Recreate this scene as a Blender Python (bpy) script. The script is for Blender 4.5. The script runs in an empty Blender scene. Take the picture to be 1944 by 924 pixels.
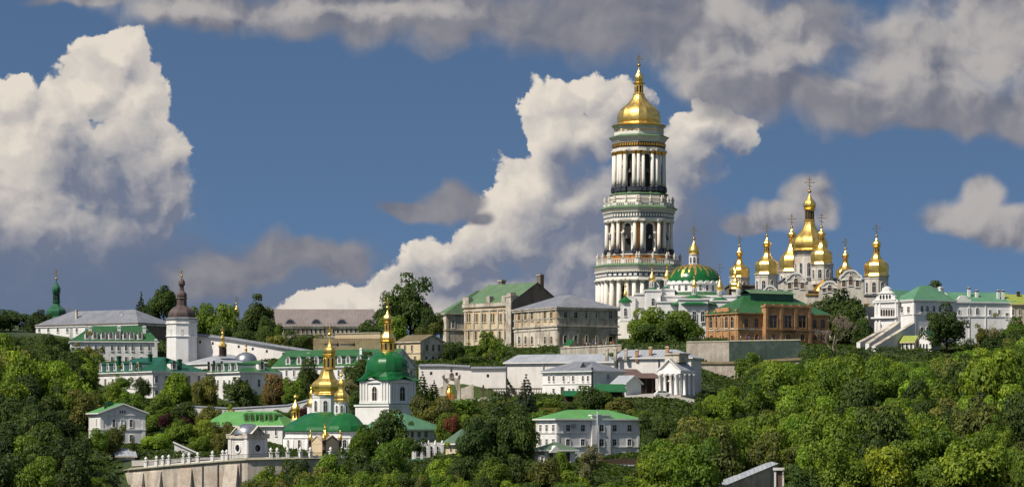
import bpy, bmesh, math, random
from math import sin, cos, pi, radians, sqrt, atan2
from mathutils import Vector, Matrix
import numpy as np

scene = bpy.context.scene
COL = scene.collection
random.seed(7)

# ---------------------------------------------------------------- camera, sun, sky
F = 5538.0          # focal length in pixels of a 1944 px wide picture
CX, HOR = 972.0, 830.0
cam_d = bpy.data.cameras.new("camera")
cam = bpy.data.objects.new("camera", cam_d)
COL.objects.link(cam)
cam.location = (0, 0, 0)
cam.rotation_euler = (pi / 2, 0, 0)
cam_d.sensor_width = 36.0
cam_d.lens = 36.0 * F / 1944.0
cam_d.shift_y = (HOR - 462.0) / 1944.0
cam_d.clip_start = 1.0
cam_d.clip_end = 20000.0
scene.camera = cam

SUN_EL = radians(50)
SUN_H = Vector((-0.80, -0.60, 0)).normalized()
SUN = Vector((SUN_H.x * cos(SUN_EL), SUN_H.y * cos(SUN_EL), sin(SUN_EL)))
sd = bpy.data.lights.new("sun", 'SUN')
sd.energy = 5.0
sd.angle = radians(0.5)
sd.color = (1.0, 0.93, 0.82)
so = bpy.data.objects.new("sun", sd)
COL.objects.link(so)
so.rotation_euler = (-SUN).to_track_quat('-Z', 'Y').to_euler()

scene.view_settings.view_transform = 'Standard'
scene.view_settings.look = 'None'
scene.view_settings.exposure = 0.0
scene.view_settings.gamma = 1.0
scene.view_settings.use_curve_mapping = False
scene.cycles.max_bounces = 6
scene.cycles.diffuse_bounces = 2
scene.cycles.glossy_bounces = 3
scene.cycles.transparent_max_bounces = 6
scene.cycles.transmission_bounces = 2
scene.cycles.caustics_reflective = False
scene.cycles.caustics_refractive = False
scene.cycles.use_denoising = True
scene.cycles.use_adaptive_sampling = True
scene.cycles.adaptive_threshold = 0.02
scene.cycles.adaptive_min_samples = 12

world = bpy.data.worlds.new("World")
scene.world = world
world.use_nodes = True


class NG:
    """tiny expression helper for node trees"""
    def __init__(s, nt):
        s.nt = nt
        s.n = nt.nodes
        s.l = nt.links

    def put(s, sock, v):
        if v is None:
            return
        if isinstance(v, (int, float, tuple, list, Vector)):
            sock.default_value = v
        else:
            s.l.new(v, sock)

    def m(s, op, a, b=None, c=None, clamp=False):
        nd = s.n.new('ShaderNodeMath')
        nd.operation = op
        nd.use_clamp = clamp
        s.put(nd.inputs[0], a)
        s.put(nd.inputs[1], b)
        s.put(nd.inputs[2], c)
        return nd.outputs[0]

    def v(s, op, a, b=None, c=None):
        nd = s.n.new('ShaderNodeVectorMath')
        nd.operation = op
        s.put(nd.inputs[0], a)
        if b is not None:
            if op == 'SCALE':
                s.put(nd.inputs[3], b)
            else:
                s.put(nd.inputs[1], b)
        s.put(nd.inputs[2], c)
        return nd.outputs['Value'] if op in ('LENGTH', 'DOT_PRODUCT', 'DISTANCE') else nd.outputs[0]

    def noise(s, vec, scale, detail=4, rough=0.55, col=False, dim='3D', dist=0.0):
        nd = s.n.new('ShaderNodeTexNoise')
        nd.noise_dimensions = dim
        s.put(nd.inputs['Vector'], vec)
        nd.inputs['Scale'].default_value = scale
        nd.inputs['Detail'].default_value = detail
        nd.inputs['Roughness'].default_value = rough
        nd.inputs['Distortion'].default_value = dist
        return nd.outputs['Color'] if col else nd.outputs[0]

    def voro(s, vec, scale, detail=0.0, smooth=0.3):
        nd = s.n.new('ShaderNodeTexVoronoi')
        nd.feature = 'SMOOTH_F1'
        s.put(nd.inputs['Vector'], vec)
        nd.inputs['Scale'].default_value = scale
        nd.inputs['Detail'].default_value = detail
        nd.inputs['Roughness'].default_value = 0.55
        nd.inputs['Smoothness'].default_value = smooth
        return nd.outputs['Distance']

    def ramp(s, x, a, b, lo=0.0, hi=1.0):
        nd = s.n.new('ShaderNodeMapRange')
        nd.interpolation_type = 'SMOOTHSTEP'
        s.put(nd.inputs[0], x)
        s.put(nd.inputs[1], a)
        s.put(nd.inputs[2], b)
        s.put(nd.inputs[3], lo)
        s.put(nd.inputs[4], hi)
        return nd.outputs[0]

    def mix(s, fac, a, b, mode='MIX'):
        nd = s.n.new('ShaderNodeMix')
        nd.data_type = 'RGBA'
        nd.blend_type = mode
        s.put(nd.inputs[0], fac)
        s.put(nd.inputs[6], a if not isinstance(a, tuple) or len(a) == 4 else (*a, 1))
        s.put(nd.inputs[7], b if not isinstance(b, tuple) or len(b) == 4 else (*b, 1))
        return nd.outputs[2]

    def comb(s, x, y, z):
        nd = s.n.new('ShaderNodeCombineXYZ')
        s.put(nd.inputs[0], x)
        s.put(nd.inputs[1], y)
        s.put(nd.inputs[2], z)
        return nd.outputs[0]

    def sep(s, v):
        nd = s.n.new('ShaderNodeSeparateXYZ')
        s.put(nd.inputs[0], v)
        return nd.outputs


def blob_group(name, blobs, k=0.35):
    """node group: direction coordinates -> smooth union of elliptical cloud masses"""
    g = bpy.data.node_groups.new(name, 'ShaderNodeTree')
    g.interface.new_socket('P', in_out='INPUT', socket_type='NodeSocketVector')
    g.interface.new_socket('F', in_out='OUTPUT', socket_type='NodeSocketFloat')
    N = NG(g)
    gi = g.nodes.new('NodeGroupInput')
    go = g.nodes.new('NodeGroupOutput')
    acc = None
    for (x, y, rx, ry) in blobs:
        d = N.v('MULTIPLY', N.v('SUBTRACT', gi.outputs[0], (x, y, 0.0)), (1.0 / rx, 1.0 / ry, 0.0))
        f = N.m('SUBTRACT', 1.0, N.v('LENGTH', d))
        acc = f if acc is None else N.m('SMOOTH_MAX', acc, f, k)
    g.links.new(acc, go.inputs[0])
    return g


def build_world():
    nt = world.node_tree
    nt.nodes.clear()
    N = NG(nt)
    out = nt.nodes.new('ShaderNodeOutputWorld')
    bg = nt.nodes.new('ShaderNodeBackground')
    bg.inputs['Strength'].default_value = 0.1
    nt.links.new(bg.outputs[0], out.inputs[0])
    tc = nt.nodes.new('ShaderNodeTexCoord')
    D = tc.outputs['Generated']
    x, y, z = N.sep(D)
    # clear sky: Nishita looked up a little higher than the view, for the deep blue of a polarised lens
    sky = nt.nodes.new('ShaderNodeTexSky')
    sky.sky_type = 'NISHITA'
    sky.sun_disc = False
    sky.sun_elevation = SUN_EL
    sky.sun_rotation = atan2(SUN_H.x, SUN_H.y)
    sky.air_density = 1.0
    sky.dust_density = 0.3
    sky.ozone_density = 2.0
    zz = N.m('ADD', N.m('MULTIPLY', N.m('MAXIMUM', z, 0.0), 2.2), 0.26)
    nt.links.new(N.v('NORMALIZE', N.comb(x, y, zz)), sky.inputs['Vector'])
    clear = N.mix(1.0, sky.outputs[0], (0.80, 0.88, 0.91), 'MULTIPLY')

    # direction coordinates on the northern sky (degrees-like, 5538 per unit slope)
    yc = N.m('MAXIMUM', y, 0.08)
    u = N.m('ADD', N.m('MULTIPLY', N.m('DIVIDE', x, yc), F), CX)
    v = N.m('SUBTRACT', HOR, N.m('MULTIPLY', N.m('DIVIDE', z, yc), F))
    p0 = N.comb(u, v, 0.0)

    def grp(g, vec):
        nd = nt.nodes.new('ShaderNodeGroup')
        nd.node_tree = g
        N.put(nd.inputs[0], vec)
        return nd.outputs[0]

    CU = blob_group('cumulus masses', [
        (225, 110, 85, 70), (165, 165, 80, 80), (265, 190, 90, 120), (110, 215, 100, 85), (20, 190, 70, 60), (30, 290, 140, 130),
        (150, 330, 200, 170), (265, 320, 85, 130), (318, 305, 55, 85), (305, 385, 75, 110),
        (60, 450, 240, 190), (220, 450, 140, 140), (-60, 350, 150, 190), (-300, 200, 200, 120),
        (1045, 180, 78, 64), (1120, 170, 80, 54), (1185, 195, 70, 66), (1040, 255, 78, 85), (1120, 270, 130, 100),
        (1030, 345, 112, 88), (965, 390, 72, 70), (1100, 380, 170, 140), (1000, 450, 170, 110), (900, 490, 110, 80), (1000, 560, 330, 90),
        (850, 475, 110, 46), (840, 525, 130, 80), (770, 550, 120, 62), (700, 575, 120, 55), (610, 595, 140, 44), (1140, 500, 200, 150),
        (1335, 230, 66, 52), (1385, 255, 66, 56), (1310, 300, 88, 95), (1275, 390, 75, 110),
        (2150, 300, 150, 120), (2500, 420, 220, 130), (-550, 420, 240, 150)], 0.45)
    GR = blob_group('grey cloud banks', [
        (160, 0, 160, 24), (400, 15, 250, 62), (620, 25, 290, 78), (880, 25, 330, 80), (1130, 40, 260, 82), (1290, 70, 170, 90), (1250, 10, 300, 100),
        (1330, 120, 110, 75), (1480, 70, 200, 120), (1450, 170, 190, 85), (1600, 190, 190, 78), (1750, 120, 220, 135), (1800, 215, 200, 66),
        (1900, 60, 180, 160), (1960, 220, 140, 70), (2200, 100, 300, 180),
        (860, 388, 66, 42), (780, 404, 80, 24), (905, 412, 44, 20), (545, 482, 140, 56), (640, 490, 80, 50), (470, 510, 140, 50), (400, 540, 120, 50),
        (1545, 365, 60, 50), (1490, 408, 95, 38), (1565, 398, 38, 50), (1420, 428, 66, 24),
        (1862, 370, 52, 54), (1830, 415, 90, 40), (1905, 432, 100, 50), (1990, 430, 90, 44),
        (300, -160, 700, 80), (1300, -250, 900, 160)], 0.4)
    LOW = blob_group('low haze of cloud', [
        (100, 540, 460, 150), (380, 570, 360, 110), (560, 540, 260, 100), (240, 440, 170, 140), (1010, 580, 380, 90), (1270, 470, 120, 150), (-500, 540, 500, 140)], 0.3)
    BASE = blob_group('cloud base murk', [
        (120, 560, 420, 110), (300, 520, 200, 90), (-100, 540, 200, 120), (400, 560, 130, 60), (1300, 480, 80, 100)], 0.3)
    SH = blob_group('cloud undersides', [
        (250, 400, 130, 120), (180, 500, 250, 120), (285, 470, 90, 130), (-60, 540, 260, 130), (150, 330, 70, 70),
        (1215, 300, 60, 120), (1170, 430, 90, 120), (1320, 420, 90, 130), (1370, 330, 50, 80), (1110, 540, 160, 70), (890, 530, 45, 60),
        (1090, 330, 60, 50), (1010, 500, 170, 60), (840, 530, 110, 40), (1060, 440, 80, 60), (1500, 440, 110, 26), (1890, 470, 110, 34)], 0.3)
    LIT = blob_group('sunlit parts of the banks', [
        (1385, 25, 50, 40), (1450, 48, 66, 40), (1530, 105, 90, 30), (1710, 30, 70, 44), (1850, 70, 130, 80), (1420, 115, 150, 30), (1890, 150, 90, 50), (1700, 130, 100, 50), (1280, 150, 60, 40), (330, 25, 210, 26), (700, 22, 200, 20), (1520, 385, 110, 60), (1860, 395, 110, 70)], 0.3)

    # turbulence
    w1 = N.v('SUBTRACT', N.noise(p0, 1 / 150.0, 2, 0.5, True, '2D'), (0.5, 0.5, 0.5))
    w2 = N.v('SUBTRACT', N.noise(p0, 1 / 34.0, 5, 0.6, True, '2D'), (0.5, 0.5, 0.5))
    pw = N.v('ADD', N.v('ADD', p0, N.v('SCALE', w1, 70.0)), N.v('SCALE', w2, 30.0))

    def dens(off):
        q = N.v('ADD', pw, off)
        f = grp(CU, q)
        bil = N.m('SUBTRACT', 0.42, N.voro(q, 1 / 75.0, 2.0, 0.45))
        fb = N.m('SUBTRACT', N.noise(q, 1 / 60.0, 6, 0.54, False, '2D'), 0.5)
        t = N.m('ADD', N.m('MULTIPLY', bil, 0.42), N.m('MULTIPLY', fb, 0.5))
        return N.m('ADD', f, t), f, t

    h0, f0, t0 = dens((0, 0, 0))
    h1, f1, t1 = dens((-16, -22, 0))
    relief = N.m('SUBTRACT', h0, h1)
    sh = N.ramp(N.m('ADD', grp(SH, N.v('ADD', p0, N.v('SCALE', w1, 70.0))), N.m('MULTIPLY', N.m('SUBTRACT', N.noise(p0, 1 / 85.0, 4, 0.5, False, '2D'), 0.5), 0.5)), -0.6, 0.75)
    a_cu = N.ramp(h0, 0.0, N.m('MULTIPLY_ADD', sh, 0.34, 0.11))
    br = N.m('ADD', N.m('MULTIPLY', relief, 0.7), 0.76)
    br = N.m('ADD', br, N.m('MULTIPLY', t0, 0.15))
    br = N.m('SUBTRACT', br, N.m('MULTIPLY', sh, 0.66), None, True)
    cu_col = N.mix(br, (1.75, 2.0, 2.75), (7.7, 7.0, 6.1))

    pg = N.v('ADD', p0, N.v('SCALE', w1, 70.0))
    gn = N.m('SUBTRACT', N.noise(pg, 1 / 110.0, 5, 0.47, False, '2D'), 0.5)
    gn2 = N.m('SUBTRACT', N.noise(N.v('ADD', pg, (-12, -18, 0)), 1 / 110.0, 5, 0.47, False, '2D'), 0.5)
    gb = N.m('SUBTRACT', 0.4, N.voro(N.v('MULTIPLY', pw, (0.7, 1.0, 1.0)), 1 / 80.0, 1.0, 0.5))
    fg = grp(GR, pg)
    hg = N.m('ADD', N.m('ADD', fg, N.m('MULTIPLY', gn, 0.75)), N.m('MULTIPLY', gb, 0.3))
    a_gr = N.m('MULTIPLY', N.ramp(hg, -0.08, 0.42), 0.97)
    lit = N.ramp(N.m('ADD', grp(LIT, pw), N.m('ADD', N.m('MULTIPLY', gn, 1.0), N.m('MULTIPLY', N.m('SUBTRACT', gn, gn2), 2.2))), -0.5, 0.95)
    gcol = N.mix(N.m('ADD', N.m('MULTIPLY', N.m('SUBTRACT', gn, gn2), 1.5), N.m('MULTIPLY_ADD', gn, 0.7, 0.4), None, True), (1.6, 1.7, 2.2), (3.1, 3.0, 3.2))
    gcol = N.mix(N.m('MULTIPLY', lit, 0.80), gcol, (5.2, 4.85, 4.6))

    a_lo = N.m('MULTIPLY', N.ramp(N.m('ADD', grp(LOW, pw), N.m('MULTIPLY', gn, 0.6)), -0.1, 0.7), 0.9)
    c = N.mix(a_lo, clear, (1.45, 1.85, 2.75))
    c = N.mix(a_cu, c, cu_col)
    c = N.mix(N.m('MULTIPLY', N.ramp(N.m('ADD', grp(BASE, pg), N.m('MULTIPLY', gn, 0.5)), -0.15, 0.8), 0.95), c, (1.3, 1.72, 2.65))
    c = N.mix(a_gr, c, gcol)
    # the rest of the sky, out of the photograph: scattered cumulus all round
    rn = N.noise(N.v('MULTIPLY', D, (1, 1, 2.2)), 2.6, 6, 0.55)
    ra = N.ramp(rn, 0.44, 0.6)
    rest = N.mix(N.m('MULTIPLY', ra, 0.8), clear, N.mix(N.ramp(rn, 0.55, 0.75), (3.6, 3.6, 3.9), (8.0, 7.5, 6.9)))
    # below the horizon: dull ground colour
    rest = N.mix(N.ramp(z, -0.02, 0.0), (0.5, 0.6, 0.5), rest)
    front = N.ramp(y, 0.75, 0.9)
    nt.links.new(N.mix(front, rest, c), bg.inputs['Color'])
    world.cycles.sampling_method = 'MANUAL'
    world.cycles.sample_map_resolution = 512


build_world()

# ---------------------------------------------------------------- pixel -> place helpers
def sc(Y):
    return Y / F


def X_(px, Y):
    return (px - CX) / F * Y


def Z_(py, Y):
    return (HOR - py) / F * Y


# ---------------------------------------------------------------- materials
def new_mat(name):
    m = bpy.data.materials.new(name)
    m.use_nodes = True
    nt = m.node_tree
    b = nt.nodes['Principled BSDF']
    return m, NG(nt), b


def tcoord(N, kind='Object'):
    tc = N.n.new('ShaderNodeTexCoord')
    return tc.outputs[kind]


def bump(N, b, h, strength=0.3, dist=0.1):
    bn = N.n.new('ShaderNodeBump')
    bn.inputs['Strength'].default_value = strength
    bn.inputs['Distance'].default_value = dist
    N.put(bn.inputs['Height'], h)
    N.l.new(bn.outputs[0], b.inputs['Normal'])


def plaster(name, col, stain=(0.35, 0.32, 0.27), amount=0.35, patch=None, patch_amt=0.0, rough=0.9):
    """limewashed masonry: soft blotches, rain streaks and optional patches of lost plaster"""
    m, N, b = new_mat(name)
    o = tcoord(N)
    blot = N.noise(o, 0.16, 5, 0.62)
    st = N.noise(N.v('MULTIPLY', o, (1.1, 1.1, 0.09)), 0.9, 4, 0.6)
    f = N.m('MULTIPLY', N.ramp(N.m('ADD', N.m('MULTIPLY', blot, 0.55), N.m('MULTIPLY', st, 0.45)), 0.42, 0.68), amount)
    c = N.mix(f, col, stain)
    if patch:
        pf = N.m('MULTIPLY', N.ramp(N.noise(N.v('ADD', o, (37, 11, 5)), 0.22, 6, 0.65), 0.52, 0.60), patch_amt)
        c = N.mix(pf, c, patch)
    fine = N.noise(o, 2.5, 3, 0.6)
    c = N.mix(0.12, c, N.mix(N.ramp(fine, 0.3, 0.7), (0.0, 0.0, 0.0), (1, 1, 1)), 'OVERLAY')
    N.put(b.inputs['Base Color'], c)
    b.inputs['Roughness'].default_value = rough
    bump(N, b, N.m('ADD', blot, N.m('MULTIPLY', fine, 0.4)), 0.25, 0.15)
    return m


def sheet_roof(name, col, col2, rough=0.45, seam=0.9, metallic=0.0, wear=0.5):
    """standing-seam sheet metal: ribs run down the slope, sheets differ a little"""
    m, N, b = new_mat(name)
    o = tcoord(N)
    g = N.n.new('ShaderNodeTexCoord')
    nx, ny, nz = N.sep(g.outputs['Normal'])
    ox, oy, oz = N.sep(o)
    along = N.mix(N.m('GREATER_THAN', N.m('ABSOLUTE', nx), N.m('ABSOLUTE', ny)), N.comb(ox, ox, ox), N.comb(oy, oy, oy))
    ax, _, _ = N.sep(along)
    fr = N.m('FRACT', N.m('DIVIDE', ax, seam))
    rib = N.m('LESS_THAN', fr, 0.16)
    cell = N.m('FLOOR', N.m('DIVIDE', ax, seam))
    row = N.m('FLOOR', N.m('DIVIDE', oz, 1.1))
    wn = N.n.new('ShaderNodeTexWhiteNoise')
    wn.noise_dimensions = '2D'
    N.put(wn.inputs['Vector'], N.comb(cell, row, 0))
    blot = N.noise(o, 0.25, 5, 0.6)
    f = N.m('ADD', N.m('MULTIPLY', N.ramp(blot, 0.38, 0.64), wear), N.m('MULTIPLY', wn.outputs[0], 0.5), None, True)
    rust = N.m('MULTIPLY', N.ramp(N.noise(N.v('MULTIPLY', o, (1, 1, .35)), .55, 6, .68), .60, .72), 0.45)
    c = N.mix(f, col, col2)
    c = N.mix(rust, c, tuple(.5 * k + .5 * q for k, q in zip(col, (.16, .13, .09))))
    c = N.mix(N.m('MULTIPLY', rib, 0.5), c, tuple(k * 0.45 for k in col))
    N.put(b.inputs['Base Color'], c)
    b.inputs['Roughness'].default_value = rough
    b.inputs['Metallic'].default_value = metallic
    bump(N, b, N.m('ADD', N.m('MULTIPLY', rib, 1.0), N.m('MULTIPLY', wn.outputs[0], 0.25)), 0.5, 0.06)
    return m


def brickwork(name):
    m, N, b = new_mat(name)
    o = tcoord(N)
    ox, oy, oz = N.sep(o)
    bt = N.n.new('ShaderNodeTexBrick')
    N.put(bt.inputs['Vector'], N.comb(N.m('ADD', ox, oy), oz, 0))
    bt.inputs['Color1'].default_value = (0.60, 0.32, 0.13, 1)
    bt.inputs['Color2'].default_value = (0.46, 0.22, 0.085, 1)
    bt.inputs['Mortar'].default_value = (0.34, 0.24, 0.15, 1)
    bt.inputs['Scale'].default_value = 1.0
    bt.inputs['Mortar Size'].default_value = 0.025
    bt.inputs['Brick Width'].default_value = 0.62
    bt.inputs['Row Height'].default_value = 0.24
    blot = N.noise(o, 0.35, 5, 0.65)
    c = N.mix(N.m('MULTIPLY', N.ramp(blot, 0.42, 0.66), 0.6), bt.outputs['Color'], (0.19, 0.10, 0.05))
    c = N.mix(N.m('MULTIPLY', N.ramp(N.noise(N.v('ADD', o, (9, 4, 2)), 0.5, 4, 0.6), 0.58, 0.7), 0.5), c, (0.48, 0.27, 0.11))
    N.put(b.inputs['Base Color'], c)
    b.inputs['Roughness'].default_value = 0.92
    bump(N, b, bt.outputs['Fac'], -0.3, 0.05)
    return m


def gold_mat(name, col=(1.0, 0.70, 0.21), rough=0.33, seam=1.1):
    m, N, b = new_mat(name)
    o = tcoord(N)
    ox, oy, oz = N.sep(o)
    n = N.noise(o, 0.8, 4, 0.6)
    cell = N.m('FLOOR', N.m('DIVIDE', oz, seam))
    ang = N.m('FLOOR', N.m('MULTIPLY', N.m('ARCTAN2', oy, ox), 5.1))
    wn = N.n.new('ShaderNodeTexWhiteNoise')
    wn.noise_dimensions = '2D'
    N.put(wn.inputs['Vector'], N.comb(cell, ang, 0))
    c = N.mix(N.m('MULTIPLY', N.ramp(n, 0.4, 0.7), 0.5), col, (col[0] * 0.72, col[1] * 0.58, col[2] * 0.45))
    N.put(b.inputs['Base Color'], c)
    b.inputs['Metallic'].default_value = 1.0
    N.put(b.inputs['Roughness'], N.m('MULTIPLY_ADD', wn.outputs[0], 0.10, rough))
    bump(N, b, N.m('ADD', N.noise(o, 0.9, 2, 0.5), N.m('MULTIPLY', wn.outputs[0], 0.12)), 0.18, 0.25)
    return m


def simple(name, col, rough=0.7, metallic=0.0, var=0.25, scale=1.2):
    m, N, b = new_mat(name)
    n = N.noise(tcoord(N), scale, 4, 0.6)
    c = N.mix(N.m('MULTIPLY', N.ramp(n, 0.35, 0.7), var), col, tuple(k * 0.4 for k in col))
    N.put(b.inputs['Base Color'], c)
    b.inputs['Roughness'].default_value = rough
    b.inputs['Metallic'].default_value = metallic
    return m


def leaf_mat(name):
    """leaves: the tone comes from the tree (object colour) and varies leaf by leaf"""
    m, N, b = new_mat(name)
    oi = N.n.new('ShaderNodeObjectInfo')
    at = N.n.new('ShaderNodeAttribute')
    at.attribute_name = 'tone'
    t = at.outputs['Fac']
    col = oi.outputs['Color']
    dark = N.mix(1.0, col, (0.55, 0.60, 0.75), 'MULTIPLY')
    lite = N.mix(1.0, col, (1.75, 1.5, 1.0), 'MULTIPLY')
    c = N.mix(t, dark, lite)
    br = N.noise(tcoord(N, 'Object'), 3.1, 3, 0.55)
    c = N.mix(N.m('MULTIPLY', N.ramp(br, 0.45, 0.7), 0.45), c, N.mix(1.0, c, (1.5, 1.25, 0.7), 'MULTIPLY'))
    N.put(b.inputs['Base Color'], c)
    b.inputs['Roughness'].default_value = 0.62
    b.inputs['Specular IOR Level'].default_value = 0.25
    tr = N.n.new('ShaderNodeBsdfTranslucent')
    N.put(tr.inputs[0], N.mix(1.0, c, (1.3, 1.5, 0.5), 'MULTIPLY'))
    mx = N.n.new('ShaderNodeMixShader')
    mx.inputs[0].default_value = 0.36
    N.l.new(b.outputs[0], mx.inputs[1])
    N.l.new(tr.outputs[0], mx.inputs[2])
    N.l.new(mx.outputs[0], N.n['Material Output'].inputs[0])
    return m


M = {}
M['white'] = plaster('white limewash', (0.80, 0.78, 0.76), (0.42, 0.40, 0.37), 0.55)
M['bright'] = plaster('fresh white limewash', (0.82, 0.80, 0.77), (0.5, 0.48, 0.44), 0.42)
M['towerwhite'] = plaster('white tower plaster', (0.78, 0.74, 0.66), (0.50, 0.44, 0.36), 0.35)
M['cathedral'] = plaster('cathedral plaster', (0.66, 0.61, 0.53), (0.32, 0.27, 0.21), 0.70, (0.46, 0.33, 0.19), 0.5)
M['fort'] = plaster('fortress limewash', (0.84, 0.79, 0.74), (0.52, 0.48, 0.44), 0.35, (0.66, 0.60, 0.53), 0.3)
M['mint'] = plaster('pale mint plaster', (0.66, 0.70, 0.66), (0.42, 0.44, 0.40), 0.4)
M['old'] = plaster('weathered cream plaster', (0.66, 0.54, 0.36), (0.22, 0.17, 0.12), 0.65, (0.45, 0.27, 0.12), 0.6)
M['oldgrey'] = plaster('weathered grey plaster', (0.58, 0.52, 0.43), (0.15, 0.125, 0.10), 0.85, (0.30, 0.22, 0.14), 0.6)
M['oldwhite'] = plaster('peeling white plaster', (0.66, 0.60, 0.50), (0.20, 0.17, 0.14), 0.75, (0.40, 0.28, 0.16), 0.5)
M['brownwall'] = plaster('brown stone gable', (0.20, 0.155, 0.12), (0.09, 0.07, 0.055), 0.8)
M['concrete'] = plaster('stained retaining wall', (0.56, 0.49, 0.41), (0.20, 0.175, 0.15), 0.75, (0.38, 0.28, 0.21), 0.5)
M['creamwall'] = plaster('cream wall', (0.66, 0.53, 0.34), (0.45, 0.35, 0.22), 0.3)
M['ochre'] = plaster('ochre plaster', (0.62, 0.30, 0.08), (0.40, 0.2, 0.07), 0.4)
M['stoneledge'] = plaster('mossy stone', (0.30, 0.28, 0.20), (0.13, 0.13, 0.08), 0.7)
M['brick'] = brickwork('ochre red brick')
M['gold'] = gold_mat('gilded sheet')
M['golddeep'] = gold_mat('old gilding', (1.0, 0.56, 0.10), 0.33)
M['brass'] = simple('gilt cross metal', (0.55, 0.36, 0.10), 0.4, 1.0)
M['iron'] = simple('dark iron', (0.04, 0.038, 0.035), 0.6)
M['green'] = sheet_roof('green sheet roof', (0.022, 0.095, 0.028), (0.036, 0.14, 0.043), 0.42)
M['greenlite'] = sheet_roof('light green sheet roof', (0.085, 0.27, 0.065), (0.13, 0.34, 0.10), 0.5)
M['greendark'] = sheet_roof('dark green sheet roof', (0.010, 0.085, 0.045), (0.018, 0.12, 0.065), 0.35)
M['greenpale'] = sheet_roof('pale patina green roof', (0.075, 0.205, 0.11), (0.12, 0.27, 0.15), 0.55)
M['greenold'] = sheet_roof('faded green roof', (0.085, 0.16, 0.075), (0.13, 0.21, 0.11), 0.6)
M['greengrey'] = sheet_roof('grey green shingle roof', (0.07, 0.13, 0.075), (0.11, 0.17, 0.10), 0.7)
M['dome_green'] = simple('green painted dome', (0.010, 0.125, 0.028), 0.24, 0.0, 0.35, 0.5)
M['dome_pale'] = simple('patina dome', (0.03, 0.13, 0.06), 0.3, 0.0, 0.4, 0.5)
M['dome_brown'] = simple('brown copper dome', (0.12, 0.085, 0.075), 0.5, 0.2, 0.5, 0.5)
M['silver'] = simple('zinc dome', (0.42, 0.44, 0.46), 0.35, 0.8, 0.5, 0.6)
M['zinc'] = sheet_roof('zinc sheet roof', (0.30, 0.32, 0.35), (0.42, 0.43, 0.45), 0.5, 0.9, 0.0, 0.5)
M['slate'] = sheet_roof('grey slate roof', (0.17, 0.18, 0.205), (0.26, 0.265, 0.29), 0.55, 0.8)
M['brownroof'] = sheet_roof('brown tile roof', (0.20, 0.165, 0.155), (0.26, 0.215, 0.20), 0.8, 0.5)
M['rustroof'] = sheet_roof('rusty sheet roof', (0.13, 0.075, 0.04), (0.17, 0.15, 0.07), 0.8, 0.7, 0.0, 0.9)
M['brownsheet'] = sheet_roof('brown sheet canopy', (0.13, 0.075, 0.06), (0.17, 0.105, 0.08), 0.6, 0.6)
M['olive'] = sheet_roof('yellow green roof', (0.24, 0.30, 0.045), (0.32, 0.36, 0.07), 0.55)
M['glass'] = simple('dark window glass', (0.018, 0.022, 0.03), 0.12, 0.0, 0.3, 0.7)
M['glassbrown'] = simple('brown window', (0.05, 0.035, 0.03), 0.25, 0.0, 0.4, 0.7)
M['dark'] = simple('dark opening', (0.02, 0.018, 0.016), 0.8)
M['blue'] = simple('blue glazed frieze', (0.045, 0.085, 0.17), 0.4, 0.0, 0.3, 0.8)
M['bluegrey'] = simple('blue grey moulding', (0.10, 0.14, 0.20), 0.5)
M['basestone'] = simple('dark column base', (0.04, 0.045, 0.06), 0.5)
M['timber'] = simple('dark brown timber', (0.075, 0.045, 0.03), 0.8)
M['orangewood'] = simple('orange wood', (0.5, 0.2, 0.04), 0.6)
M['netting'] = plaster('green scaffold netting', (0.045, 0.075, 0.060), (0.02, 0.038, 0.03), 0.8, (0.085, 0.115, 0.09), 0.6)
M['icon'] = simple('painted panel', (0.16, 0.10, 0.06), 0.6, 0.0, 0.7, 1.6)
M['leaf'] = leaf_mat('leaves')
M['bark'] = simple('bark', (0.07, 0.05, 0.035), 0.9, 0.0, 0.6, 1.5)
M['greytwig'] = simple('bare twigs', (0.22, 0.17, 0.13), 0.9, 0.0, 0.4, 1.5)


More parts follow.
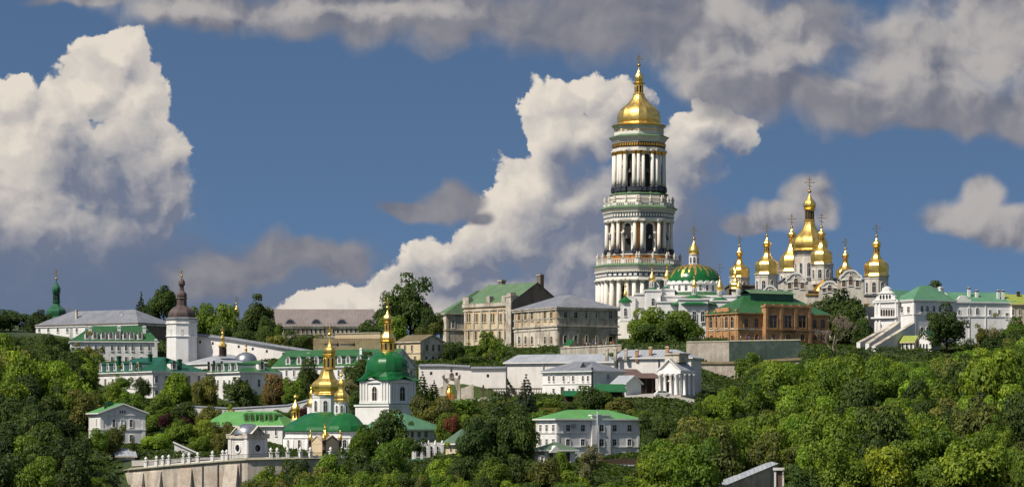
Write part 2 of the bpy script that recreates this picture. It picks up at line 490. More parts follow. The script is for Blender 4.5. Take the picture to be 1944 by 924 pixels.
# ---------------------------------------------------------------- mesh builder
class MB:
    def __init__(s):
        s.v, s.f, s.m, s.sm, s.sharp = [], [], [], [], []

    def add(s, pts):
        i = len(s.v)
        s.v.extend([tuple(p) for p in pts])
        return i

    def face(s, idx, m=0, smooth=False):
        s.f.append(tuple(idx))
        s.m.append(m)
        s.sm.append(smooth)

    def poly(s, pts, m=0):
        i = s.add(pts)
        s.face(range(i, i + len(pts)), m)

    def box(s, x0, x1, y0, y1, z0, z1, m=0):
        i = s.add([(x0, y0, z0), (x1, y0, z0), (x1, y1, z0), (x0, y1, z0), (x0, y0, z1), (x1, y0, z1), (x1, y1, z1), (x0, y1, z1)])
        for q in ((0, 3, 2, 1), (4, 5, 6, 7), (0, 1, 5, 4), (1, 2, 6, 5), (2, 3, 7, 6), (3, 0, 4, 7)):
            s.face([i + k for k in q], m)

    def prism(s, pts, z0, z1, m=0):
        n = len(pts)
        i = s.add([(p[0], p[1], z0) for p in pts] + [(p[0], p[1], z1) for p in pts])
        s.face([i + k for k in reversed(range(n))], m)
        s.face([i + n + k for k in range(n)], m)
        for k in range(n):
            s.face([i + k, i + (k + 1) % n, i + n + (k + 1) % n, i + n + k], m)

    def ext(s, fr, pts, d0, d1, m=0):
        """polygon (u, z) on a facade frame, extruded along its outward normal from d0 to d1"""
        o, u, nn = fr
        n = len(pts)
        P = lambda a, d: (o[0] + u[0] * a[0] + nn[0] * d, o[1] + u[1] * a[0] + nn[1] * d, a[1])
        i = s.add([P(a, d0) for a in pts] + [P(a, d1) for a in pts])
        s.face([i + k for k in reversed(range(n))], m)
        s.face([i + n + k for k in range(n)], m)
        for k in range(n):
            s.face([i + k, i + (k + 1) % n, i + n + (k + 1) % n, i + n + k], m)

    def fbox(s, fr, u0, u1, z0, z1, d0, d1, m=0):
        s.ext(fr, [(u0, z0), (u1, z0), (u1, z1), (u0, z1)], d0, d1, m)

    def ring(s, fr, outer, inner, d0, d1, m=0):
        o, u, nn = fr
        n = len(outer)
        P = lambda a, d: (o[0] + u[0] * a[0] + nn[0] * d, o[1] + u[1] * a[0] + nn[1] * d, a[1])
        i = s.add([P(a, d1) for a in outer] + [P(a, d1) for a in inner] + [P(a, d0) for a in outer] + [P(a, d0) for a in inner])
        for k in range(n):
            j = (k + 1) % n
            s.face([i + k, i + j, i + n + j, i + n + k], m)
            s.face([i + k, i + 2 * n + k, i + 2 * n + j, i + j], m)
            s.face([i + n + k, i + n + j, i + 3 * n + j, i + 3 * n + k], m)

    def lathe(s, prof, n, c=(0, 0), m=0, phase=0.0, smooth=True, sharp=False, sub=1, cap=True, mfun=None):
        """prof: (r, z) bottom to top; sharp keeps the meridian edges crisp (faceted domes)"""
        if sub > 1:
            q = []
            for k in range(len(prof) - 1):
                p0, p1, p2, p3 = prof[max(k - 1, 0)], prof[k], prof[k + 1], prof[min(k + 2, len(prof) - 1)]
                for j in range(sub):
                    t = j / sub
                    q.append(tuple(max(0.001 if a == 0 else -1e9, 0.5 * ((2 * p1[a]) + (p2[a] - p0[a]) * t + (2 * p0[a] - 5 * p1[a] + 4 * p2[a] - p3[a]) * t * t + (3 * p1[a] - p0[a] - 3 * p2[a] + p3[a]) * t ** 3)) for a in (0, 1)))
            q.append(prof[-1])
            prof = q
        i = len(s.v)
        for (r, z) in prof:
            for k in range(n):
                a = phase + 2 * pi * k / n
                s.v.append((c[0] + max(r, 0.001) * cos(a), c[1] + max(r, 0.001) * sin(a), z))
        for j in range(len(prof) - 1):
            for k in range(n):
                k2 = (k + 1) % n
                s.face([i + j * n + k, i + j * n + k2, i + (j + 1) * n + k2, i + (j + 1) * n + k], mfun(j, k) if mfun else m, smooth)
                if sharp:
                    s.sharp.append((i + j * n + k, i + (j + 1) * n + k))
        if cap:
            s.face([i + k for k in reversed(range(n))], m)
            e = i + (len(prof) - 1) * n
            s.face([e + k for k in range(n)], m)

    def tube(s, p0, p1, r0, r1=None, n=6, m=0, smooth=True):
        r1 = r0 if r1 is None else r1
        p0, p1 = Vector(p0), Vector(p1)
        d = (p1 - p0).normalized()
        a = d.orthogonal().normalized()
        b = d.cross(a)
        i = len(s.v)
        for p, r in ((p0, r0), (p1, r1)):
            for k in range(n):
                t = 2 * pi * k / n
                s.v.append(tuple(p + a * (r * cos(t)) + b * (r * sin(t))))
        for k in range(n):
            k2 = (k + 1) % n
            s.face([i + k, i + k2, i + n + k2, i + n + k], m, smooth)
        s.face([i + k for k in reversed(range(n))], m)
        s.face([i + n + k for k in range(n)], m)

    def mesh(s, name, mats):
        me = bpy.data.meshes.new(name)
        me.from_pydata(s.v, [], s.f)
        for k in mats:
            me.materials.append(M[k] if isinstance(k, str) else k)
        me.polygons.foreach_set('material_index', s.m)
        me.polygons.foreach_set('use_smooth', s.sm)
        if s.sharp:
            em = {tuple(sorted(e.vertices)): e.index for e in me.edges}
            at = me.attributes.new('sharp_edge', 'BOOLEAN', 'EDGE')
            for a, b in s.sharp:
                k = em.get((min(a, b), max(a, b)))
                if k is not None:
                    at.data[k].value = True
        me.validate()
        me.update()
        return me

    def build(s, name, mats, parent=None, loc=None):
        me = s.mesh(name, mats)
        return link(name, me, parent, loc)


def link(name, me, parent=None, loc=None, rz=0.0):
    o = bpy.data.objects.new(name, me)
    COL.objects.link(o)
    if parent:
        o.parent = parent
    if loc is not None:
        o.location = loc
    if rz:
        o.rotation_euler = (0, 0, rz)
    return o


def tag(o, label, cat, group=None, kind=None):
    if label:
        o['label'] = label
    if cat:
        o['category'] = cat
    if group:
        o['group'] = group
    if kind:
        o['kind'] = kind
    return o


def thing(name, label, cat, loc, rz=0.0, group=None):
    o = link(name, None, None, loc, rz)
    o.empty_display_size = 0.5
    return tag(o, label, cat, group)


def arch_pts(w, h, n=8, inset=0.0, z0=0.0):
    """outline of an arched opening, width w, full height h"""
    r = w / 2 - inset
    zc = h - w / 2
    pts = [(-r, z0 + inset), (r, z0 + inset)]
    pts += [(r * cos(pi * k / n), z0 + zc + r * sin(pi * k / n)) for k in range(n + 1)]
    return pts


def rect_pts(w, h, inset=0.0, z0=0.0):
    r = w / 2 - inset
    return [(-r, z0 + inset), (r, z0 + inset), (r, z0 + h - inset), (-r, z0 + h - inset)]


WIN = {}
XZ = ((0, 0), (1, 0), (0, -1))


def window_mesh(w, h, arch, fm, gm, border, bars):
    key = (round(w, 1), round(h, 1), arch, fm, gm, border, bars)
    if key in WIN:
        return WIN[key]
    mb = MB()
    pf = arch_pts if arch else rect_pts
    bw = border * 0.6
    outer = pf(w + 2 * bw, h + 2 * bw, z0=-bw)
    inner = pf(w, h)
    mb.ring(XZ, outer, inner, -0.05, 0.14, 0)
    mb.ext(XZ, pf(w, h), -0.04, 0.02, 1)
    if bars:
        t = min(0.06, w * 0.05)
        mb.fbox(XZ, -t / 2, t / 2, 0, h if not arch else h - 0.02, 0.02, 0.07, 0)
        if h > 1.2:
            zz = h * 0.62
            mb.fbox(XZ, -w / 2, -t / 2 - .002, zz - t / 2, zz + t / 2, 0.02, 0.065, 0)
            mb.fbox(XZ, t / 2 + .002, w / 2, zz - t / 2, zz + t / 2, 0.02, 0.065, 0)
    # sill
    mb.fbox(XZ, -w / 2 - bw * 1.4, w / 2 + bw * 1.4, -bw - 0.14, -bw - 0.003, -0.05, 0.24, 0)
    me = mb.mesh('window', [fm, gm])
    WIN[key] = me
    return me


def add_window(parent, loc, nrm_angle, w, h, arch=False, fm='white', gm='glass', border=0.1, bars=True, name='window'):
    """nrm_angle: direction the window faces, in its parent's plane (0 faces local -y)"""
    me = window_mesh(w, h, arch, fm, gm, border, bars)
    return link(name, me, parent, loc, nrm_angle)


def cross_mb(h, t=0.16, fancy=True, m=0):
    """orthodox cross standing on a ball, drawn in the local xz plane"""
    mb = MB()
    mb.lathe([(0.01, 0), (t * 2.2, t * 1.2), (t * 2.6, t * 2.4), (t * 2.2, t * 3.6), (t * .5, t * 5)], 8, m=m)
    z0 = t * 3.5
    mb.box(-t / 2, t / 2, -t / 2, t / 2, z0, h, m)
    w = h * 0.29
    zc = h * 0.66
    e = 0.004
    for sgn in (-1, 1):
        a, b = sorted((sgn * (t / 2 + e), sgn * w))
        mb.box(a, b, -t / 2 + e, t / 2 - e, zc - t / 2, zc + t / 2, m)
        a, b = sorted((sgn * (t / 2 + e), sgn * w * .5))
        mb.box(a, b, -t / 2 + e, t / 2 - e, h * .84 - t / 2, h * .84 + t / 2, m)
    mb.poly([(-w * .5, -t / 2 - .01, h * .47), (w * .5, -t / 2 - .01, h * .38), (w * .5, -t / 2 - .01, h * .38 + t), (-w * .5, -t / 2 - .01, h * .47 + t)], m)
    mb.poly([(-w * .5, t / 2 + .01, h * .47), (-w * .5, t / 2 + .01, h * .47 + t), (w * .5, t / 2 + .01, h * .38 + t), (w * .5, t / 2 + .01, h * .38)], m)
    if fancy:
        for (x, z) in ((-w, zc), (w, zc), (0, h)):
            mb.lathe([(0.01, z - t), (t * .9, z), (0.01, z + t)], 6, (x, 0), m)
    return mb


def cross(parent, x, y, z, h, t=0.2, mat='brass', name='cross'):
    return cross_mb(h, t).build(name, [mat], parent, (x, y, z))


# ---------------------------------------------------------------- rectangular houses placed by their near corner
FOOT = []


class House:
    def __init__(s, name, label, cat, px0, Y0, pxL, pxR, deg, y_eave, y_base, wall='white', wallL=None, group=None, wR=None, wL=None, base_drop=3.0, topz=None):
        th = radians(deg)
        s.c, s.s = cos(th), sin(th)
        s.x0, s.Y0, s.th = X_(px0, Y0), Y0, th
        s.zb = Z_(y_base, Y0)
        s.H = Z_(y_eave, Y0) - s.zb
        s.root = thing(name, label, cat, (s.x0, Y0, s.zb), th, group)
        s.wR = wR or s.tR(pxR)
        s.wL = wL or s.tL(pxL)
        FOOT.append((s.x0, Y0, s.c, s.s, s.wR, s.wL))
        s.FR = ((0, 0), (1, 0), (0, -1))
        s.FL = ((0, 0), (0, 1), (-1, 0))
        s.slope = {'R': 0.5, 'L': 0.5}
        s.fm = wall
        s.wmat = [wall, wallL or wall]
        s.w = MB()
        H, b = s.H, -base_drop
        x1, y1 = s.wR, s.wL
        P = [(0, 0), (x1, 0), (x1, y1), (0, y1)]
        i = s.w.add([(p[0], p[1], b) for p in P] + [(p[0], p[1], H) for p in P])
        s.w.face([i + 0, i + 1, i + 5, i + 4], 0)
        s.w.face([i + 1, i + 2, i + 6, i + 5], 0)
        s.w.face([i + 2, i + 3, i + 7, i + 6], 0)
        s.w.face([i + 3, i + 0, i + 4, i + 7], 1)
        s.w.face([i + 4, i + 5, i + 6, i + 7], 0)
        s.trim = MB()

    def tR(s, px):
        k = (px - CX) / F
        return (k * s.Y0 - s.x0) / (s.c - k * s.s)

    def tL(s, px):
        k = (px - CX) / F
        return (k * s.Y0 - s.x0) / (-s.s - k * s.c)

    def zR(s, px, py):
        return Z_(py, s.Y0 + s.tR(px) * s.s) - s.zb

    def zL(s, px, py):
        return Z_(py, s.Y0 + s.tL(px) * s.c) - s.zb

    def loc(s, px, py, Y):
        dx, dy = X_(px, Y) - s.x0, Y - s.Y0
        return Vector((dx * s.c + dy * s.s, -dx * s.s + dy * s.c, Z_(py, Y) - s.zb))

    def wins(s, face, pxs, y0, y1, wpx, arch=False, fm=None, gm='glass', border=0.16, bars=True, d=0.0):
        for px in pxs:
            if face == 'R':
                t = s.tR(px)
                Y = s.Y0 + t * s.s
                w = wpx * sc(Y) / s.c
                z0, z1 = s.zR(px, y1), s.zR(px, y0)
                add_window(s.root, (t, -d, z0), 0, w, z1 - z0, arch, fm or s.fm, gm, border, bars)
            else:
                t = s.tL(px)
                Y = s.Y0 + t * s.c
                w = wpx * sc(Y) / max(s.s, 0.15)
                z0, z1 = s.zL(px, y1), s.zL(px, y0)
                add_window(s.root, (-d, t, z0), -pi / 2, w, z1 - z0, arch, fm or s.fm, gm, border, bars)

    def belt(s, z, h=0.35, d=0.25, m=0, faces='RL'):
        """string course round the two visible walls"""
        if faces == 'RL':
            s.trim.prism([(-d, -d), (s.wR + d, -d), (s.wR + d, -.002), (-.002, -.002), (-.002, s.wL + d), (-d, s.wL + d)], z, z + h, m)
            return
        if 'R' in faces:
            s.trim.box(-d, s.wR + d, -d, -0.002, z, z + h, m)
        if 'L' in faces:
            s.trim.box(-d, -0.002, 0.001, s.wL + d, z + .003, z + h - .003, m)

    def pil(s, face, px, z0, z1, w=0.7, d=0.18, m=0):
        if face == 'R':
            t = s.tR(px)
            s.trim.fbox(s.FR, t - w / 2, t + w / 2, z0, z1, -0.05, d, m)
        else:
            t = s.tL(px)
            s.trim.fbox(s.FL, t - w / 2, t + w / 2, z0, z1, -0.05, d, m)

    def corners(s, w=0.8, d=0.12, m=0):
        z1 = s.H - 0.02
        s.trim.fbox(s.FR, 0.01, w, -1, z1, -0.05, d, m)
        s.trim.fbox(s.FR, s.wR - w, s.wR - .01, -1, z1, -0.05, d, m)
        s.trim.fbox(s.FL, 0.01, w, -1, z1, -0.05, d, m)
        s.trim.fbox(s.FL, s.wL - w, s.wL - .01, -1, z1, -0.05, d, m)

    def hip(s, y_ridge=None, h=None, over=0.5, mat='green', inset=None, inset2=None, axis=None, th=0.3, box=None, z=None, name='roof'):
        x0, x1, y0, y1 = box or (0, s.wR, 0, s.wL)
        x0, x1, y0, y1 = x0 - over, x1 + over, y0 - over, y1 + over
        lx, ly = x1 - x0, y1 - y0
        axis = axis or ('x' if lx >= ly else 'y')
        z = s.H if z is None else z
        if h is None:
            if axis == 'x':
                xm, ym = x0 + (inset or ly / 2), (y0 + y1) / 2
            else:
                xm, ym = (x0 + x1) / 2, y0 + (inset or lx / 2)
            Yr = s.Y0 + xm * s.s + ym * s.c
            h = Z_(y_ridge, Yr) - s.zb - z
        mb = MB()
        if axis == 'x':
            a = min(inset or ly / 2, lx * .49)
            b = min(inset2 or a, lx * .49)
            r0, r1 = (x0 + a, (y0 + y1) / 2, z + h), (x1 - b, (y0 + y1) / 2, z + h)
            s.slope = {'R': h / (ly / 2), 'L': h / a}
        else:
            a = min(inset or lx / 2, ly * .49)
            b = min(inset2 or a, ly * .49)
            r0, r1 = ((x0 + x1) / 2, y0 + a, z + h), ((x0 + x1) / 2, y1 - b, z + h)
            s.slope = {'R': h / a, 'L': h / (lx / 2)}
        s.over, s.rh = over, h
        E = [(x0, y0, z), (x1, y0, z), (x1, y1, z), (x0, y1, z)]
        B = [(p[0], p[1], z - th) for p in E]
        if axis == 'x':
            mb.poly([E[0], E[1], r1, r0])
            mb.poly([E[1], E[2], r1])
            mb.poly([E[2], E[3], r0, r1])
            mb.poly([E[3], E[0], r0])
        else:
            mb.poly([E[0], E[1], r0])
            mb.poly([E[1], E[2], r1, r0])
            mb.poly([E[2], E[3], r1])
            mb.poly([E[3], E[0], r0, r1])
        for k in range(4):
            mb.poly([B[k], B[(k + 1) % 4], E[(k + 1) % 4], E[k]], 1)
        mb.poly([B[3], B[2], B[1], B[0]], 1)
        s.ridge = (r0, r1)
        return mb.build(name, [mat, s.wmat[0]], s.root)

    def gable(s, y_ridge=None, h=None, over=0.5, mat='green', axis='y', th=0.28, box=None, z=None, wall=0, name='roof'):
        """ridge along local x or y; the gable triangles belong to the wall"""
        x0, x1, y0, y1 = box or (0, s.wR, 0, s.wL)
        z = s.H if z is None else z
        mb = MB()
        if axis == 'y':
            mid = (x0 + x1) / 2
            half = (x1 - x0) / 2
            if h is None:
                h = Z_(y_ridge, s.Y0 + mid * s.s) - s.zb - z
            for y in (y0 + 0.001, y1 - 0.001):
                s.w.poly([(x0, y, z - .01), (x1, y, z - .01), (mid, y, z + h)], wall)
            k = h / half
            for sg in (-1, 1):
                a = (mid, z + h)
                e = (mid + sg * (half + over), z - k * over)
                q = [(a[0], y0 - over, a[1]), (e[0], y0 - over, e[1]), (e[0], y1 + over, e[1]), (a[0], y1 + over, a[1])]
                if sg < 0:
                    q = q[::-1]
                t = [(p[0], p[1], p[2] + th) for p in q]
                i = mb.add(q + t)
                mb.face([i, i + 3, i + 2, i + 1], 1)
                mb.face([i + 4, i + 5, i + 6, i + 7], 0)
                for n in range(4):
                    mb.face([i + n, i + (n + 1) % 4, i + 4 + (n + 1) % 4, i + 4 + n], 1)
            s.slope = {'L': k, 'R': 9}
        else:
            mid = (y0 + y1) / 2
            half = (y1 - y0) / 2
            if h is None:
                h = Z_(y_ridge, s.Y0 + mid * s.c) - s.zb - z
            for x in (x0 + .001, x1 - .001):
                s.w.poly([(x, y0, z - .01), (x, y1, z - .01), (x, mid, z + h)], 1 if x < x1 / 2 else wall)
            k = h / half
            for sg in (-1, 1):
                a = (mid, z + h)
                e = (mid + sg * (half + over), z - k * over)
                q = [(x0 - over, a[0], a[1]), (x0 - over, e[0], e[1]), (x1 + over, e[0], e[1]), (x1 + over, a[0], a[1])]
                if sg > 0:
                    q = q[::-1]
                t = [(p[0], p[1], p[2] + th) for p in q]
                i = mb.add(q + t)
                mb.face([i, i + 3, i + 2, i + 1], 1)
                mb.face([i + 4, i + 5, i + 6, i + 7], 0)
                for n in range(4):
                    mb.face([i + n, i + (n + 1) % 4, i + 4 + (n + 1) % 4, i + 4 + n], 1)
            s.slope = {'R': k, 'L': 9}
        s.over, s.rh = over, h
        return mb.build(name, [mat, s.wmat[0]], s.root)

    def dormer(s, face, px, w=1.3, h=1.7, back=0.5, fm='bright', roof='green', arch=True):
        """window dormer on the roof slope above a facade"""
        t = s.tR(px) if face == 'R' else s.tL(px)
        k = s.slope[face]
        zb = s.H + k * (back + s.over)
        depth = (h + w * .5) / max(k, .2) + 0.3
        mb = MB()
        prof = [(-w / 2, -0.8), (w / 2, -0.8), (w / 2, h * .72)] + ([(w / 2 * cos(pi * j / 8), h * .72 + w / 2 * sin(pi * j / 8)) for j in range(1, 8)] if arch else [(0, h * .72 + w * .45)]) + [(-w / 2, h * .72)]
        mb.ext(XZ, prof, -depth, 0, 0)
        rp = [(x * 1.12, z + 0.10) for (x, z) in prof[2:]]
        lo = [(x * 1.0, z + 0.006) for (x, z) in prof[2:]]
        mb.ext(XZ, rp + lo[::-1], -depth, 0.12, 1)
        if face == 'R':
            loc, rz = (t, back, zb), 0
        else:
            loc, rz = (back, t, zb), -pi / 2
        d = mb.build('dormer', [fm, roof], s.root, loc)
        d.rotation_euler = (0, 0, rz)
        add_window(d, (0, -0.004, 0.25), 0, w * .5, h * .9, arch, fm, 'glassbrown', 0.1, True)
        return d

    def chimney(s, px, y_top, y_bot, wpx, Y, mat='white', cap='white', name='chimney'):
        a = s.loc(px, y_bot, Y)
        b = s.loc(px, y_top, Y)
        w = wpx * sc(Y) / 2
        mb = MB()
        mb.box(-w, w, -w, w, -1.5, b.z - a.z - 0.5, 0)
        h = b.z - a.z
        mb.box(-w * 1.25, w * 1.25, -w * 1.25, w * 1.25, h - .497, h - .2, 1)
        mb.box(-w * .8, w * .8, -w * .8, w * .8, h - .197, h, 0)
        return mb.build(name, [mat, cap], s.root, a)

    def door(s, face, px, y0, y1, wpx, m='timber', arch=False):
        t = s.tR(px) if face == 'R' else s.tL(px)
        k = sc(s.Y0) / (s.c if face == 'R' else max(s.s, .15))
        z0, z1 = (s.zR(px, y1), s.zR(px, y0)) if face == 'R' else (s.zL(px, y1), s.zL(px, y0))
        return add_window(s.root, (t, 0, z0) if face == 'R' else (0, t, z0), 0 if face == 'R' else -pi / 2, wpx * k, z1 - z0, arch, s.fm, m, 0.2, False, 'door')

    def done(s, trim_mats=None):
        s.w.build('wall', s.wmat, s.root)
        if s.trim.v:
            s.trim.build('moulding', trim_mats or [s.fm], s.root)
        return s.root


def finial(parent, cx, cy, z0, prof, n=12, mat='gold', name='dome', sharp=False, sub=3, phase=0.0):
    """lathe part; prof in metres (r, z) above z0"""
    mb = MB()
    mb.lathe(prof, n, m=0, smooth=True, sharp=sharp, sub=sub, phase=phase)
    return mb.build(name, [mat], parent, (cx, cy, z0))

# ---------------------------------------------------------------- the hill
GCOL = [
    (-900, [(500, 985), (640, 860), (800, 760), (940, 660), (1010, 640)]),
    (-100, [(500, 985), (560, 945), (640, 850), (720, 775), (800, 715), (880, 655), (940, 622), (1010, 615)]),
    (60, [(500, 990), (560, 955), (640, 865), (720, 792), (800, 735), (880, 672), (940, 632), (1010, 615)]),
    (210, [(500, 1000), (600, 965), (636, 915), (652, 888), (662, 880), (680, 846), (720, 815), (800, 757), (850, 705), (880, 690), (920, 650), (1010, 618)]),
    (240, [(500, 1000), (600, 985), (642, 968), (648, 886), (660, 874), (680, 846), (720, 815), (800, 757), (850, 705), (880, 690), (920, 650), (1010, 618)]),
    (420, [(500, 1000), (600, 970), (637, 955), (642, 874), (665, 866), (700, 835), (760, 785), (800, 765), (830, 706), (860, 690), (950, 640), (1010, 630)]),
    (620, [(500, 990), (600, 950), (640, 930), (652, 872), (700, 858), (735, 800), (790, 732), (830, 690), (870, 660), (1010, 640)]),
    (780, [(500, 985), (600, 945), (660, 872), (700, 840), (735, 795), (760, 760), (790, 735), (850, 700), (900, 660), (1010, 640)]),
    (900, [(500, 985), (560, 960), (630, 880), (690, 800), (740, 762), (764, 757), (768, 703), (850, 695), (885, 677), (920, 660), (1010, 640)]),
    (952, [(500, 985), (560, 960), (630, 880), (690, 800), (740, 762), (764, 757), (768, 704), (850, 693), (885, 675), (920, 660), (1010, 640)]),
    (972, [(500, 985), (560, 962), (630, 880), (690, 799), (740, 757), (793, 753), (808, 703), (850, 682), (880, 665), (1010, 640)]),
    (1080, [(500, 985), (560, 965), (615, 884), (645, 872), (690, 798), (735, 752), (792, 749), (806, 700), (848, 680), (850, 661), (880, 660), (1010, 640)]),
    (1240, [(500, 985), (560, 965), (640, 880), (690, 792), (740, 747), (786, 743), (800, 695), (840, 672), (848, 655), (880, 652), (1010, 640)]),
    (1420, [(500, 985), (560, 960), (640, 878), (740, 775), (832, 722), (843, 690), (846, 648), (880, 646), (1010, 638)]),
    (1640, [(500, 985), (560, 960), (640, 878), (740, 782), (840, 698), (862, 664), (890, 658), (1010, 642)]),
    (1900, [(500, 980), (560, 945), (640, 862), (740, 768), (840, 690), (885, 656), (1010, 640)]),
    (2900, [(500, 980), (560, 930), (640, 850), (740, 760), (840, 690), (885, 656), (1010, 640)])]


def ground(x, Y):
    Yc = min(max(Y, 500), 1010)
    px = CX + x * F / Yc

    def col(c):
        pts = c[1]
        for (ya, pa), (yb, pb) in zip(pts, pts[1:]):
            if Yc <= yb:
                t = (Yc - ya) / (yb - ya)
                return Z_(pa, ya) * (1 - t) + Z_(pb, yb) * t
        return Z_(pts[-1][1], pts[-1][0])
    px = min(max(px, GCOL[0][0]), GCOL[-1][0])
    for a, b in zip(GCOL, GCOL[1:]):
        if px <= b[0]:
            t = (px - a[0]) / (b[0] - a[0])
            t = t * t * (3 - 2 * t)
            z = col(a) * (1 - t) + col(b) * t
            break
    if Y < 500:
        t = min(1, (500 - Y) / 150)
        z = z * (1 - t) + -27 * t
    if Y > 1010:
        z -= min(1, (Y - 1010) / 3000) * 6
    return z


def build_ground():
    m, N, b = new_mat('hill undergrowth')
    o = tcoord(N)
    n1 = N.noise(o, 0.06, 6, 0.6)
    n2 = N.noise(o, 0.9, 5, 0.65)
    c = N.mix(N.ramp(n1, 0.35, 0.65), (0.022, 0.042, 0.012), (0.050, 0.078, 0.018))
    c = N.mix(N.ramp(n2, 0.55, 0.75), c, (0.085, 0.085, 0.035))
    N.put(b.inputs['Base Color'], c)
    b.inputs['Roughness'].default_value = 1.0
    bump(N, b, n2, 0.8, 0.6)
    xs = sorted(set([-8000, -4000, -2000, -1000, -600, -400, -300] + [k * 5 for k in range(-50, 51)] + [300, 400, 600, 1000, 2000, 4000, 8000]))
    ys = sorted(set([-8000, -2000, -400, 0, 200, 300, 350, 400, 440, 470] + [500 + k * 5 for k in range(0, 103)] + [637, 642, 764, 768, 843, 846, 848] + [1050, 1200, 1600, 2500, 5000, 12000]))
    v, f = [], []
    for y in ys:
        for x in xs:
            v.append((x, y, ground(x, y)))
    n = len(xs)
    for j in range(len(ys) - 1):
        for i in range(n - 1):
            f.append((j * n + i, j * n + i + 1, (j + 1) * n + i + 1, (j + 1) * n + i))
    me = bpy.data.meshes.new('ground')
    me.from_pydata(v, [], f)
    me.materials.append(m)
    for p in me.polygons:
        p.use_smooth = True
    tag(link('ground', me), 'green hillside sloping up to the monastery', None, None, 'structure')


build_ground()


# ---------------------------------------------------------------- shared tower pieces
def place(px, Y, yb):
    return Vector((X_(px, Y), Y, Z_(yb, Y)))


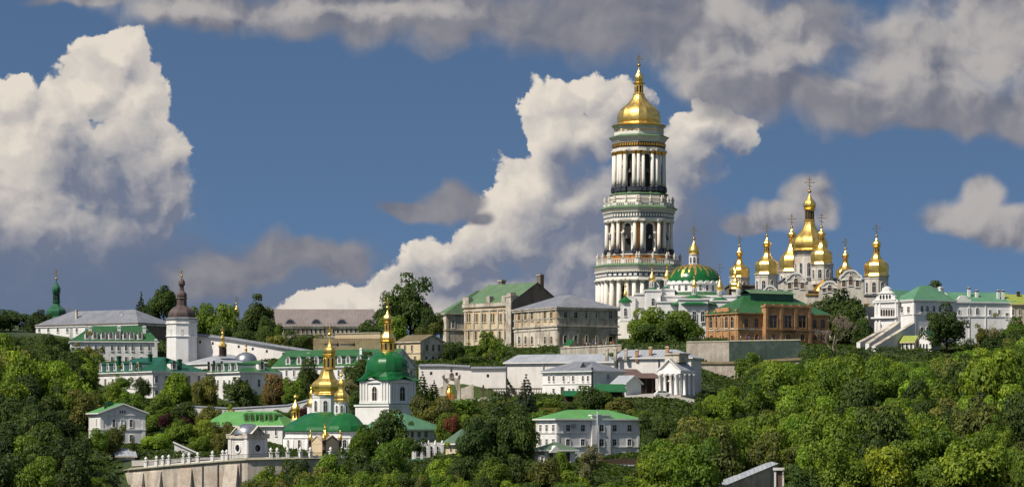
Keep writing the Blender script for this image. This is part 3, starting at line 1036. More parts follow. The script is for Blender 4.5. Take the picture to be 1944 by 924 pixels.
class Tower:
    """upright thing whose parts are given in picture rows and radii at one distance"""
    def __init__(s, name, label, cat, px, Y, yb, group=None):
        s.px, s.Y, s.yb = px, Y, yb
        s.k = sc(Y)
        s.o = place(px, Y, yb)
        s.root = thing(name, label, cat, s.o, 0, group)

    def z(s, py):
        return Z_(py, s.Y) - s.o.z

    def at(s, px, Y=None):
        Y = Y or s.Y
        return X_(px, Y) - s.o.x, Y - s.o.y

    def turn(s, name, rows, mats, n=16, px=None, Y=None, phase=0.0, smooth=True, sharp=False, sub=1, mfun=None, parent=None, cap=True):
        """rows (radius px, picture row) top or bottom first"""
        Y = Y or s.Y
        k = sc(Y)
        rows = sorted(rows, key=lambda r: -r[1]) if sub == 1 and rows[0][1] < rows[-1][1] else (rows[::-1] if rows[0][1] < rows[-1][1] else rows)
        zb = Z_(rows[0][1], Y)
        mb = MB()
        mb.lathe([(r * k, Z_(y, Y) - zb) for r, y in rows], n, m=0, phase=phase, smooth=smooth, sharp=sharp, sub=sub, mfun=mfun, cap=cap)
        x, yy = s.at(px if px is not None else s.px, Y)
        o = mb.build(name, mats if isinstance(mats, list) else [mats], s.root, (x, yy, zb - s.o.z))
        if parent:
            m = o.location - parent.location
            o.parent = parent
            o.location = m
        return o

    def cross(s, px, y0, y1, t=0.2, Y=None, mat='brass', parent=None):
        Y = Y or s.Y
        x, yy = s.at(px, Y)
        h = (y0 - y1) * sc(Y)
        loc = Vector((x, yy, Z_(y0, Y) - s.o.z))
        if parent:
            loc -= parent.location
        return cross_mb(h, t).build('cross', [mat], parent or s.root, loc)

    def drum(s, px, y0, y1, r, mat='white', n=8, phase=0.0, Y=None, win=None, wmat='white', corn=1.1, corn_mat=None, band=True, name='drum'):
        """polygonal drum from row y0 (top) to y1 with cornice and a window on each face: win=(w px, top row, bottom row)"""
        Y = Y or s.Y
        k = sc(Y)
        zb = Z_(y1, Y)
        h = (y1 - y0) * k
        R = r * k
        mb = MB()
        mb.lathe([(R, 0), (R, h * .93)], n, smooth=False, phase=phase)
        mb.lathe([(R * 1.03, h * .85), (R * 1.05, h * .88)], n, smooth=False, phase=phase)
        mb.lathe([(R * 1.02, h * .932), (R * corn, h * .97), (R * corn, h)], n, smooth=False, phase=phase, m=1)
        if band:
            mb.lathe([(R * 1.05, -0.02), (R * 1.05, h * .08), (R * 1.005, h * .1)], n, smooth=False, phase=phase)
        x, yy = s.at(px, Y)
        o = mb.build(name, [mat, corn_mat or mat], s.root, (x, yy, zb - s.o.z))
        if win:
            w, a, b = win
            ap = R * cos(pi / n)
            for j in range(n):
                fa = phase + (j + 0.5) * 2 * pi / n
                if sin(fa) < 0.35:
                    add_window(o, (ap * cos(fa), ap * sin(fa), (y1 - b) * k), fa + pi / 2, w * k, (b - a) * k, True, wmat, 'glass', 0.14, True)
        return o

    def pear(s, px, yb, R, ym, yn, rn, yl, Rc, yt, yx, n=8, mat='gold', Y=None, phase=0.0, ct=0.2, dark=True, cmat='brass', wide=1.0):
        """baroque pear dome with a lantern, a bulb and a cross"""
        d = ym - yn
        rows = [(R * 1.06, yb), (R * 1.0, yb - (yb - ym) * .14), (R * .955, yb - (yb - ym) * .32), (R * .98, yb - (yb - ym) * .6), (R, ym), (R * .97, ym - .13 * d), (R * .86, ym - .29 * d), (R * .65, ym - .44 * d), (R * .46 * wide, ym - .6 * d), (R * .33 * wide, ym - .78 * d), (rn * 1.1, ym - .93 * d), (rn, yn)]
        o = s.turn('dome', rows, mat, n, px, Y, phase, True, True, 4)
        e = yl - yt
        s.turn('lantern', [(rn * 1.25, yn + .5), (rn * 1.25, yn - .8), (rn * .9, yn - 1.2), (rn * .88, yl + 1.0), (rn * 1.3, yl + .2), (rn * 1.4, yl - .6), (rn, yl - 1)], mat, n, px, Y, phase, False, False, 1, None, o)
        s.turn('bulb', [(rn * .95, yl - .8), (Rc * .93, yl - .14 * e), (Rc, yl - .28 * e), (Rc * .86, yl - .46 * e), (Rc * .45, yl - .64 * e), (Rc * .18, yl - .84 * e), (.3, yt)], mat, n, px, Y, phase, True, True, 3, None, o)
        if dark and yn - yl > 5:
            k = sc(Y or s.Y)
            for j in range(n):
                fa = phase + (j + .5) * 2 * pi / n
                if sin(fa) < .3:
                    ap = rn * .9 * k * cos(pi / n) + .02
                    add_window(o, (ap * cos(fa), ap * sin(fa), (yb - yn + 2) * k), fa + pi / 2, rn * .42 * k, (yn - yl - 4) * k, True, mat, 'dark', 0.06, False, 'opening')
        if yx:
            s.cross(px, yt + .5, yx, ct, Y, cmat, o)
        return o

    def onion(s, px, yb, R, yt, yx=None, n=12, mat='gold', Y=None, ct=0.16, neck=.68, name='dome', sharp=False, cmat='brass', phase=0.0):
        e = yb - yt
        rows = [(R * neck, yb), (R * .92, yb - .12 * e), (R, yb - .26 * e), (R * .93, yb - .40 * e), (R * .68, yb - .55 * e), (R * .38, yb - .70 * e), (R * .17, yb - .85 * e), (.35, yt)]
        o = s.turn(name, rows, mat, n, px, Y, phase, True, sharp, 4)
        if yx:
            s.cross(px, yt + .3, yx, ct, Y, cmat, o)
        return o


# ---------------------------------------------------------------- the great bell tower
def great_tower():
    T = Tower('bell_tower', 'tallest tower, white tiered bell tower with many columns and one gilded dome', 'bell tower', 1213, 1000, 664)
    k = T.k
    PH = radians(-93.5)
    oc = dict(n=8, phase=PH, smooth=False)
    # cores of the four tiers
    T.turn('base_tier', [(90, 664), (90, 612), (87, 611), (87, 604)], 'towerwhite', **oc)
    T.turn('tier_wall', [(71, 604.1), (71, 532)], 'towerwhite', **oc)
    T.turn('tier_wall', [(57, 483), (57, 420.9)], 'ochre', **oc)
    T.turn('tier_wall', [(41, 366), (41, 287)], 'towerwhite', **oc)
    # entablature above the lowest visible order
    T.turn('entablature', [(80, 536), (82.5, 533), (82.5, 528.6), (81, 528.5), (81, 520), (82.5, 519.8), (82.5, 516), (84.5, 513), (86.5, 510), (87, 508)], 'towerwhite', **oc)
    T.turn('frieze', [(81.4, 528.2), (81.4, 520.2)], 'blue', **oc)
    T.turn('cornice_roof', [(88, 508), (88, 507), (78, 502.6)], 'greenold', **oc)
    T.turn('attic', [(77, 503), (77, 500), (64, 499.9), (64, 487), (66, 486.5), (66, 484.5), (60, 482)], ['towerwhite', 'ochre', 'basestone'], mfun=lambda j, q: 1 if j in (2,) else (2 if j >= 5 else 0), **oc)
    T.turn('entablature', [(64, 424), (66, 421), (66.5, 417.5), (65.5, 417.2), (65.5, 407), (66.5, 406.5), (67, 404), (69.5, 402), (72, 400), (72.4, 398.5)], 'towerwhite', **oc)
    T.turn('frieze', [(65.9, 416.6), (65.9, 407.4)], 'bluegrey', **oc)
    T.turn('cornice_roof', [(73.5, 398.5), (73.5, 397.5), (64, 392)], 'greenold', **oc)
    T.turn('attic', [(63, 393), (63, 389), (54, 388.8), (54, 380), (56, 379), (56, 374), (52, 372)], 'towerwhite', **oc)
    T.turn('cornice_roof', [(57, 372), (57, 371), (49, 366)], 'greenold', **oc)
    T.turn('entablature', [(48, 291), (50, 288), (51, 283.4), (49.5, 283.2), (49.5, 271), (51, 270.6), (52, 268), (55, 265), (57, 262.6)], 'towerwhite', **oc)
    T.turn('frieze', [(50, 282.6), (50, 273)], 'timber', **oc)
    T.turn('cornice_roof', [(57.6, 262.6), (57.6, 261.8), (48, 258)], 'greenold', **oc)
    T.turn('attic', [(47, 259), (47, 245), (49, 244), (51, 241)], 'towerwhite', **oc)
    T.turn('gilded_rim', [(52, 241), (52.5, 239.6), (44, 237.4), (39, 236.8)], 'golddeep', n=16, phase=PH, smooth=False)

    T.turn('plinth_band', [(51.5, 366), (51.5, 363), (50, 362.5), (50, 358.5), (43, 357)], 'basestone', **oc)
    T.turn('plinth_band', [(65.5, 484.4), (65.5, 481), (64.5, 480.5), (60, 479)], 'basestone', **oc)
    # ornament rings: one mesh per ring
    def ring_blocks(name, r, y0, y1, per, w, mat, d=0.3):
        mb = MB()
        ap = r * k * cos(pi / 8)
        half = r * k * sin(pi / 8)
        for j in range(8):
            fa = PH + (j + .5) * pi / 4
            fr = ((ap * cos(fa), ap * sin(fa)), (-sin(fa), cos(fa)), (cos(fa), sin(fa)))
            for q in range(per):
                u = -half + (q + .5) * 2 * half / per
                mb.fbox(fr, u - w / 2, u + w / 2, T.z(y1), T.z(y0), -0.05, d)
        mb.build(name, [mat], T.root)
    ring_blocks('frieze_ornament', 81.5, 522.5, 526.5, 6, 1.1, 'towerwhite')
    ring_blocks('dentils', 82.6, 516.4, 519.4, 16, 0.4, 'towerwhite', .5)
    ring_blocks('frieze_ornament', 66, 409, 414.5, 9, 0.55, 'towerwhite')
    ring_blocks('dentils', 67, 404.2, 406.4, 14, 0.35, 'towerwhite', .5)
    ring_blocks('frieze_ornament', 50.1, 275, 280, 8, 0.5, 'golddeep')
    ring_blocks('attic_ornament', 47.1, 248, 251, 4, 0.9, 'golddeep', .15)
    ring_blocks('attic_ornament', 64.1, 489, 496, 3, 3.6, 'orangewood', .2)

    def column_mesh(h, r, mats):
        mb = MB()
        mb.box(-r * 1.5, r * 1.5, -r * 1.5, r * 1.5, 0, h * .09, 0)
        mb.lathe([(r * 1.4, h * .091), (r * 1.45, h * .11), (r * 1.1, h * .14)], 10, m=0)
        mb.lathe([(r * 1.02, h * .14), (r, h * .3), (r * .84, h * .89)], 10, m=1)
        mb.lathe([(r * .86, h * .885), (r * .95, h * .9), (r * 1.0, h * .93), (r * 1.45, h * .965)], 8, m=2)
        mb.box(-r * 1.5, r * 1.5, -r * 1.5, r * 1.5, h * .966, h * .999, 1)
        return mb.mesh('column', mats)

    def columns(R, y0, y1, r, offs, mats, din=0.0):
        me = column_mesh((y1 - y0) * k, r * k, mats)
        for j in range(8):
            a0 = PH + j * pi / 4
            for o in offs:
                a = a0 + radians(o)
                rr = R * k * (1 - din * abs(o))
                link('column', me, T.root, (rr * cos(a), rr * sin(a), T.z(y1)), a)
    columns(79.5, 533, 603, 4.6, (-16.5, -5.5, 5.5, 16.5), ['towerwhite', 'towerwhite', 'towerwhite'], 0.0022)
    columns(62, 421, 482.6, 3.6, (-6.5, 6.5), ['basestone', 'towerwhite', 'towerwhite'], 0.001)
    columns(48, 287.5, 366, 3.5, (-11, 0, 11), ['basestone', 'towerwhite', 'golddeep'], 0.003)
    # bell openings
    def openings(r, y0, y1, w, gm, border, fm='towerwhite', name='bell_opening'):
        ap = r * k * cos(pi / 8)
        me = window_mesh(w * k, (y1 - y0) * k, True, fm, gm, border, False)
        for j in range(8):
            fa = PH + (j + .5) * pi / 4
            o = link(name, me, T.root, (ap * cos(fa), ap * sin(fa), T.z(y1)), fa + pi / 2)
            # small columns and a hanging bell in the opening
            mb = MB()
            for sg in (-1, 1):
                mb.lathe([(.5, -.3), (.5, .3), (.36, .35), (.3, (y1 - y0) * k * .62), (.6, (y1 - y0) * k * .66), (.6, (y1 - y0) * k * .7)], 8, (sg * (w * k / 2 + .55), -.35), 0)
            mb.build('jamb_columns', [fm], o)
            mb = MB()
            mb.lathe([(.9, 0), (.7, .3), (.5, 1.0), (.3, 1.35), (.05, 1.45)], 10, (0, -.62), 0)
            mb.tube((0, -.62, 1.4), (0, -.62, 2.1), .06)
            mb.build('bell', ['iron'], o, (0, -0.1, (y1 - y0) * k * .45))
    openings(57, 427, 481, 14.5, 'dark', 1.3)
    openings(41, 295, 361, 13.5, 'dark', .6)
    openings(71, 543, 600, 12, 'glassbrown', .8, 'creamwall', 'portal')
    # balustrades with urns
    def balustrade(r, y0, y1, uy):
        ap = r * k * cos(pi / 8)
        half = r * k * sin(pi / 8)
        mb = MB()
        for j in range(8):
            fa = PH + (j + .5) * pi / 4
            fr = ((ap * cos(fa), ap * sin(fa)), (-sin(fa), cos(fa)), (cos(fa), sin(fa)))
            mb.fbox(fr, -half, half, T.z(y0 + 1.2), T.z(y0), -.25, .25)
            for q in range(13):
                u = -half + (q + .5) * 2 * half / 13
                big = q % 6 == 0
                mb.fbox(fr, u - (.6 if big else .14), u + (.6 if big else .14), T.z(y1), T.z(y0 + 1.25), -.3 if big else -.14, .3 if big else .14)
        mb.build('balustrade', ['towerwhite'], T.root)
        um = MB()
        um.lathe([(.5, 0), (.5, .3), (.25, .5), (.62, 1.0), (.6, 1.3), (.25, 1.6), (.35, 1.8), (.05, 2.3)], 8)
        ume = um.mesh('urn', ['oldwhite'])
        for j in range(8):
            fa = PH + (j + .5) * pi / 4
            for u in (-half * .92, 0, half * .92):
                link('urn', ume, T.root, (ap * cos(fa) - sin(fa) * u, ap * sin(fa) + cos(fa) * u, T.z(uy)))
    balustrade(79, 494.5, 503.5, 494.5)
    balustrade(65, 387, 393.5, 387)
    # dome
    d = T.turn('dome', [(42.5, 237), (40.2, 234.5), (41, 231), (41.3, 224), (39.5, 216), (35.5, 209), (29, 202.5), (22, 197), (16.5, 191), (12.5, 185), (9.5, 180)], 'gold', 16, None, None, PH, True, True, 4)
    T.turn('lantern', [(11, 180.5), (11, 178.5), (8.2, 177.8), (8, 161), (11.5, 159.4), (12, 158), (9, 157)], 'gold', 8, None, None, PH, False, False, 1, None, d)
    T.turn('bulb', [(6.5, 157.5), (8, 151), (8.3, 147), (7, 142.5), (4.5, 139), (2.2, 135), (1.2, 131), (.6, 127)], 'gold', 8, None, None, PH, True, True, 3, None, d)
    for j in range(8):
        fa = PH + (j + .5) * pi / 4
        if sin(fa) < .3:
            ap = 8.1 * k * cos(pi / 8)
            add_window(d, (ap * cos(fa), ap * sin(fa), (237 - 176) * k), fa + pi / 2, 3.4 * k, 12.5 * k, True, 'gold', 'dark', .1, False, 'opening')
    T.cross(1213, 127.5, 104, 0.24, None, 'brass', d)


great_tower()


# ---------------------------------------------------------------- cathedral with many gilded domes
def cathedral():
    T = Tower('cathedral', 'cream baroque cathedral crowned with a cluster of large gilded domes', 'cathedral', 1540, 1030, 640)
    k = T.k
    ph = radians(-87.5)
    # body: stepped blocks with curved gables
    def block(name, px0, px1, y0, y1, Ya, Yb, mat='cathedral', roof=None):
        mb = MB()
        x0, x1 = X_(px0, Ya) - T.o.x, X_(px1, Ya) - T.o.x
        mb.box(x0, x1, Ya - T.Y, Yb - T.Y, T.z(y1), T.z(y0), 0)
        mb.box(x0 - .4, x1 + .4, Ya - T.Y - .4, Yb - T.Y + .4, T.z(y0) + .002, T.z(y0) + .5, 1)
        return mb.build(name, [mat, roof or mat], T.root)
    block('nave', 1444, 1686, 556, 645, 1018, 1048, roof='slate')
    block('aisle', 1436, 1476, 556, 645, 1012, 1046, roof='slate')
    block('aisle', 1644, 1690, 566, 645, 1010, 1046, roof='slate')
    block('apse_block', 1532, 1600, 566, 645, 1008, 1020, roof='golddeep')
    block('side_chapel', 1596, 1648, 585, 645, 1004, 1018, roof='golddeep')
    block('choir', 1490, 1612, 533, 557, 1020, 1046, roof='slate')
    block('chapel', 1384, 1436, 541, 645, 1036, 1056, 'brownwall')

    def gable(px, w, y_eave, y_top, Y):
        """curved baroque gable with three niches"""
        kk = sc(Y)
        fr = ((X_(px, Y) - T.o.x, Y - T.Y), (1, 0), (0, -1))
        h = (y_eave - y_top) * kk
        W = w * kk / 2
        pts = [(-W, -8), (W, -8), (W, h * .34), (W * .86, h * .40), (W * .78, h * .62), (W * .6, h * .70)]
        pts += [(W * .56 * cos(pi * j / 10), h * .70 + h * .30 * sin(pi * j / 10)) for j in range(1, 10)]
        pts += [(-W * .6, h * .70), (-W * .78, h * .62), (-W * .86, h * .40), (-W, h * .34)]
        pts = [(u, z + T.z(y_eave)) for u, z in pts]
        mb = MB()
        mb.ext(fr, pts, -1.2, 0.0, 0)
        mb.ring(fr, [(u * 1.04, z + .35) for u, z in pts[2:]] + [(0, T.z(y_eave) + h * .4)], [(u * .93, z - .25) for u, z in pts[2:]] + [(0, T.z(y_eave) + h * .4 - .02)], -.3, .28, 1)
        g = mb.build('gable', ['cathedral', 'bright'], T.root)
        x, y = fr[0]
        for u, a, b, ww in ((-W * .52, -.1, .42, 1.3), (0, .0, .62, 1.5), (W * .52, -.1, .42, 1.3), (0, .70, .88, .7)):
            add_window(g, (x + u, y - .02, T.z(y_eave) + a * h), 0, ww, (b - a) * h, True, 'bright', 'icon', .22, False, 'niche')
    gable(1511, 46, 551, 524, 1009.6)
    gable(1615, 50, 549, 521, 1002.8)
    gable(1462, 30, 566, 548, 1009)
    gable(1575, 40, 560, 541, 1003.6)
    # windows on the body
    for px, y0, y1, Y in ((1488, 566, 590, 1017.9), (1502, 566, 590, 1017.9), (1546, 580, 600, 1007.9), (1560, 580, 600, 1007.9), (1578, 580, 600, 1007.9), (1634, 606, 626, 1003.9), (1622, 606, 626, 1003.9), (1394, 560, 580, 1035.9), (1408, 552, 580, 1035.9), (1452, 580, 600, 1011.9), (1664, 590, 612, 1009.9), (1678, 590, 612, 1009.9)):
        kk = sc(Y)
        add_window(T.root, (X_(px, Y) - T.o.x, Y - T.Y, Z_(y1, Y) - T.o.z), 0, 5.5 * kk, (y1 - y0) * kk, True, 'bright', 'glass', .35, True)
    # low gilded roofs over the apses
    for px, r, y0, y1, Y in ((1563, 21, 553, 531, 1010), (1625, 17, 585, 566, 1006)):
        T.turn('apse_roof', [(r, y0), (r * .97, y0 - 2), (r * .7, y0 - .45 * (y0 - y1)), (r * .35, y0 - .75 * (y0 - y1)), (.6, y1)], 'golddeep', 8, px, Y, ph, True, True, 3)
    # drums and domes: px, drum top, drum bottom, drum radius, Y, window
    D = T.drum
    D(1539, 477, 536, 31, 'cathedral', 12, ph, 1036, (6, 500, 526), 'bright')
    T.pear(1537, 476.5, 35, 464, 419, 9, 398, 12, 366, 336, 12, 'gold', 1036, ph, .24)
    D(1561, 501, 540, 20.5, 'cathedral', 8, ph, 1018, (6.5, 512, 529), 'bright')
    T.pear(1559.5, 502, 21, 485, 459, 5.2, 448, 8, 433, 404, 8, 'gold', 1018, ph)
    D(1502, 514, 545, 22, 'cathedral', 8, ph, 1046, (6, 524, 538), 'bright')
    T.pear(1503, 515, 23.5, 497, 461, 5.2, 450, 8, 433, 406, 8, 'gold', 1046, ph)
    D(1455, 520, 566, 21.5, 'cathedral', 8, ph, 1016, (6.5, 533, 552), 'bright')
    T.pear(1456, 521, 23, 504, 479, 5.5, 468, 8, 449, 425, 8, 'gold', 1016, ph)
    D(1404, 526, 560, 19, 'cathedral', 8, ph, 1046, (5.5, 536, 550), 'bright')
    T.pear(1404, 527, 19.5, 514, 493, 4.4, 485, 6.8, 468, 447, 8, 'gold', 1046, ph)
    D(1606, 531, 556, 17.5, 'cathedral', 8, ph, 1028, (5.5, 538, 550), 'bright')
    T.pear(1605, 532, 19, 519, 497, 4.4, 489, 6.8, 474, 452, 8, 'gold', 1028, ph)
    D(1664, 523, 568, 22.5, 'cathedral', 8, ph, 1014, (7, 536, 556), 'bright')
    T.pear(1664, 524, 23.8, 506, 481, 6, 469, 8.2, 450, 425, 8, 'gold', 1014, ph)
    # small gilded cupolas low at the left end
    D(1396, 547, 562, 7, 'cathedral', 8, ph, 1012, None)
    T.pear(1396, 548, 11.5, 541, 528, 3, 522, 4.2, 510, 495, 8, 'gold', 1012, ph, .14, False)


cathedral()


# ---------------------------------------------------------------- refectory church with the wide green dome
def refectory():
    T = Tower('refectory_church', 'white church with a wide green dome with golden rays and small gilt onions', 'church', 1317, 930, 690)
    k = T.k
    mb = MB()
    def blk(px0, px1, y0, Ya, Yb, m=0, y1=690):
        x0, x1 = X_(px0, Ya) - T.o.x, X_(px1, Ya) - T.o.x
        mb.box(x0, x1, Ya - T.Y, Yb - T.Y, T.z(y1), T.z(y0), m)
        mb.box(x0 - .3, x1 + .3, Ya - T.Y - .3, Yb - T.Y + .3, T.z(y0) + .003, T.z(y0) + .45, m)
    blk(1256, 1400, 566, 919, 946)
    blk(1227, 1254, 557, 913, 924)
    blk(1257, 1281, 553, 921, 934)
    blk(1289, 1344, 576, 905, 918)
    blk(1340, 1400, 578, 909, 922)
    blk(1207, 1226, 560, 926, 938)
    blk(1249, 1292, 580, 909, 918)
    mb.build('wall', ['bright'], T.root)
    for px, y0, y1, Y, w in ((1240, 566, 580, 912.7, 6), (1252.5, 588, 602, 908.7, 6), (1300, 590, 610, 904.7, 7), (1318, 590, 610, 904.7, 7), (1334, 590, 610, 904.7, 7), (1366, 592, 610, 908.7, 7), (1385, 592, 610, 908.7, 7), (1270, 590, 606, 908.7, 6), (1235, 590, 606, 912.7, 6)):
        kk = sc(Y)
        add_window(T.root, (X_(px, Y) - T.o.x, Y - T.Y, Z_(y1, Y) - T.o.z), 0, w * kk, (y1 - y0) * kk, True, 'bright', 'glass', .25, True)
    # drum ringed with little arched gables
    dr = T.drum(1317, 538, 556, 52, 'bright', 24, 0.05, None, (4.6, 543, 554), 'bright', 1.0)
    kb = MB()
    for j in range(24):
        a = 0.05 + (j + .5) * 2 * pi / 24
        R = 52 * k * cos(pi / 24)
        fr = ((R * cos(a), R * sin(a)), (-sin(a), cos(a)), (cos(a), sin(a)))
        r = 6.6 * k
        z = T.z(541)
        kb.ext(fr, [(r * cos(q * pi / 8), z + r * sin(q * pi / 8)) for q in range(9)], -.15, .45, 0)
    kb.build('arched_gables', ['bright'], T.root)
    R = [(51.5, 538), (51, 531), (48, 523), (42, 515), (33, 508.5), (22, 504.5), (11, 502.6)]
    mb = MB()
    zb = Z_(538, T.Y)
    pr = [(r * k, Z_(y, T.Y) - zb) for r, y in R]
    mb.lathe(pr, 48, smooth=True, sub=4, mfun=lambda j, q: 0)
    dome = mb.build('dome', ['dome_green'], T.root, (0, 0, zb - T.o.z))
    # golden rays laid on the dome as thin gilded sheets
    ry = MB()
    import bisect
    sub = []
    for q in range(len(pr) - 1):
        for t in (0, .34, .67):
            sub.append((pr[q][0] * (1 - t) + pr[q + 1][0] * t, pr[q][1] * (1 - t) + pr[q + 1][1] * t))
    sub.append(pr[-1])
    NR = 24
    for j in range(NR):
        a = j * 2 * pi / NR
        lo = (4, 7, 5, 8)[j % 4]
        pts = sub[lo:]
        n = len(pts)
        for q in range(n - 1):
            w0, w1 = [(.015 + .112 * min(1, i / (n * .75)) ** .8) for i in (q, q + 1)]
            P = lambda rz, da: ((rz[0] + .10) * cos(a + da), (rz[0] + .10) * sin(a + da), rz[1] + .13)
            ry.poly([P(pts[q], -w0), P(pts[q], w0), P(pts[q + 1], w1), P(pts[q + 1], -w1)])
    ry.build('golden_rays', ['gold'], dome)
    T.turn('skirt_roof', [(72, 567), (70, 565), (53, 555.5)], 'green', 24)
    T.drum(1317.5, 483, 503, 9.5, 'bright', 8, .39, None, (4, 488, 500), 'bright', 1.15)
    T.onion(1317.5, 484, 10.4, 455, 428, 12, 'gold', None, .2, .6)
    # little gilded cupolas on the roofs: px, onion bottom/top, r, cross top, lantern bottom, base dome
    def cup(px, y_on, R_, yt, yx, y_lb, rl, Y, base=None):
        T.drum(px, y_on, y_lb, rl, 'bright', 8, .39, Y, (rl * .5, y_on + 2, y_lb - 2), 'bright', 1.2)
        T.onion(px, y_on + .4, R_, yt, yx, 10, 'gold', Y, .14, .6)
        if base:
            r, y0, y1, m = base
            T.turn('small_dome', [(r, y0), (r * .98, y0 - .3 * (y0 - y1)), (r * .78, y0 - .7 * (y0 - y1)), (rl * 1.1, y1)], m, 8, px, Y, .39, True, True, 3)
    cup(1238, 534, 6.8, 513, 500, 547, 5, 918, (12, 557, 545, 'dome_pale'))
    cup(1266.5, 530, 6.6, 510, 500, 545, 5, 928, (12, 553, 543, 'dome_pale'))
    cup(1318, 546, 5.2, 528, 510, 560, 4, 909, (18, 576, 559, 'dome_green'))
    cup(1366.5, 552, 7.2, 528, 498, 565, 5, 914, (19, 578, 564, 'dome_green'))
    cup(1402.5, 548, 5.4, 532, 516, 562, 4.4, 922, (9, 570, 560, 'dome_green'))
    T.turn('side_roof', [(48, 579), (46, 577), (16, 566), (2, 563)], 'dome_green', 8, 1316, 911, .39, False)
    T.turn('side_roof', [(36, 581), (34, 579), (14, 570), (2, 567)], 'dome_green', 8, 1370, 915, .39, False)


refectory()

# small chapel with a gilt spike in front of the great tower
T = Tower('small_chapel', 'small white chapel with green cap and thin gilt spire below the tallest tower', 'chapel', 1187, 920, 610)
T.drum(1187, 574, 610, 13, 'bright', 4, pi / 4, None, (5, 585, 600), 'bright', 1.08)
T.turn('roof', [(14, 574.4), (12, 570), (6, 566), (3, 563)], 'dome_green', 8, None, None, .39, True, True, 3)
T.onion(1187, 564, 3.6, 545, 527, 8, 'gold', None, .16, .5)
T.drum(1199, 562, 612, 8, 'bright', 4, pi / 4, 926, None, 'bright', 1.1, None, True, 'turret')

# ---------------------------------------------------------------- houses on the upper terrace
def brick_house():
    h = House('brick_house', 'ochre red brick two-storey house with a bright green metal roof on the high terrace', 'house', 1401, 868, 1340, 1574, 30, 593, 647, 'brick')
    zt = h.zR(1440, 626)
    h.belt(zt, .35, .2, 0)
    h.belt(h.H - .5, .5, .35, 1)
    h.wins('L', (1350, 1359.5, 1371, 1380, 1390.5), 600, 622, 5.4, True, 'creamwall', 'glass', .2)
    h.wins('L', (1351, 1391), 637, 646, 4, False, 'brick', 'glass', .1)
    h.wins('L', (1371,), 635, 646.5, 7, True, 'brick', 'glass', .1)
    h.wins('R', (1416, 1435.5), 604, 621, 7.4, True, 'brick', 'glass', .2)
    h.wins('R', (1546, 1562), 606, 622, 7.4, True, 'brick', 'glass', .2)
    h.wins('R', (1420, 1436), 634, 645, 7, True, 'brick', 'glass', .2)
    h.wins('R', (1547, 1562), 635, 645, 7, True, 'brick', 'glass', .2)
    # projecting middle block with a brick parapet
    a, b = h.tR(1447), h.tR(1534)
    mb = MB()
    d = 1.6
    ztop = h.zR(1490, 584)
    mb.fbox(h.FR, a, b, -2, ztop, -.3, d)
    mb.fbox(h.FR, a - .25, b + .25, ztop + .003, ztop + .5, -.5, d + .25)
    for u in np.linspace(a + .6, b - .6, 6):
        mb.fbox(h.FR, u - .5, u + .5, ztop + .503, ztop + .95, d - .9, d + .1)
    mb.fbox(h.FR, a + .1, b - .1, ztop + .51, ztop + .8, d - .6, d - .05)
    for u in np.linspace(a + .5, b - .5, 4):
        mb.fbox(h.FR, u - .45, u + .45, -1, ztop - .002, d - .05, d + .22)
    mb.fbox(h.FR, a - .1, b + .1, zt, zt + .4, d + .001, d + .3)
    blk = mb.build('projecting_block', ['brick'], h.root)
    for px in (1462, 1490, 1517):
        t = h.tR(px)
        z0, z1 = h.zR(px, 622), h.zR(px, 598)
        add_window(blk, (t, -d, z0), 0, 2.7, z1 - z0, False, 'brick', 'glass', .3)
        z0, z1 = h.zR(px, 646), h.zR(px, 635)
        add_window(blk, (t, -d, z0), 0, 1.7, z1 - z0, True, 'brick', 'glass', .2)
    # raised parapet and turrets on the lit side
    pm = MB()
    for px in (1344, 1358, 1371, 1384, 1398):
        t = h.tL(px)
        pm.fbox(h.FL, t - .5, t + .5, h.H + .51, h.H + 1.1, -.7, .3)
        pm.fbox(h.FL, t - .4, t + .4, -.5, h.H - .55, -.05, .22)
    pm.fbox(h.FL, h.tL(1383), h.tL(1359), h.H + .5, h.H + 1.7, -.65, .1)
    pm.build('parapet', ['brick'], h.root)
    # roofs: hip with a raised lantern strip
    h.hip(None, 5.6, .55, 'green', 8.5, 8.5, 'x')
    x0, x1 = 8.8, h.wR - 8.8
    ym = h.wL / 2
    mb = MB()
    mb.box(x0, x1, ym - 2.4, ym + 2.4, h.H + 3.6, h.H + 6.2, 1)
    mb.poly([(x0 - .5, ym - 3, h.H + 6.21), (x1 + .5, ym - 3, h.H + 6.21), (x1 + .5, ym, h.H + 7.4), (x0 - .5, ym, h.H + 7.4)])
    mb.poly([(x1 + .5, ym + 3, h.H + 6.21), (x0 - .5, ym + 3, h.H + 6.21), (x0 - .5, ym, h.H + 7.4), (x1 + .5, ym, h.H + 7.4)])
    mb.poly([(x0 - .5, ym - 3, h.H + 6.2), (x0 - .5, ym + 3, h.H + 6.2), (x1 + .5, ym + 3, h.H + 6.2), (x1 + .5, ym - 3, h.H + 6.2)])
    mb.build('roof_lantern', ['greenold', 'greendark'], h.root)
    # balcony under the middle windows
    mb = MB()
    mb.fbox(h.FR, h.tR(1478), h.tR(1502), zt - .2, zt, d, d + 1.2)
    for u in np.linspace(h.tR(1478), h.tR(1502), 9):
        mb.fbox(h.FR, u - .05, u + .05, zt, zt + 1, d + 1.1, d + 1.18)
    mb.fbox(h.FR, h.tR(1478), h.tR(1502), zt + 1.0, zt + 1.08, d + 1.08, d + 1.2)
    mb.build('balcony', ['iron'], h.root)
    h.done(['oldwhite', 'brick'])


brick_house()


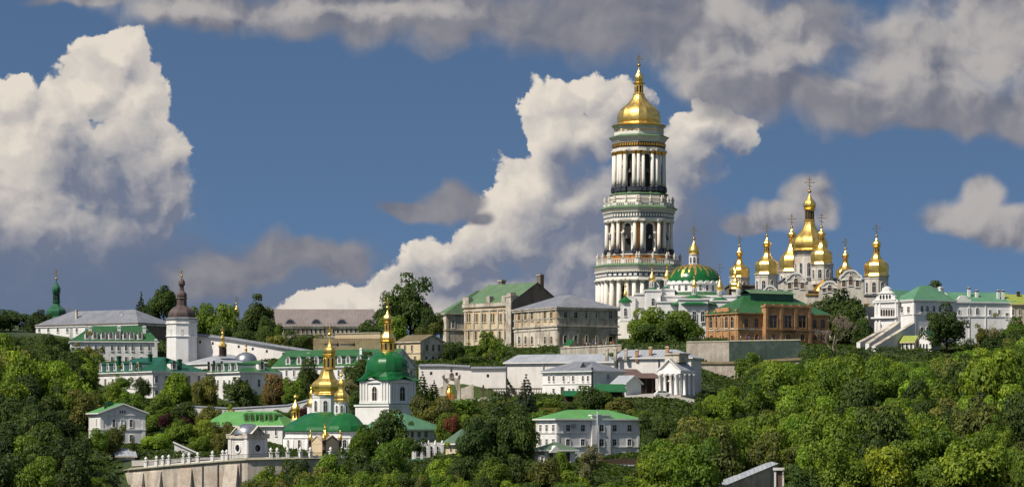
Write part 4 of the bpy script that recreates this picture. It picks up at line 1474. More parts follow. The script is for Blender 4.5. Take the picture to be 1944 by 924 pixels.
def old_grey():
    h = House('old_building', 'weathered two-storey building, stained cream and grey walls under a low grey hipped roof', 'building', 1058, 878, 976, 1173, 30, 582, 664, 'oldgrey', 'oldwhite')
    zm = h.zR(1060, 619)
    mb = MB()
    mb.fbox(h.FL, .02, h.wL - .02, zm + .52, h.H - .92, -.05, .035)
    mb.build('upper_storey_facing', ['old'], h.root)
    h.belt(zm, .5, .35)
    h.belt(zm - 1.0, .3, .2)
    h.belt(h.H - .9, .9, .5)
    h.belt(h.zR(1060, 604), .3, .2, 0)
    for px in np.linspace(978.5, 1056, 7):
        h.pil('L', px, zm + .6, h.H - .95, .75, .2)
        h.pil('L', px, .5, zm - 1.05, .6, .14)
    for px in np.linspace(1061, 1171, 7):
        h.pil('R', px, zm + .6, h.H - .95, .5, .15)
        h.pil('R', px, .5, zm - 1.05, .5, .12)
    lu = [820 + x / 4.2 for x in (697, 748, 799, 850, 903, 954)]
    h.wins('L', lu[:3] + lu[4:], 592, 608, 4.0, False, 'old', 'glass', .25, True, .035)
    h.wins('L', lu[3:4], 592, 608, 3.6, False, 'oldwhite', 'old', .3, False, .035)
    h.wins('L', lu[:3] + lu[4:], 638, 652, 3.6, True, 'oldwhite', 'glass', .3)
    h.wins('L', lu[3:4], 638, 652, 3.6, True, 'oldwhite', 'oldwhite', .3, False)
    ru = [820 + x / 4.2 for x in (1062, 1145, 1235, 1318, 1424)]
    h.wins('R', ru, 592, 604, 6.6, False, 'oldgrey', 'glass', .25)
    h.wins('R', ru[:4], 636, 650, 5.6, True, 'oldgrey', 'glass', .25)
    h.door('R', ru[4], 638, 655, 8, 'dark', True)
    h.hip(None, 4.3, .7, 'slate', 10.2, 10.2, 'y')
    mb = MB()
    mb.fbox(h.FR, ru[4] * 0 + h.tR(1150), h.tR(1172), h.zR(1160, 636), h.zR(1160, 634), .4, 2.2)
    mb.build('porch_canopy', ['iron'], h.root)
    h.done(['oldwhite' if False else 'oldgrey'])


old_grey()


def tall_old():
    h = House('tall_building', 'tall cream brick building with paired arched windows, corner turret and faded green roof', 'building', 972, 922, 881, 1066, 42, 573, 682, 'brownwall', 'old')
    h.gable(537, None, .3, 'greenold', 'y')
    h.belt(h.H - 1.1, 1.1, .5, 0, 'L')
    h.belt(h.H - 2.4, .5, .3, 0, 'L')
    zm = h.zL(925, 626)
    h.belt(zm, .4, .25, 0, 'L')
    xs = [820 + x / 4.2 for x in (285, 303, 343, 361, 407, 426, 475, 493, 534, 552, 585)]
    h.wins('L', xs, 595, 611, 2.8, True, 'old', 'glass', .25)
    xs = [820 + x / 4.2 for x in (295, 352, 416, 484, 543, 585)]
    h.wins('L', xs, 628, 645, 3.4, True, 'old', 'glass', .25)
    h.wins('L', xs, 655, 668, 3.4, True, 'old', 'glass', .25)
    for px in (884, 900, 914, 930, 945.5, 957):
        h.pil('L', px, 1, h.H - 2.5, .7, .22)
    # corner turret and parapet stubs
    mb = MB()
    t0, t1 = .05, h.tL(962)
    mb.fbox(h.FL, 0.02, t1, -3, h.H + 1.6, -2.2, .45)
    mb.fbox(h.FL, -.2, t1 + .2, h.H + 1.603, h.H + 2.2, -2.4, .65)
    mb.fbox(h.FL, .4, t1 - .4, h.H + 2.203, h.H + 3.0, -2.0, .25)
    mb.build('turret', ['oldgrey'], h.root)
    for px in (957, 928, 888, 883):
        t = h.tL(px)
        mb = MB()
        mb.fbox(h.FL, t - .8, t + .8, h.H, h.H + 2.2, -1.4, .3)
        mb.build('parapet_stub', ['oldgrey'], h.root)
    h.chimney(1026, 520, 541, 9.5, 931, 'brownwall', 'oldgrey')
    h.chimney(953, 531, 556, 10, 948, 'brownwall', 'oldgrey')
    h.done(['oldgrey'])


tall_old()

h = House('white_wing', 'narrow white two-storey wing with a faded green hipped roof left of the tall cream building', 'building', 847, 946, 835, 990, 24, 594, 690, 'oldwhite', wR=24)
h.belt(h.zR(860, 627), .4, .25)
h.belt(h.H - .6, .6, .4)
h.pil('R', 849, -1, h.H - .6, .9, .15)
h.wins('R', (860.5,), 608, 622, 5, True, 'white', 'glass', .25)
h.wins('R', (860,), 649, 662, 5, True, 'white', 'glass', .25)
h.wins('L', (841,), 604, 622, 3, True, 'white', 'glass', .25)
h.wins('L', (841,), 646, 664, 3, True, 'white', 'glass', .25)
h.hip(552, None, .6, 'greenold', 14.5, 3, 'x')
h.done(['oldwhite'])

h = House('ruined_house', 'two-storey derelict house with empty dark windows and a curved brown roof', 'house', 798, 868, 753, 842, 45, 648, 692, 'oldwhite', 'creamwall')
h.wins('R', [500 + x / 2.717 for x in (843, 875, 905)], 654, 665, 4.2, False, 'oldwhite', 'dark', .15, True)
h.wins('R', [500 + x / 2.717 for x in (840, 873, 906)], 676, 690, 4.2, False, 'oldwhite', 'dark', .15, True)
h.wins('L', [500 + x / 2.717 for x in (703, 731, 767)], 655, 665, 3.4, False, 'oldwhite', 'dark', .15, True)
h.wins('L', [500 + x / 2.717 for x in (731, 783)], 676, 688, 3.4, False, 'oldwhite', 'dark', .15, True)
h.belt(h.zR(800, 670), .3, .2)
h.gable(636, None, .5, 'rustroof', 'y')
h.done(['oldwhite'])

# long barracks with the brown roof on the skyline
h = House('barracks', 'long low barracks with a huge grey-brown roof and three half-round dormers on the skyline', 'building', 514, 985, 505, 706, 1.5, 618, 645, 'oldgrey', wL=17)
h.gable(588, None, .6, 'brownroof', 'x')
h.wins('R', np.linspace(524, 700, 22), 624, 633, 3.4, False, 'oldwhite', 'dark', .12, False)
h.belt(h.H - .9, .6, .4)
for px in (551, 600.5, 649):
    t = h.tR(px)
    d = MB()
    d.ext(XZ, [(1.45 * cos(pi * j / 12), 1.45 * sin(pi * j / 12)) for j in range(13)], -4, 0, 0)
    d.ring(XZ, [(1.75 * cos(pi * j / 12), 1.75 * sin(pi * j / 12)) for j in range(13)], [(1.35 * cos(pi * j / 12), 1.35 * sin(pi * j / 12)) for j in range(13)], -4, .15, 1)
    do = d.build('dormer', ['glass', 'slate'], h.root, (t, .6, h.H + .65))
    b = MB()
    for a in (pi / 4, pi / 2, 3 * pi / 4):
        b.tube((0, -.05, 0.02), (1.35 * cos(a), -.05, 1.35 * sin(a)), .06, n=4)
    b.build('glazing_bars', ['slate'], do)
mb = MB()
for px in np.linspace(520, 700, 26):
    t = h.tR(px)
    mb.box(t - .05, t + .05, -.95, -.85, h.H - .35, h.H + .75)
mb.box(h.tR(518), h.tR(702), -.93, -.87, h.H + .70, h.H + .78)
mb.build('eave_railing', ['slate'], h.root)
h.done(['oldwhite'])

h = House('rusty_shed', 'long low building with a rusty mossy roof below the skyline barracks', 'building', 598, 835, 590, 722, 3, 666, 682, 'oldgrey', wL=13)
h.gable(None, 3.6, .5, 'rustroof', 'x')
h.wins('R', np.linspace(612, 706, 8), 669, 676, 4, False, 'oldgrey', 'dark', .12)
mb = MB()
for px in (627, 658):
    t = h.tR(px)
    mb.box(t - 1.8, t + 1.8, 2.2, 5, h.H + .8, h.H + 2.3, 1)
    mb.poly([(t - 2.1, 1.9, h.H + 2.2), (t + 2.1, 1.9, h.H + 2.2), (t + 2.1, 5.2, h.H + 3.1), (t - 2.1, 5.2, h.H + 3.1)], 0)
mb.build('dormer', ['rustroof', 'oldwhite'], h.root)
h.chimney(688, 640, 650, 5, 843, 'oldwhite', 'oldwhite')
h.done()


# ---------------------------------------------------------------- free-standing walls
def wall_run(name, label, pts, thick, mat, cap=None, cap_h=.35, cap_over=.35, holes=None, group=None, cat='wall', slope_cap=0.0):
    """pts: (px, Y, top row, bottom row) along the wall"""
    W = [(Vector((X_(p, Y), Y)), Z_(a, Y), Z_(b, Y)) for p, Y, a, b in pts]
    o = W[0][0]
    root = thing(name, label, cat, (o.x, o.y, W[0][2]), 0, group)
    zb = W[0][2]
    mb, cb, hb = MB(), MB(), MB()
    for (a, at, ab), (b, bt, bb) in zip(W, W[1:]):
        d = (b - a).normalized()
        n = Vector((-d.y, d.x))           # away from the viewer
        q = [a, b, b + n * thick, a + n * thick]
        P = lambda v, z: (v.x - o.x, v.y - o.y, z - zb)
        i = mb.add([P(q[0], ab), P(q[1], bb), P(q[2], bb), P(q[3], ab), P(q[0], at), P(q[1], bt), P(q[2], bt), P(q[3], at)])
        for f in ((0, 3, 2, 1), (4, 5, 6, 7), (0, 1, 5, 4), (1, 2, 6, 5), (2, 3, 7, 6), (3, 0, 4, 7)):
            mb.face([i + k for k in f])
        if cap:
            c = [a - n * cap_over, b - n * cap_over, b + n * (thick + cap_over), a + n * (thick + cap_over)]
            i = cb.add([P(c[0], at + .004), P(c[1], bt + .004), P(c[2], bt + .004), P(c[3], at + .004), P(c[0], at + cap_h * .4), P(c[1], bt + cap_h * .4), P((c[1] + c[2]) / 2, bt + cap_h * 1.6), P((c[0] + c[3]) / 2, at + cap_h * 1.6), P(c[2], bt + cap_h * .4), P(c[3], at + cap_h * .4)])
            for f in ((0, 3, 2, 1), (0, 1, 5, 4), (4, 5, 6, 7), (7, 6, 8, 9), (2, 3, 9, 8), (1, 2, 8, 6, 5), (3, 0, 4, 7, 9)):
                cb.face([i + k for k in f])
        if holes:
            L = (b - a).length
            m = int(L / holes[0])
            for k in range(m):
                t = (k + .5) / m
                c = a + (b - a) * t
                z = at * (1 - t) + bt * t - holes[1]
                fr = ((c.x - o.x, c.y - o.y), (d.x, d.y), (-n.x, -n.y))
                hb.fbox(fr, -.32, .32, z - zb - .4, z - zb + .4, -.05, .03)
    mb.build('wall', [mat], root)
    if cap:
        cb.build('coping', [cap], root)
    if holes:
        o2 = hb.build('loopholes', ['dark'], root)
    return root


wall_run('fortress_wall', 'whitewashed fortress wall with loopholes sloping down from the round brown-domed tower', [(368, 863, 637, 705), (440, 858, 645, 712), (520, 853, 658, 716), (592, 850, 669, 712)], 1.6, 'fort', 'slate', .5, .7, (4.2, 1.6))
wall_run('pink_wall', 'plain pinkish wall on the slope under the big skyline tree', [(636, 852, 634, 656), (722, 850, 632, 656)], .8, 'creamwall', 'stoneledge', .2, .15)
wall_run('fortress_wall', 'white fortress wall with small loopholes behind the arched gateway', [(795, 768, 695, 764), (842, 767, 695, 764), (892, 766, 697.5, 764), (892.5, 766, 700, 764), (960, 765, 699.5, 760)], 1.4, 'fort', 'slate', .4, .5, (5.6, 1.8))
wall_run('retaining_wall', 'stained cream retaining wall right of the grey-roofed white buildings', [(1303, 842, 650, 696), (1384, 839, 649, 694)], 1.5, 'concrete', 'stoneledge', .3, .1)
wall_run('netted_wall', 'retaining wall hung with dark green netting below the brick house', [(1384.3, 838.5, 648, 690), (1448, 837, 647, 690), (1520, 836, 646, 690)], 1.5, 'netting', 'stoneledge', .25, .08)
wall_run('lower_wall', 'grey lower wall with a rust-red ledge under the cream retaining wall', [(1312, 831, 691, 740), (1395, 829, 691, 740), (1530, 828, 683, 730)], 1.2, 'concrete', 'rustroof', .5, .3)
wall_run('parapet_wall', 'low stone parapet along the tourist terrace in front of the old grey-roofed building', [(1064, 849, 661, 672), (1120, 848, 658, 672), (1180, 846, 655, 672)], .6, 'oldwhite', 'oldgrey', .2, .15)
wall_run('garden_wall', 'long grey garden wall behind the green-roofed house and gilded church', [(330, 742, 770, 800), (440, 742, 776, 800), (545, 742, 770, 800), (592, 742, 758, 800)], .5, 'white', 'slate', .25, .15)

# ---------------------------------------------------------------- left part of the hill
T = Tower('round_tower', 'white octagonal fortress tower with a brown bell-shaped dome and cross', 'tower', 345, 860, 690)
ph = radians(-90 + 22.5 + 8)
T.turn('wall', [(31, 700), (30.4, 640), (32.5, 639), (32.5, 638), (30.8, 637), (30.8, 616), (32.8, 615), (32.8, 613), (31.2, 612.5), (31.2, 606)], 'white', 8, None, None, ph, False)
T.turn('eave', [(33.5, 606.5), (33.5, 604.5), (27, 602.5)], 'slate', 8, None, None, ph, False)
d = T.turn('dome', [(27, 604), (27.5, 598), (26, 592.5), (21.5, 587), (15, 583), (11.5, 580.5)], 'dome_brown', 8, None, None, ph, True, True, 4)
T.turn('lantern', [(11, 581), (10.3, 579), (9.8, 568), (11.5, 566.5), (10.5, 565)], 'dome_brown', 8, None, None, ph, False, False, 1, None, d)
T.turn('bulb', [(9.6, 565.5), (10.4, 561), (9.4, 556.5), (6.5, 553.5), (4.5, 551)], 'dome_brown', 8, None, None, ph, True, True, 3, None, d)
T.turn('spire', [(4.6, 552), (4.2, 543), (6.2, 541.5), (6.6, 536), (4.8, 531.5), (1.6, 529), (.6, 525.5)], 'dome_brown', 8, None, None, ph, True, True, 2, None, d)
T.cross(345, 526, 511, .16, None, 'brass', d)
k = T.k
ap = 31 * k * cos(pi / 8)
for j in range(8):
    fa = ph + (j + .5) * pi / 4
    if sin(fa) < .2:
        add_window(T.root, (ap * cos(fa) * .985, ap * sin(fa) * .985, T.z(636)), fa + pi / 2, 3 * k, 10 * k, False, 'white', 'glass', .1, False)
        for u in (-1.4, 1.4):
            add_window(T.root, (ap * cos(fa) - sin(fa) * u, ap * sin(fa) + cos(fa) * u, T.z(615) + .45), fa + pi / 2, .55, .7, False, 'white', 'dark', .08, False, 'loophole')

T = Tower('domed_church', 'distant church with a patina-green pear dome above the trees at the far left', 'church', 107, 965, 650)
T.drum(107, 604, 650, 17, 'white', 8, .39, None, (6, 612, 630), 'white', 1.1)
T.pear(107, 605, 19.5, 592, 573, 6.5, 556, 8.3, 531, 511, 8, 'dome_pale', None, .39, .18)
T.drum(131, 606, 650, 6, 'white', 8, .39, 950, None, 'white', 1.2, None, True, 'turret')
T.onion(131, 607, 10, 596, 584, 8, 'dome_brown', 950, .14, .9)

h = House('long_house', 'long white grey-roofed house with one brown side wall, left of the round tower', 'house', 262, 920, 68, 318, 58, 612, 690, 'brownwall', 'white', wR=17)
h.hip(None, 4.6, .5, 'slate', 8.5, 8.5, 'y')
h.wins('L', [75, 92, 110, 128, 146, 164, 182, 200, 218, 236, 252], 622, 630, 4, False, 'white', 'glass', .2)
h.belt(h.H - .8, .5, .3)
h.chimney(145, 588, 606, 4, 938, 'oldgrey', 'oldgrey')
h.chimney(232, 596, 606, 5, 930, 'oldgrey', 'oldgrey')
for px in (84, 100, 119):
    h.chimney(px, 607, 622, 5, 950, 'white', 'white')
h.done(['white'])

h = House('dormer_house', 'white house with long green roof and white dormers below the brown-sided long house', 'house', 135, 882, 120, 299, 10, 647, 692, 'white', wL=15)
h.hip(618, None, .5, 'green', 7, 4, 'x')
h.wins('R', [x / 3.08 for x in (520, 560, 600, 655, 693, 737, 775, 825, 873)], 655, 665, 4.2, False, 'white', 'glass', .18)
h.wins('R', [x / 3.08 for x in (600, 655, 693, 737, 775, 825, 873)], 677, 686, 4.2, False, 'white', 'glass', .18)
for x in (510, 555, 604, 648, 688, 732, 770, 818):
    h.dormer('R', x / 3.08, 1.7, 2.3, .4, 'bright', 'green', True)
h.belt(h.H - .5, .4, .3)
for px, Y in ((171, 884), (226, 888), (135, 890), (274, 890)):
    h.chimney(px, 618, 634, 6, Y, 'white', 'white')
h.chimney(296, 643, 650, 5, 884, 'white', 'white')
h.done(['white'])

h = House('pavilion_house', 'white two-storey house with a dark green roof and arched white dormers', 'house', 290, 800, 184, 390, 36, 704, 758, 'white')
h.hip(677, None, .6, 'greendark', 9, 9, 'y')
h.wins('L', [140 + x / 3.5 for x in (165, 212, 262, 312, 365, 418)], 719, 733, 4, False, 'white', 'glass', .18)
h.wins('L', [140 + x / 3.5 for x in (165, 212, 262, 312, 365, 418)], 743, 755, 4, False, 'white', 'glass', .18)
h.wins('R', [140 + x / 3.5 for x in (548, 615, 690, 765, 830)], 713, 726, 4.6, False, 'white', 'glass', .18)
h.wins('R', [140 + x / 3.5 for x in (548, 615, 690, 765, 830)], 740, 752, 4.6, False, 'white', 'glass', .18)
for x in (172, 220, 268, 318, 372, 418):
    h.dormer('L', 140 + x / 3.5, 1.6, 2.2, .3, 'bright', 'greendark', True)
h.dormer('R', 140 + 672 / 3.5, 2.0, 2.3, .5, 'bright', 'greendark', False)
h.belt(h.H - .7, .5, .3)
h.belt(h.zR(300, 736), .3, .18)
for px, a, b, Y in ((285, 671, 684, 810), (316, 680, 690, 806), (226, 675, 686, 818), (341, 681, 690, 806)):
    h.chimney(px, a, b, 6.5, Y, 'greendark', 'greendark')
h.done(['bright'])

h = House('lilac_house', 'white house with mid-green roof and five small arched dormers before the silver dome', 'house', 456, 796, 389, 538, 36, 705, 772, 'white', 'bright')
h.hip(688, None, .6, 'green', 6, 6, 'y')
h.wins('L', [140 + x / 3.5 for x in (900, 960, 1001, 1036, 1080)], 721, 736, 3.2, False, 'white', 'glass', .18)
h.wins('L', [140 + x / 3.5 for x in (900, 960, 1001, 1036, 1080)], 748, 762, 3.2, False, 'white', 'glass', .18)
h.wins('R', [140 + x / 3.5 for x in (1150, 1230, 1310, 1360)], 720, 733, 4.2, False, 'white', 'glass', .18)
for x in (900, 943, 985, 1030, 1072):
    h.dormer('L', 140 + x / 3.5, 1.5, 2.0, .3, 'bright', 'green', True)
h.dormer('R', 140 + 1255 / 3.5, 2.0, 2.3, .5, 'bright', 'green', False)
h.belt(h.H - .6, .5, .3)
for px, a, b in ((396, 686, 694), (406, 684, 692), (421, 685, 693)):
    h.chimney(px, a, b, 3, 806, 'iron', 'iron')
h.done(['bright'])

h = House('grey_roof_church', 'low church with a grey roof, silver dome and gilded lantern behind the green-roofed houses', 'church', 405, 836, 345, 512, 33, 688, 720, 'white')
h.hip(672, None, .5, 'zinc', 8, 8, 'x')
a = h.loc(467, 688, 845)
kk = sc(845)
mb = MB()
mb.lathe([(22 * kk, 0), (21.5 * kk, 5 * kk), (19 * kk, 11 * kk), (14 * kk, 16 * kk), (7 * kk, 19 * kk), (2 * kk, 20 * kk)], 20, sub=3)
d = mb.build('dome', ['silver'], h.root, a)
mb = MB()
mb.lathe([(2.4 * kk, 0), (2.4 * kk, 4 * kk), (3.2 * kk, 5 * kk), (1.2 * kk, 8 * kk), (.4 * kk, 10 * kk)], 8)
mb.build('finial', ['golddeep'], d, (0, 0, 20 * kk))
cross_mb(6 * kk, .14).build('cross', ['brass'], d, (0, 0, 29 * kk))
a = h.loc(422.6, 676, 842)
mb = MB()
mb.lathe([(8 * kk, 0), (7.5 * kk, 3 * kk), (7 * kk, 3.2 * kk), (7 * kk, 17 * kk), (8.5 * kk, 18 * kk)], 8, smooth=False)
ln = mb.build('lantern', ['timber'], h.root, a)
for j in range(8):
    fa = (j + .5) * pi / 4
    if sin(fa) < .2:
        ap = 7 * kk * cos(pi / 8)
        add_window(ln, (ap * cos(fa), ap * sin(fa), 5 * kk), fa + pi / 2, 2.6 * kk, 10 * kk, True, 'timber', 'dark', .08, False, 'opening')
mb = MB()
mb.lathe([(8.5 * kk, 0), (8 * kk, 4 * kk), (5 * kk, 7 * kk), (3.5 * kk, 9 * kk), (3.4 * kk, 13 * kk), (4.4 * kk, 16 * kk), (2.4 * kk, 20 * kk), (.6 * kk, 24 * kk)], 8, sharp=True, sub=3)
c = mb.build('gilded_cap', ['gold'], ln, (0, 0, 18 * kk))
cross_mb(13 * kk, .18).build('cross', ['gold'], ln, (0, 0, 41 * kk))
h.done(['white'])

h = House('long_green_house', 'long white house with green dormered roof and white end gable behind the green-domed tower', 'house', 737, 786, 520, 797, 60, 693, 735, 'white', 'bright', wR=13.5)
h.gable(None, 4.4, .5, 'green', 'y')
for px in (545, 566, 584, 599, 617, 630, 643, 659, 680, 702, 720):
    h.dormer('L', px, 1.5, 2.1, .4, 'bright', 'green', True)
h.wins('L', np.linspace(530, 728, 15), 702, 714, 3.2, False, 'bright', 'glass', .18)
h.wins('R', (750, 765, 780), 703, 713, 3, False, 'white', 'glass', .18)
h.wins('R', (765,), 672, 680, 3, True, 'white', 'glass', .15)
h.belt(h.H - .6, .4, .3)
h.chimney(587, 669, 680, 7, 806, 'bright', 'bright')
h.chimney(603, 668, 678, 7, 806, 'bright', 'bright')
h.chimney(686, 660, 672, 5, 796, 'bright', 'bright')
h.done(['bright'])

# ---------------------------------------------------------------- middle: gateway, grey-roofed range, portico
def gateway():
    Y = 756
    k = sc(Y)
    root = thing('gateway', 'grey pointed-arch gateway with small pinnacles before the white fortress wall', 'gateway', place(857, Y, 760))
    z = lambda py: Z_(py, Y) - Z_(760, Y)
    mb = MB()
    n = 8
    arch = []
    w, zs, zt = 10.5 * k, z(742), z(722)
    for j in range(n + 1):
        t = j / n
        arch.append((w * (1 - t) ** .8, zs + (zt - zs) * sin(t * pi / 2)))
    right = [(16 * k, z(760)), (16 * k, z(720)), (12 * k, z(719)), (0, z(717))]
    poly_r = [(w, z(760))] + arch + [(0, z(717)), (16 * k, z(719)), (16 * k, z(760))]
    for sg in (1, -1):
        p = [(u * sg, v) for u, v in poly_r]
        # split in convex strips
        pts = [(w, z(760))] + arch
        for a, b in zip(pts, pts[1:]):
            top = z(718)
            q = [(a[0], a[1]), (16 * k, a[1]), (16 * k, b[1]), (b[0], b[1])]
            q = [(u * sg, v) for u, v in q]
            mb.ext(XZ, q, -1.1, 0)
        mb.ext(XZ, [(0, zt), (16 * k * sg, zt), (16 * k * sg, z(718)), (0, z(716))], -1.1, 0)
        mb.fbox(XZ, *sorted((sg * 12.5 * k, sg * 17.5 * k)), z(717.9), z(716), -1.25, .15)
        # sweeping side wings
        mb.ext(XZ, [(sg * 16.01 * k, z(762)), (sg * 42 * k, z(762)), (sg * 42 * k, z(728)), (sg * 34 * k, z(731)), (sg * 24 * k, z(735)), (sg * 16.01 * k, z(737))], -.7, -.2)
    mb.build('arch_wall', ['oldgrey'], root)
    mb = MB()
    mb.ext(XZ, [(-5 * k, z(717)), (5 * k, z(717)), (5 * k, z(710)), (3 * k, z(708)), (0, z(706)), (-3 * k, z(708)), (-5 * k, z(710))], -1, .1)
    mb.build('icon_housing', ['oldgrey'], root)
    add_window(root, (0, -.12, z(716)), 0, 5 * k, 8 * k, True, 'oldgrey', 'icon', .12, False, 'icon')
    for sg in (-1, 1):
        mb = MB()
        mb.lathe([(.32, 0), (.32, .3), (.42, .35), (.42, .5), (.15, .8), (.06, 1.2)], 8)
        mb.build('pinnacle', ['oldgrey'], root, (sg * 15 * k, -.5, z(716)))
    cross_mb(10 * k, .14).build('cross', ['iron'], root, (0, -.4, z(706)))


gateway()


def shrine():
    Y = 761
    k = sc(Y)
    root = thing('shrine', 'small orange wooden shrine with a gilt roof seen through the arched gateway', 'shrine', place(853, Y, 759))
    mb = MB()
    mb.box(-9 * k, 9 * k, -.6, .6, 0, 9 * k, 0)
    mb.box(-10 * k, 10 * k, -.8, .8, 9 * k + .003, 10.5 * k, 0)
    for u in (-6, 0, 6):
        mb.box(u * k - .25, u * k + .25, -.75, -.605, 0, 9 * k, 0)
    mb.build('base', ['orangewood'], root)
    mb = MB()
    mb.lathe([(6 * k, 10.5 * k + .01), (5.5 * k, 15 * k), (4 * k, 18 * k), (1.5 * k, 21 * k), (.3 * k, 24 * k)], 8, sharp=True, sub=2)
    mb.build('roof', ['golddeep'], root)
    cross_mb(7 * k, .14).build('cross', ['brass'], root, (0, 0, 23.5 * k))


shrine()

# crucifix on the terrace
root = thing('crucifix', 'tall dark wooden cross standing on the terrace before the white wall', 'cross', place(917.5, 752, 757))
mb = MB()
k = sc(752)
mb.box(-.2, .2, -.15, .15, -1, 27 * k)
mb.box(-5.2 * k, 5.2 * k, -.13, .13, 16 * k, 19 * k)
mb.box(-2.2 * k, 2.2 * k, -.131, .131, 22 * k, 23.6 * k)
mb.build('post_and_arms', ['timber'], root)
mb = MB()
mb.box(-.8, .8, -.8, .8, -1, .5)
mb.build('plinth', ['oldgrey'], root)

# covered wooden gallery along the wall
root = thing('wooden_gallery', 'long low wooden railing gallery along the foot of the white wall', 'railing', place(928, 756, 748))
mb, rb = MB(), MB()
k = sc(756)
L = 100 * k
for u in np.linspace(0, L, 22):
    mb.box(u - .07, u + .07, -.07, .07, -.8, 10 * k)
mb.box(0, L, -.09, .09, 9.5 * k, 11 * k)
mb.box(0, L, -.06, .06, 3 * k, 3.8 * k)
rb.box(-.3, L + .3, -.4, 1.6, 11.02 * k, 11.8 * k)
mb.build('posts_and_rails', ['timber'], root)
rb.build('roof', ['timber'], root)

h = House('long_range', 'long white range with a shallow zinc roof running left from the middle', 'building', 1172, 776, 960, 1190, 70, 686, 752, 'fort', wR=12)
h.hip(None, 2.3, .6, 'zinc', 7, 2, 'y')
h.belt(h.H - .5, .4, .2)
mb = MB()
for px in (961, 1032, 1090):
    t = h.tL(px)
    mb.fbox(h.FL, t - .12, t + .12, -2, h.H - .5, .02, .3)
mb.build('downpipe', ['zinc'], h.root)
for px in (1096, 1120, 1146):
    add_window(h.root, (0, h.tL(px), h.H - 4.2), -pi / 2, .9, 1.1, False, 'fort', 'glass', .12, True)
h.done(['fort'])

h = House('chimney_range', 'higher white range with a zinc roof carrying a row of brick chimneys', 'building', 1312, 768, 1166, 1330, 72, 678, 750, 'fort', wR=11)
h.hip(None, 2.3, .6, 'zinc', 6, 1.5, 'y')
h.belt(h.H - .5, .4, .2)
for px, a, b in ((1168, 660, 674), (1188, 661, 673), (1209, 662, 675), (1235, 657, 669), (1267, 656, 668), (1152, 661, 674)):
    h.chimney(px, a, b, 5.5, 772.5, 'brick' if px > 1200 else 'oldgrey', 'oldgrey')
mb = MB()
for px in (1172, 1251):
    t = h.tL(px)
    mb.fbox(h.FL, t - .12, t + .12, -2, h.H - .5, .02, .3)
mb.build('downpipe', ['iron'], h.root)
h.done(['fort'])

h = House('hipped_house', 'small pale mint two-storey house with a grey hipped roof below the zinc-roofed ranges', 'house', 1123, 738, 1030, 1184, 45, 703, 752, 'mint', 'bright')
h.hip(685, None, .7, 'slate', 6.0, 6.0, 'y')
xs = [780 + x / 3.471 for x in (912, 942, 1008, 1070, 1135, 1168)]
h.wins('L', xs, 713, 723, 3.4, False, 'bright', 'glassbrown', .15)
h.wins('L', [780 + 1038 / 3.471], 713, 723, 3.4, False, 'bright', 'bright', .15, False)
h.wins('L', [780 + x / 3.471 for x in (942, 1045, 1072)], 737, 746, 3.6, False, 'bright', 'glassbrown', .15)
h.door('L', 780 + 1000 / 3.471, 734, 748, 6, 'timber')
h.wins('R', [780 + 1297 / 3.471], 710, 719, 3.4, False, 'mint', 'glass', .15)
h.belt(h.zL(1080, 729), .25, .15)
h.belt(h.H - .5, .4, .3)
mb = MB()
mb.poly([(-.9, 0, 0), (.9, 0, 0), (0, 0, 1.2)], 1)
mb.poly([(-1.1, -.1, -.05), (0, -.1, 1.35), (0, 3, 1.35), (-1.1, 1, -.05)], 0)
mb.poly([(1.1, -.1, -.05), (1.1, 1, -.05), (0, 3, 1.35), (0, -.1, 1.35)], 0)
t = h.tL(1099)
o = mb.build('dormer', ['slate', 'dark'], h.root, (1.6, t, h.H + h.slope['L'] * 2.3))
o.rotation_euler = (0, 0, -pi / 2)
mb = MB()
mb.box(-.18, .18, -.4, -.04, -1, h.H + .8)
mb.build('downpipe', ['iron'], h.root)
mb = MB()
mb.box(-.45, .45, -.35, 0, 0, .7, 0)
mb.lathe([(.28, .0), (.28, .02)], 10, (0, 0), 1)
t = h.tR(1160)
mb.build('air_conditioner', ['white', 'iron'], h.root, (t, -.02, h.zR(1160, 717)))
h.done(['bright'])


def shed(name, label, px0, Y, pxR, y_eave, y_top, y_base, roof, wallm, depth=4, open_front=False, deg=20):
    """lean-to: roof rising to the back on posts or walls"""
    h = House(name, label, 'shed', px0, Y, px0 - 5, pxR, deg, y_eave, y_base, wallm, wL=depth)
    mb = MB()
    r = (y_eave - y_top) * sc(Y)
    a, b = -.5, h.wR + .5
    q = [(a, -.6, h.H), (b, -.6, h.H), (b, depth, h.H + r), (a, depth, h.H + r)]
    i = mb.add(q + [(p[0], p[1], p[2] + .18) for p in q])
    for f in ((0, 3, 2, 1), (4, 5, 6, 7), (0, 1, 5, 4), (1, 2, 6, 5), (2, 3, 7, 6), (3, 0, 4, 7)):
        mb.face([i + k for k in f])
    mb.build('roof', [roof], h.root)
    if open_front:
        h.w = MB()
        h.w.box(0, h.wR, depth * .6, depth * .6 + .3, -2, h.H + r * .6)
        for u in np.linspace(.2, h.wR - .2, 4):
            h.w.box(u - .15, u + .15, 0, .3, -2, h.H)
        o = h.w.build('posts_and_back', [wallm], h.root)
    else:
        h.done()
    return h


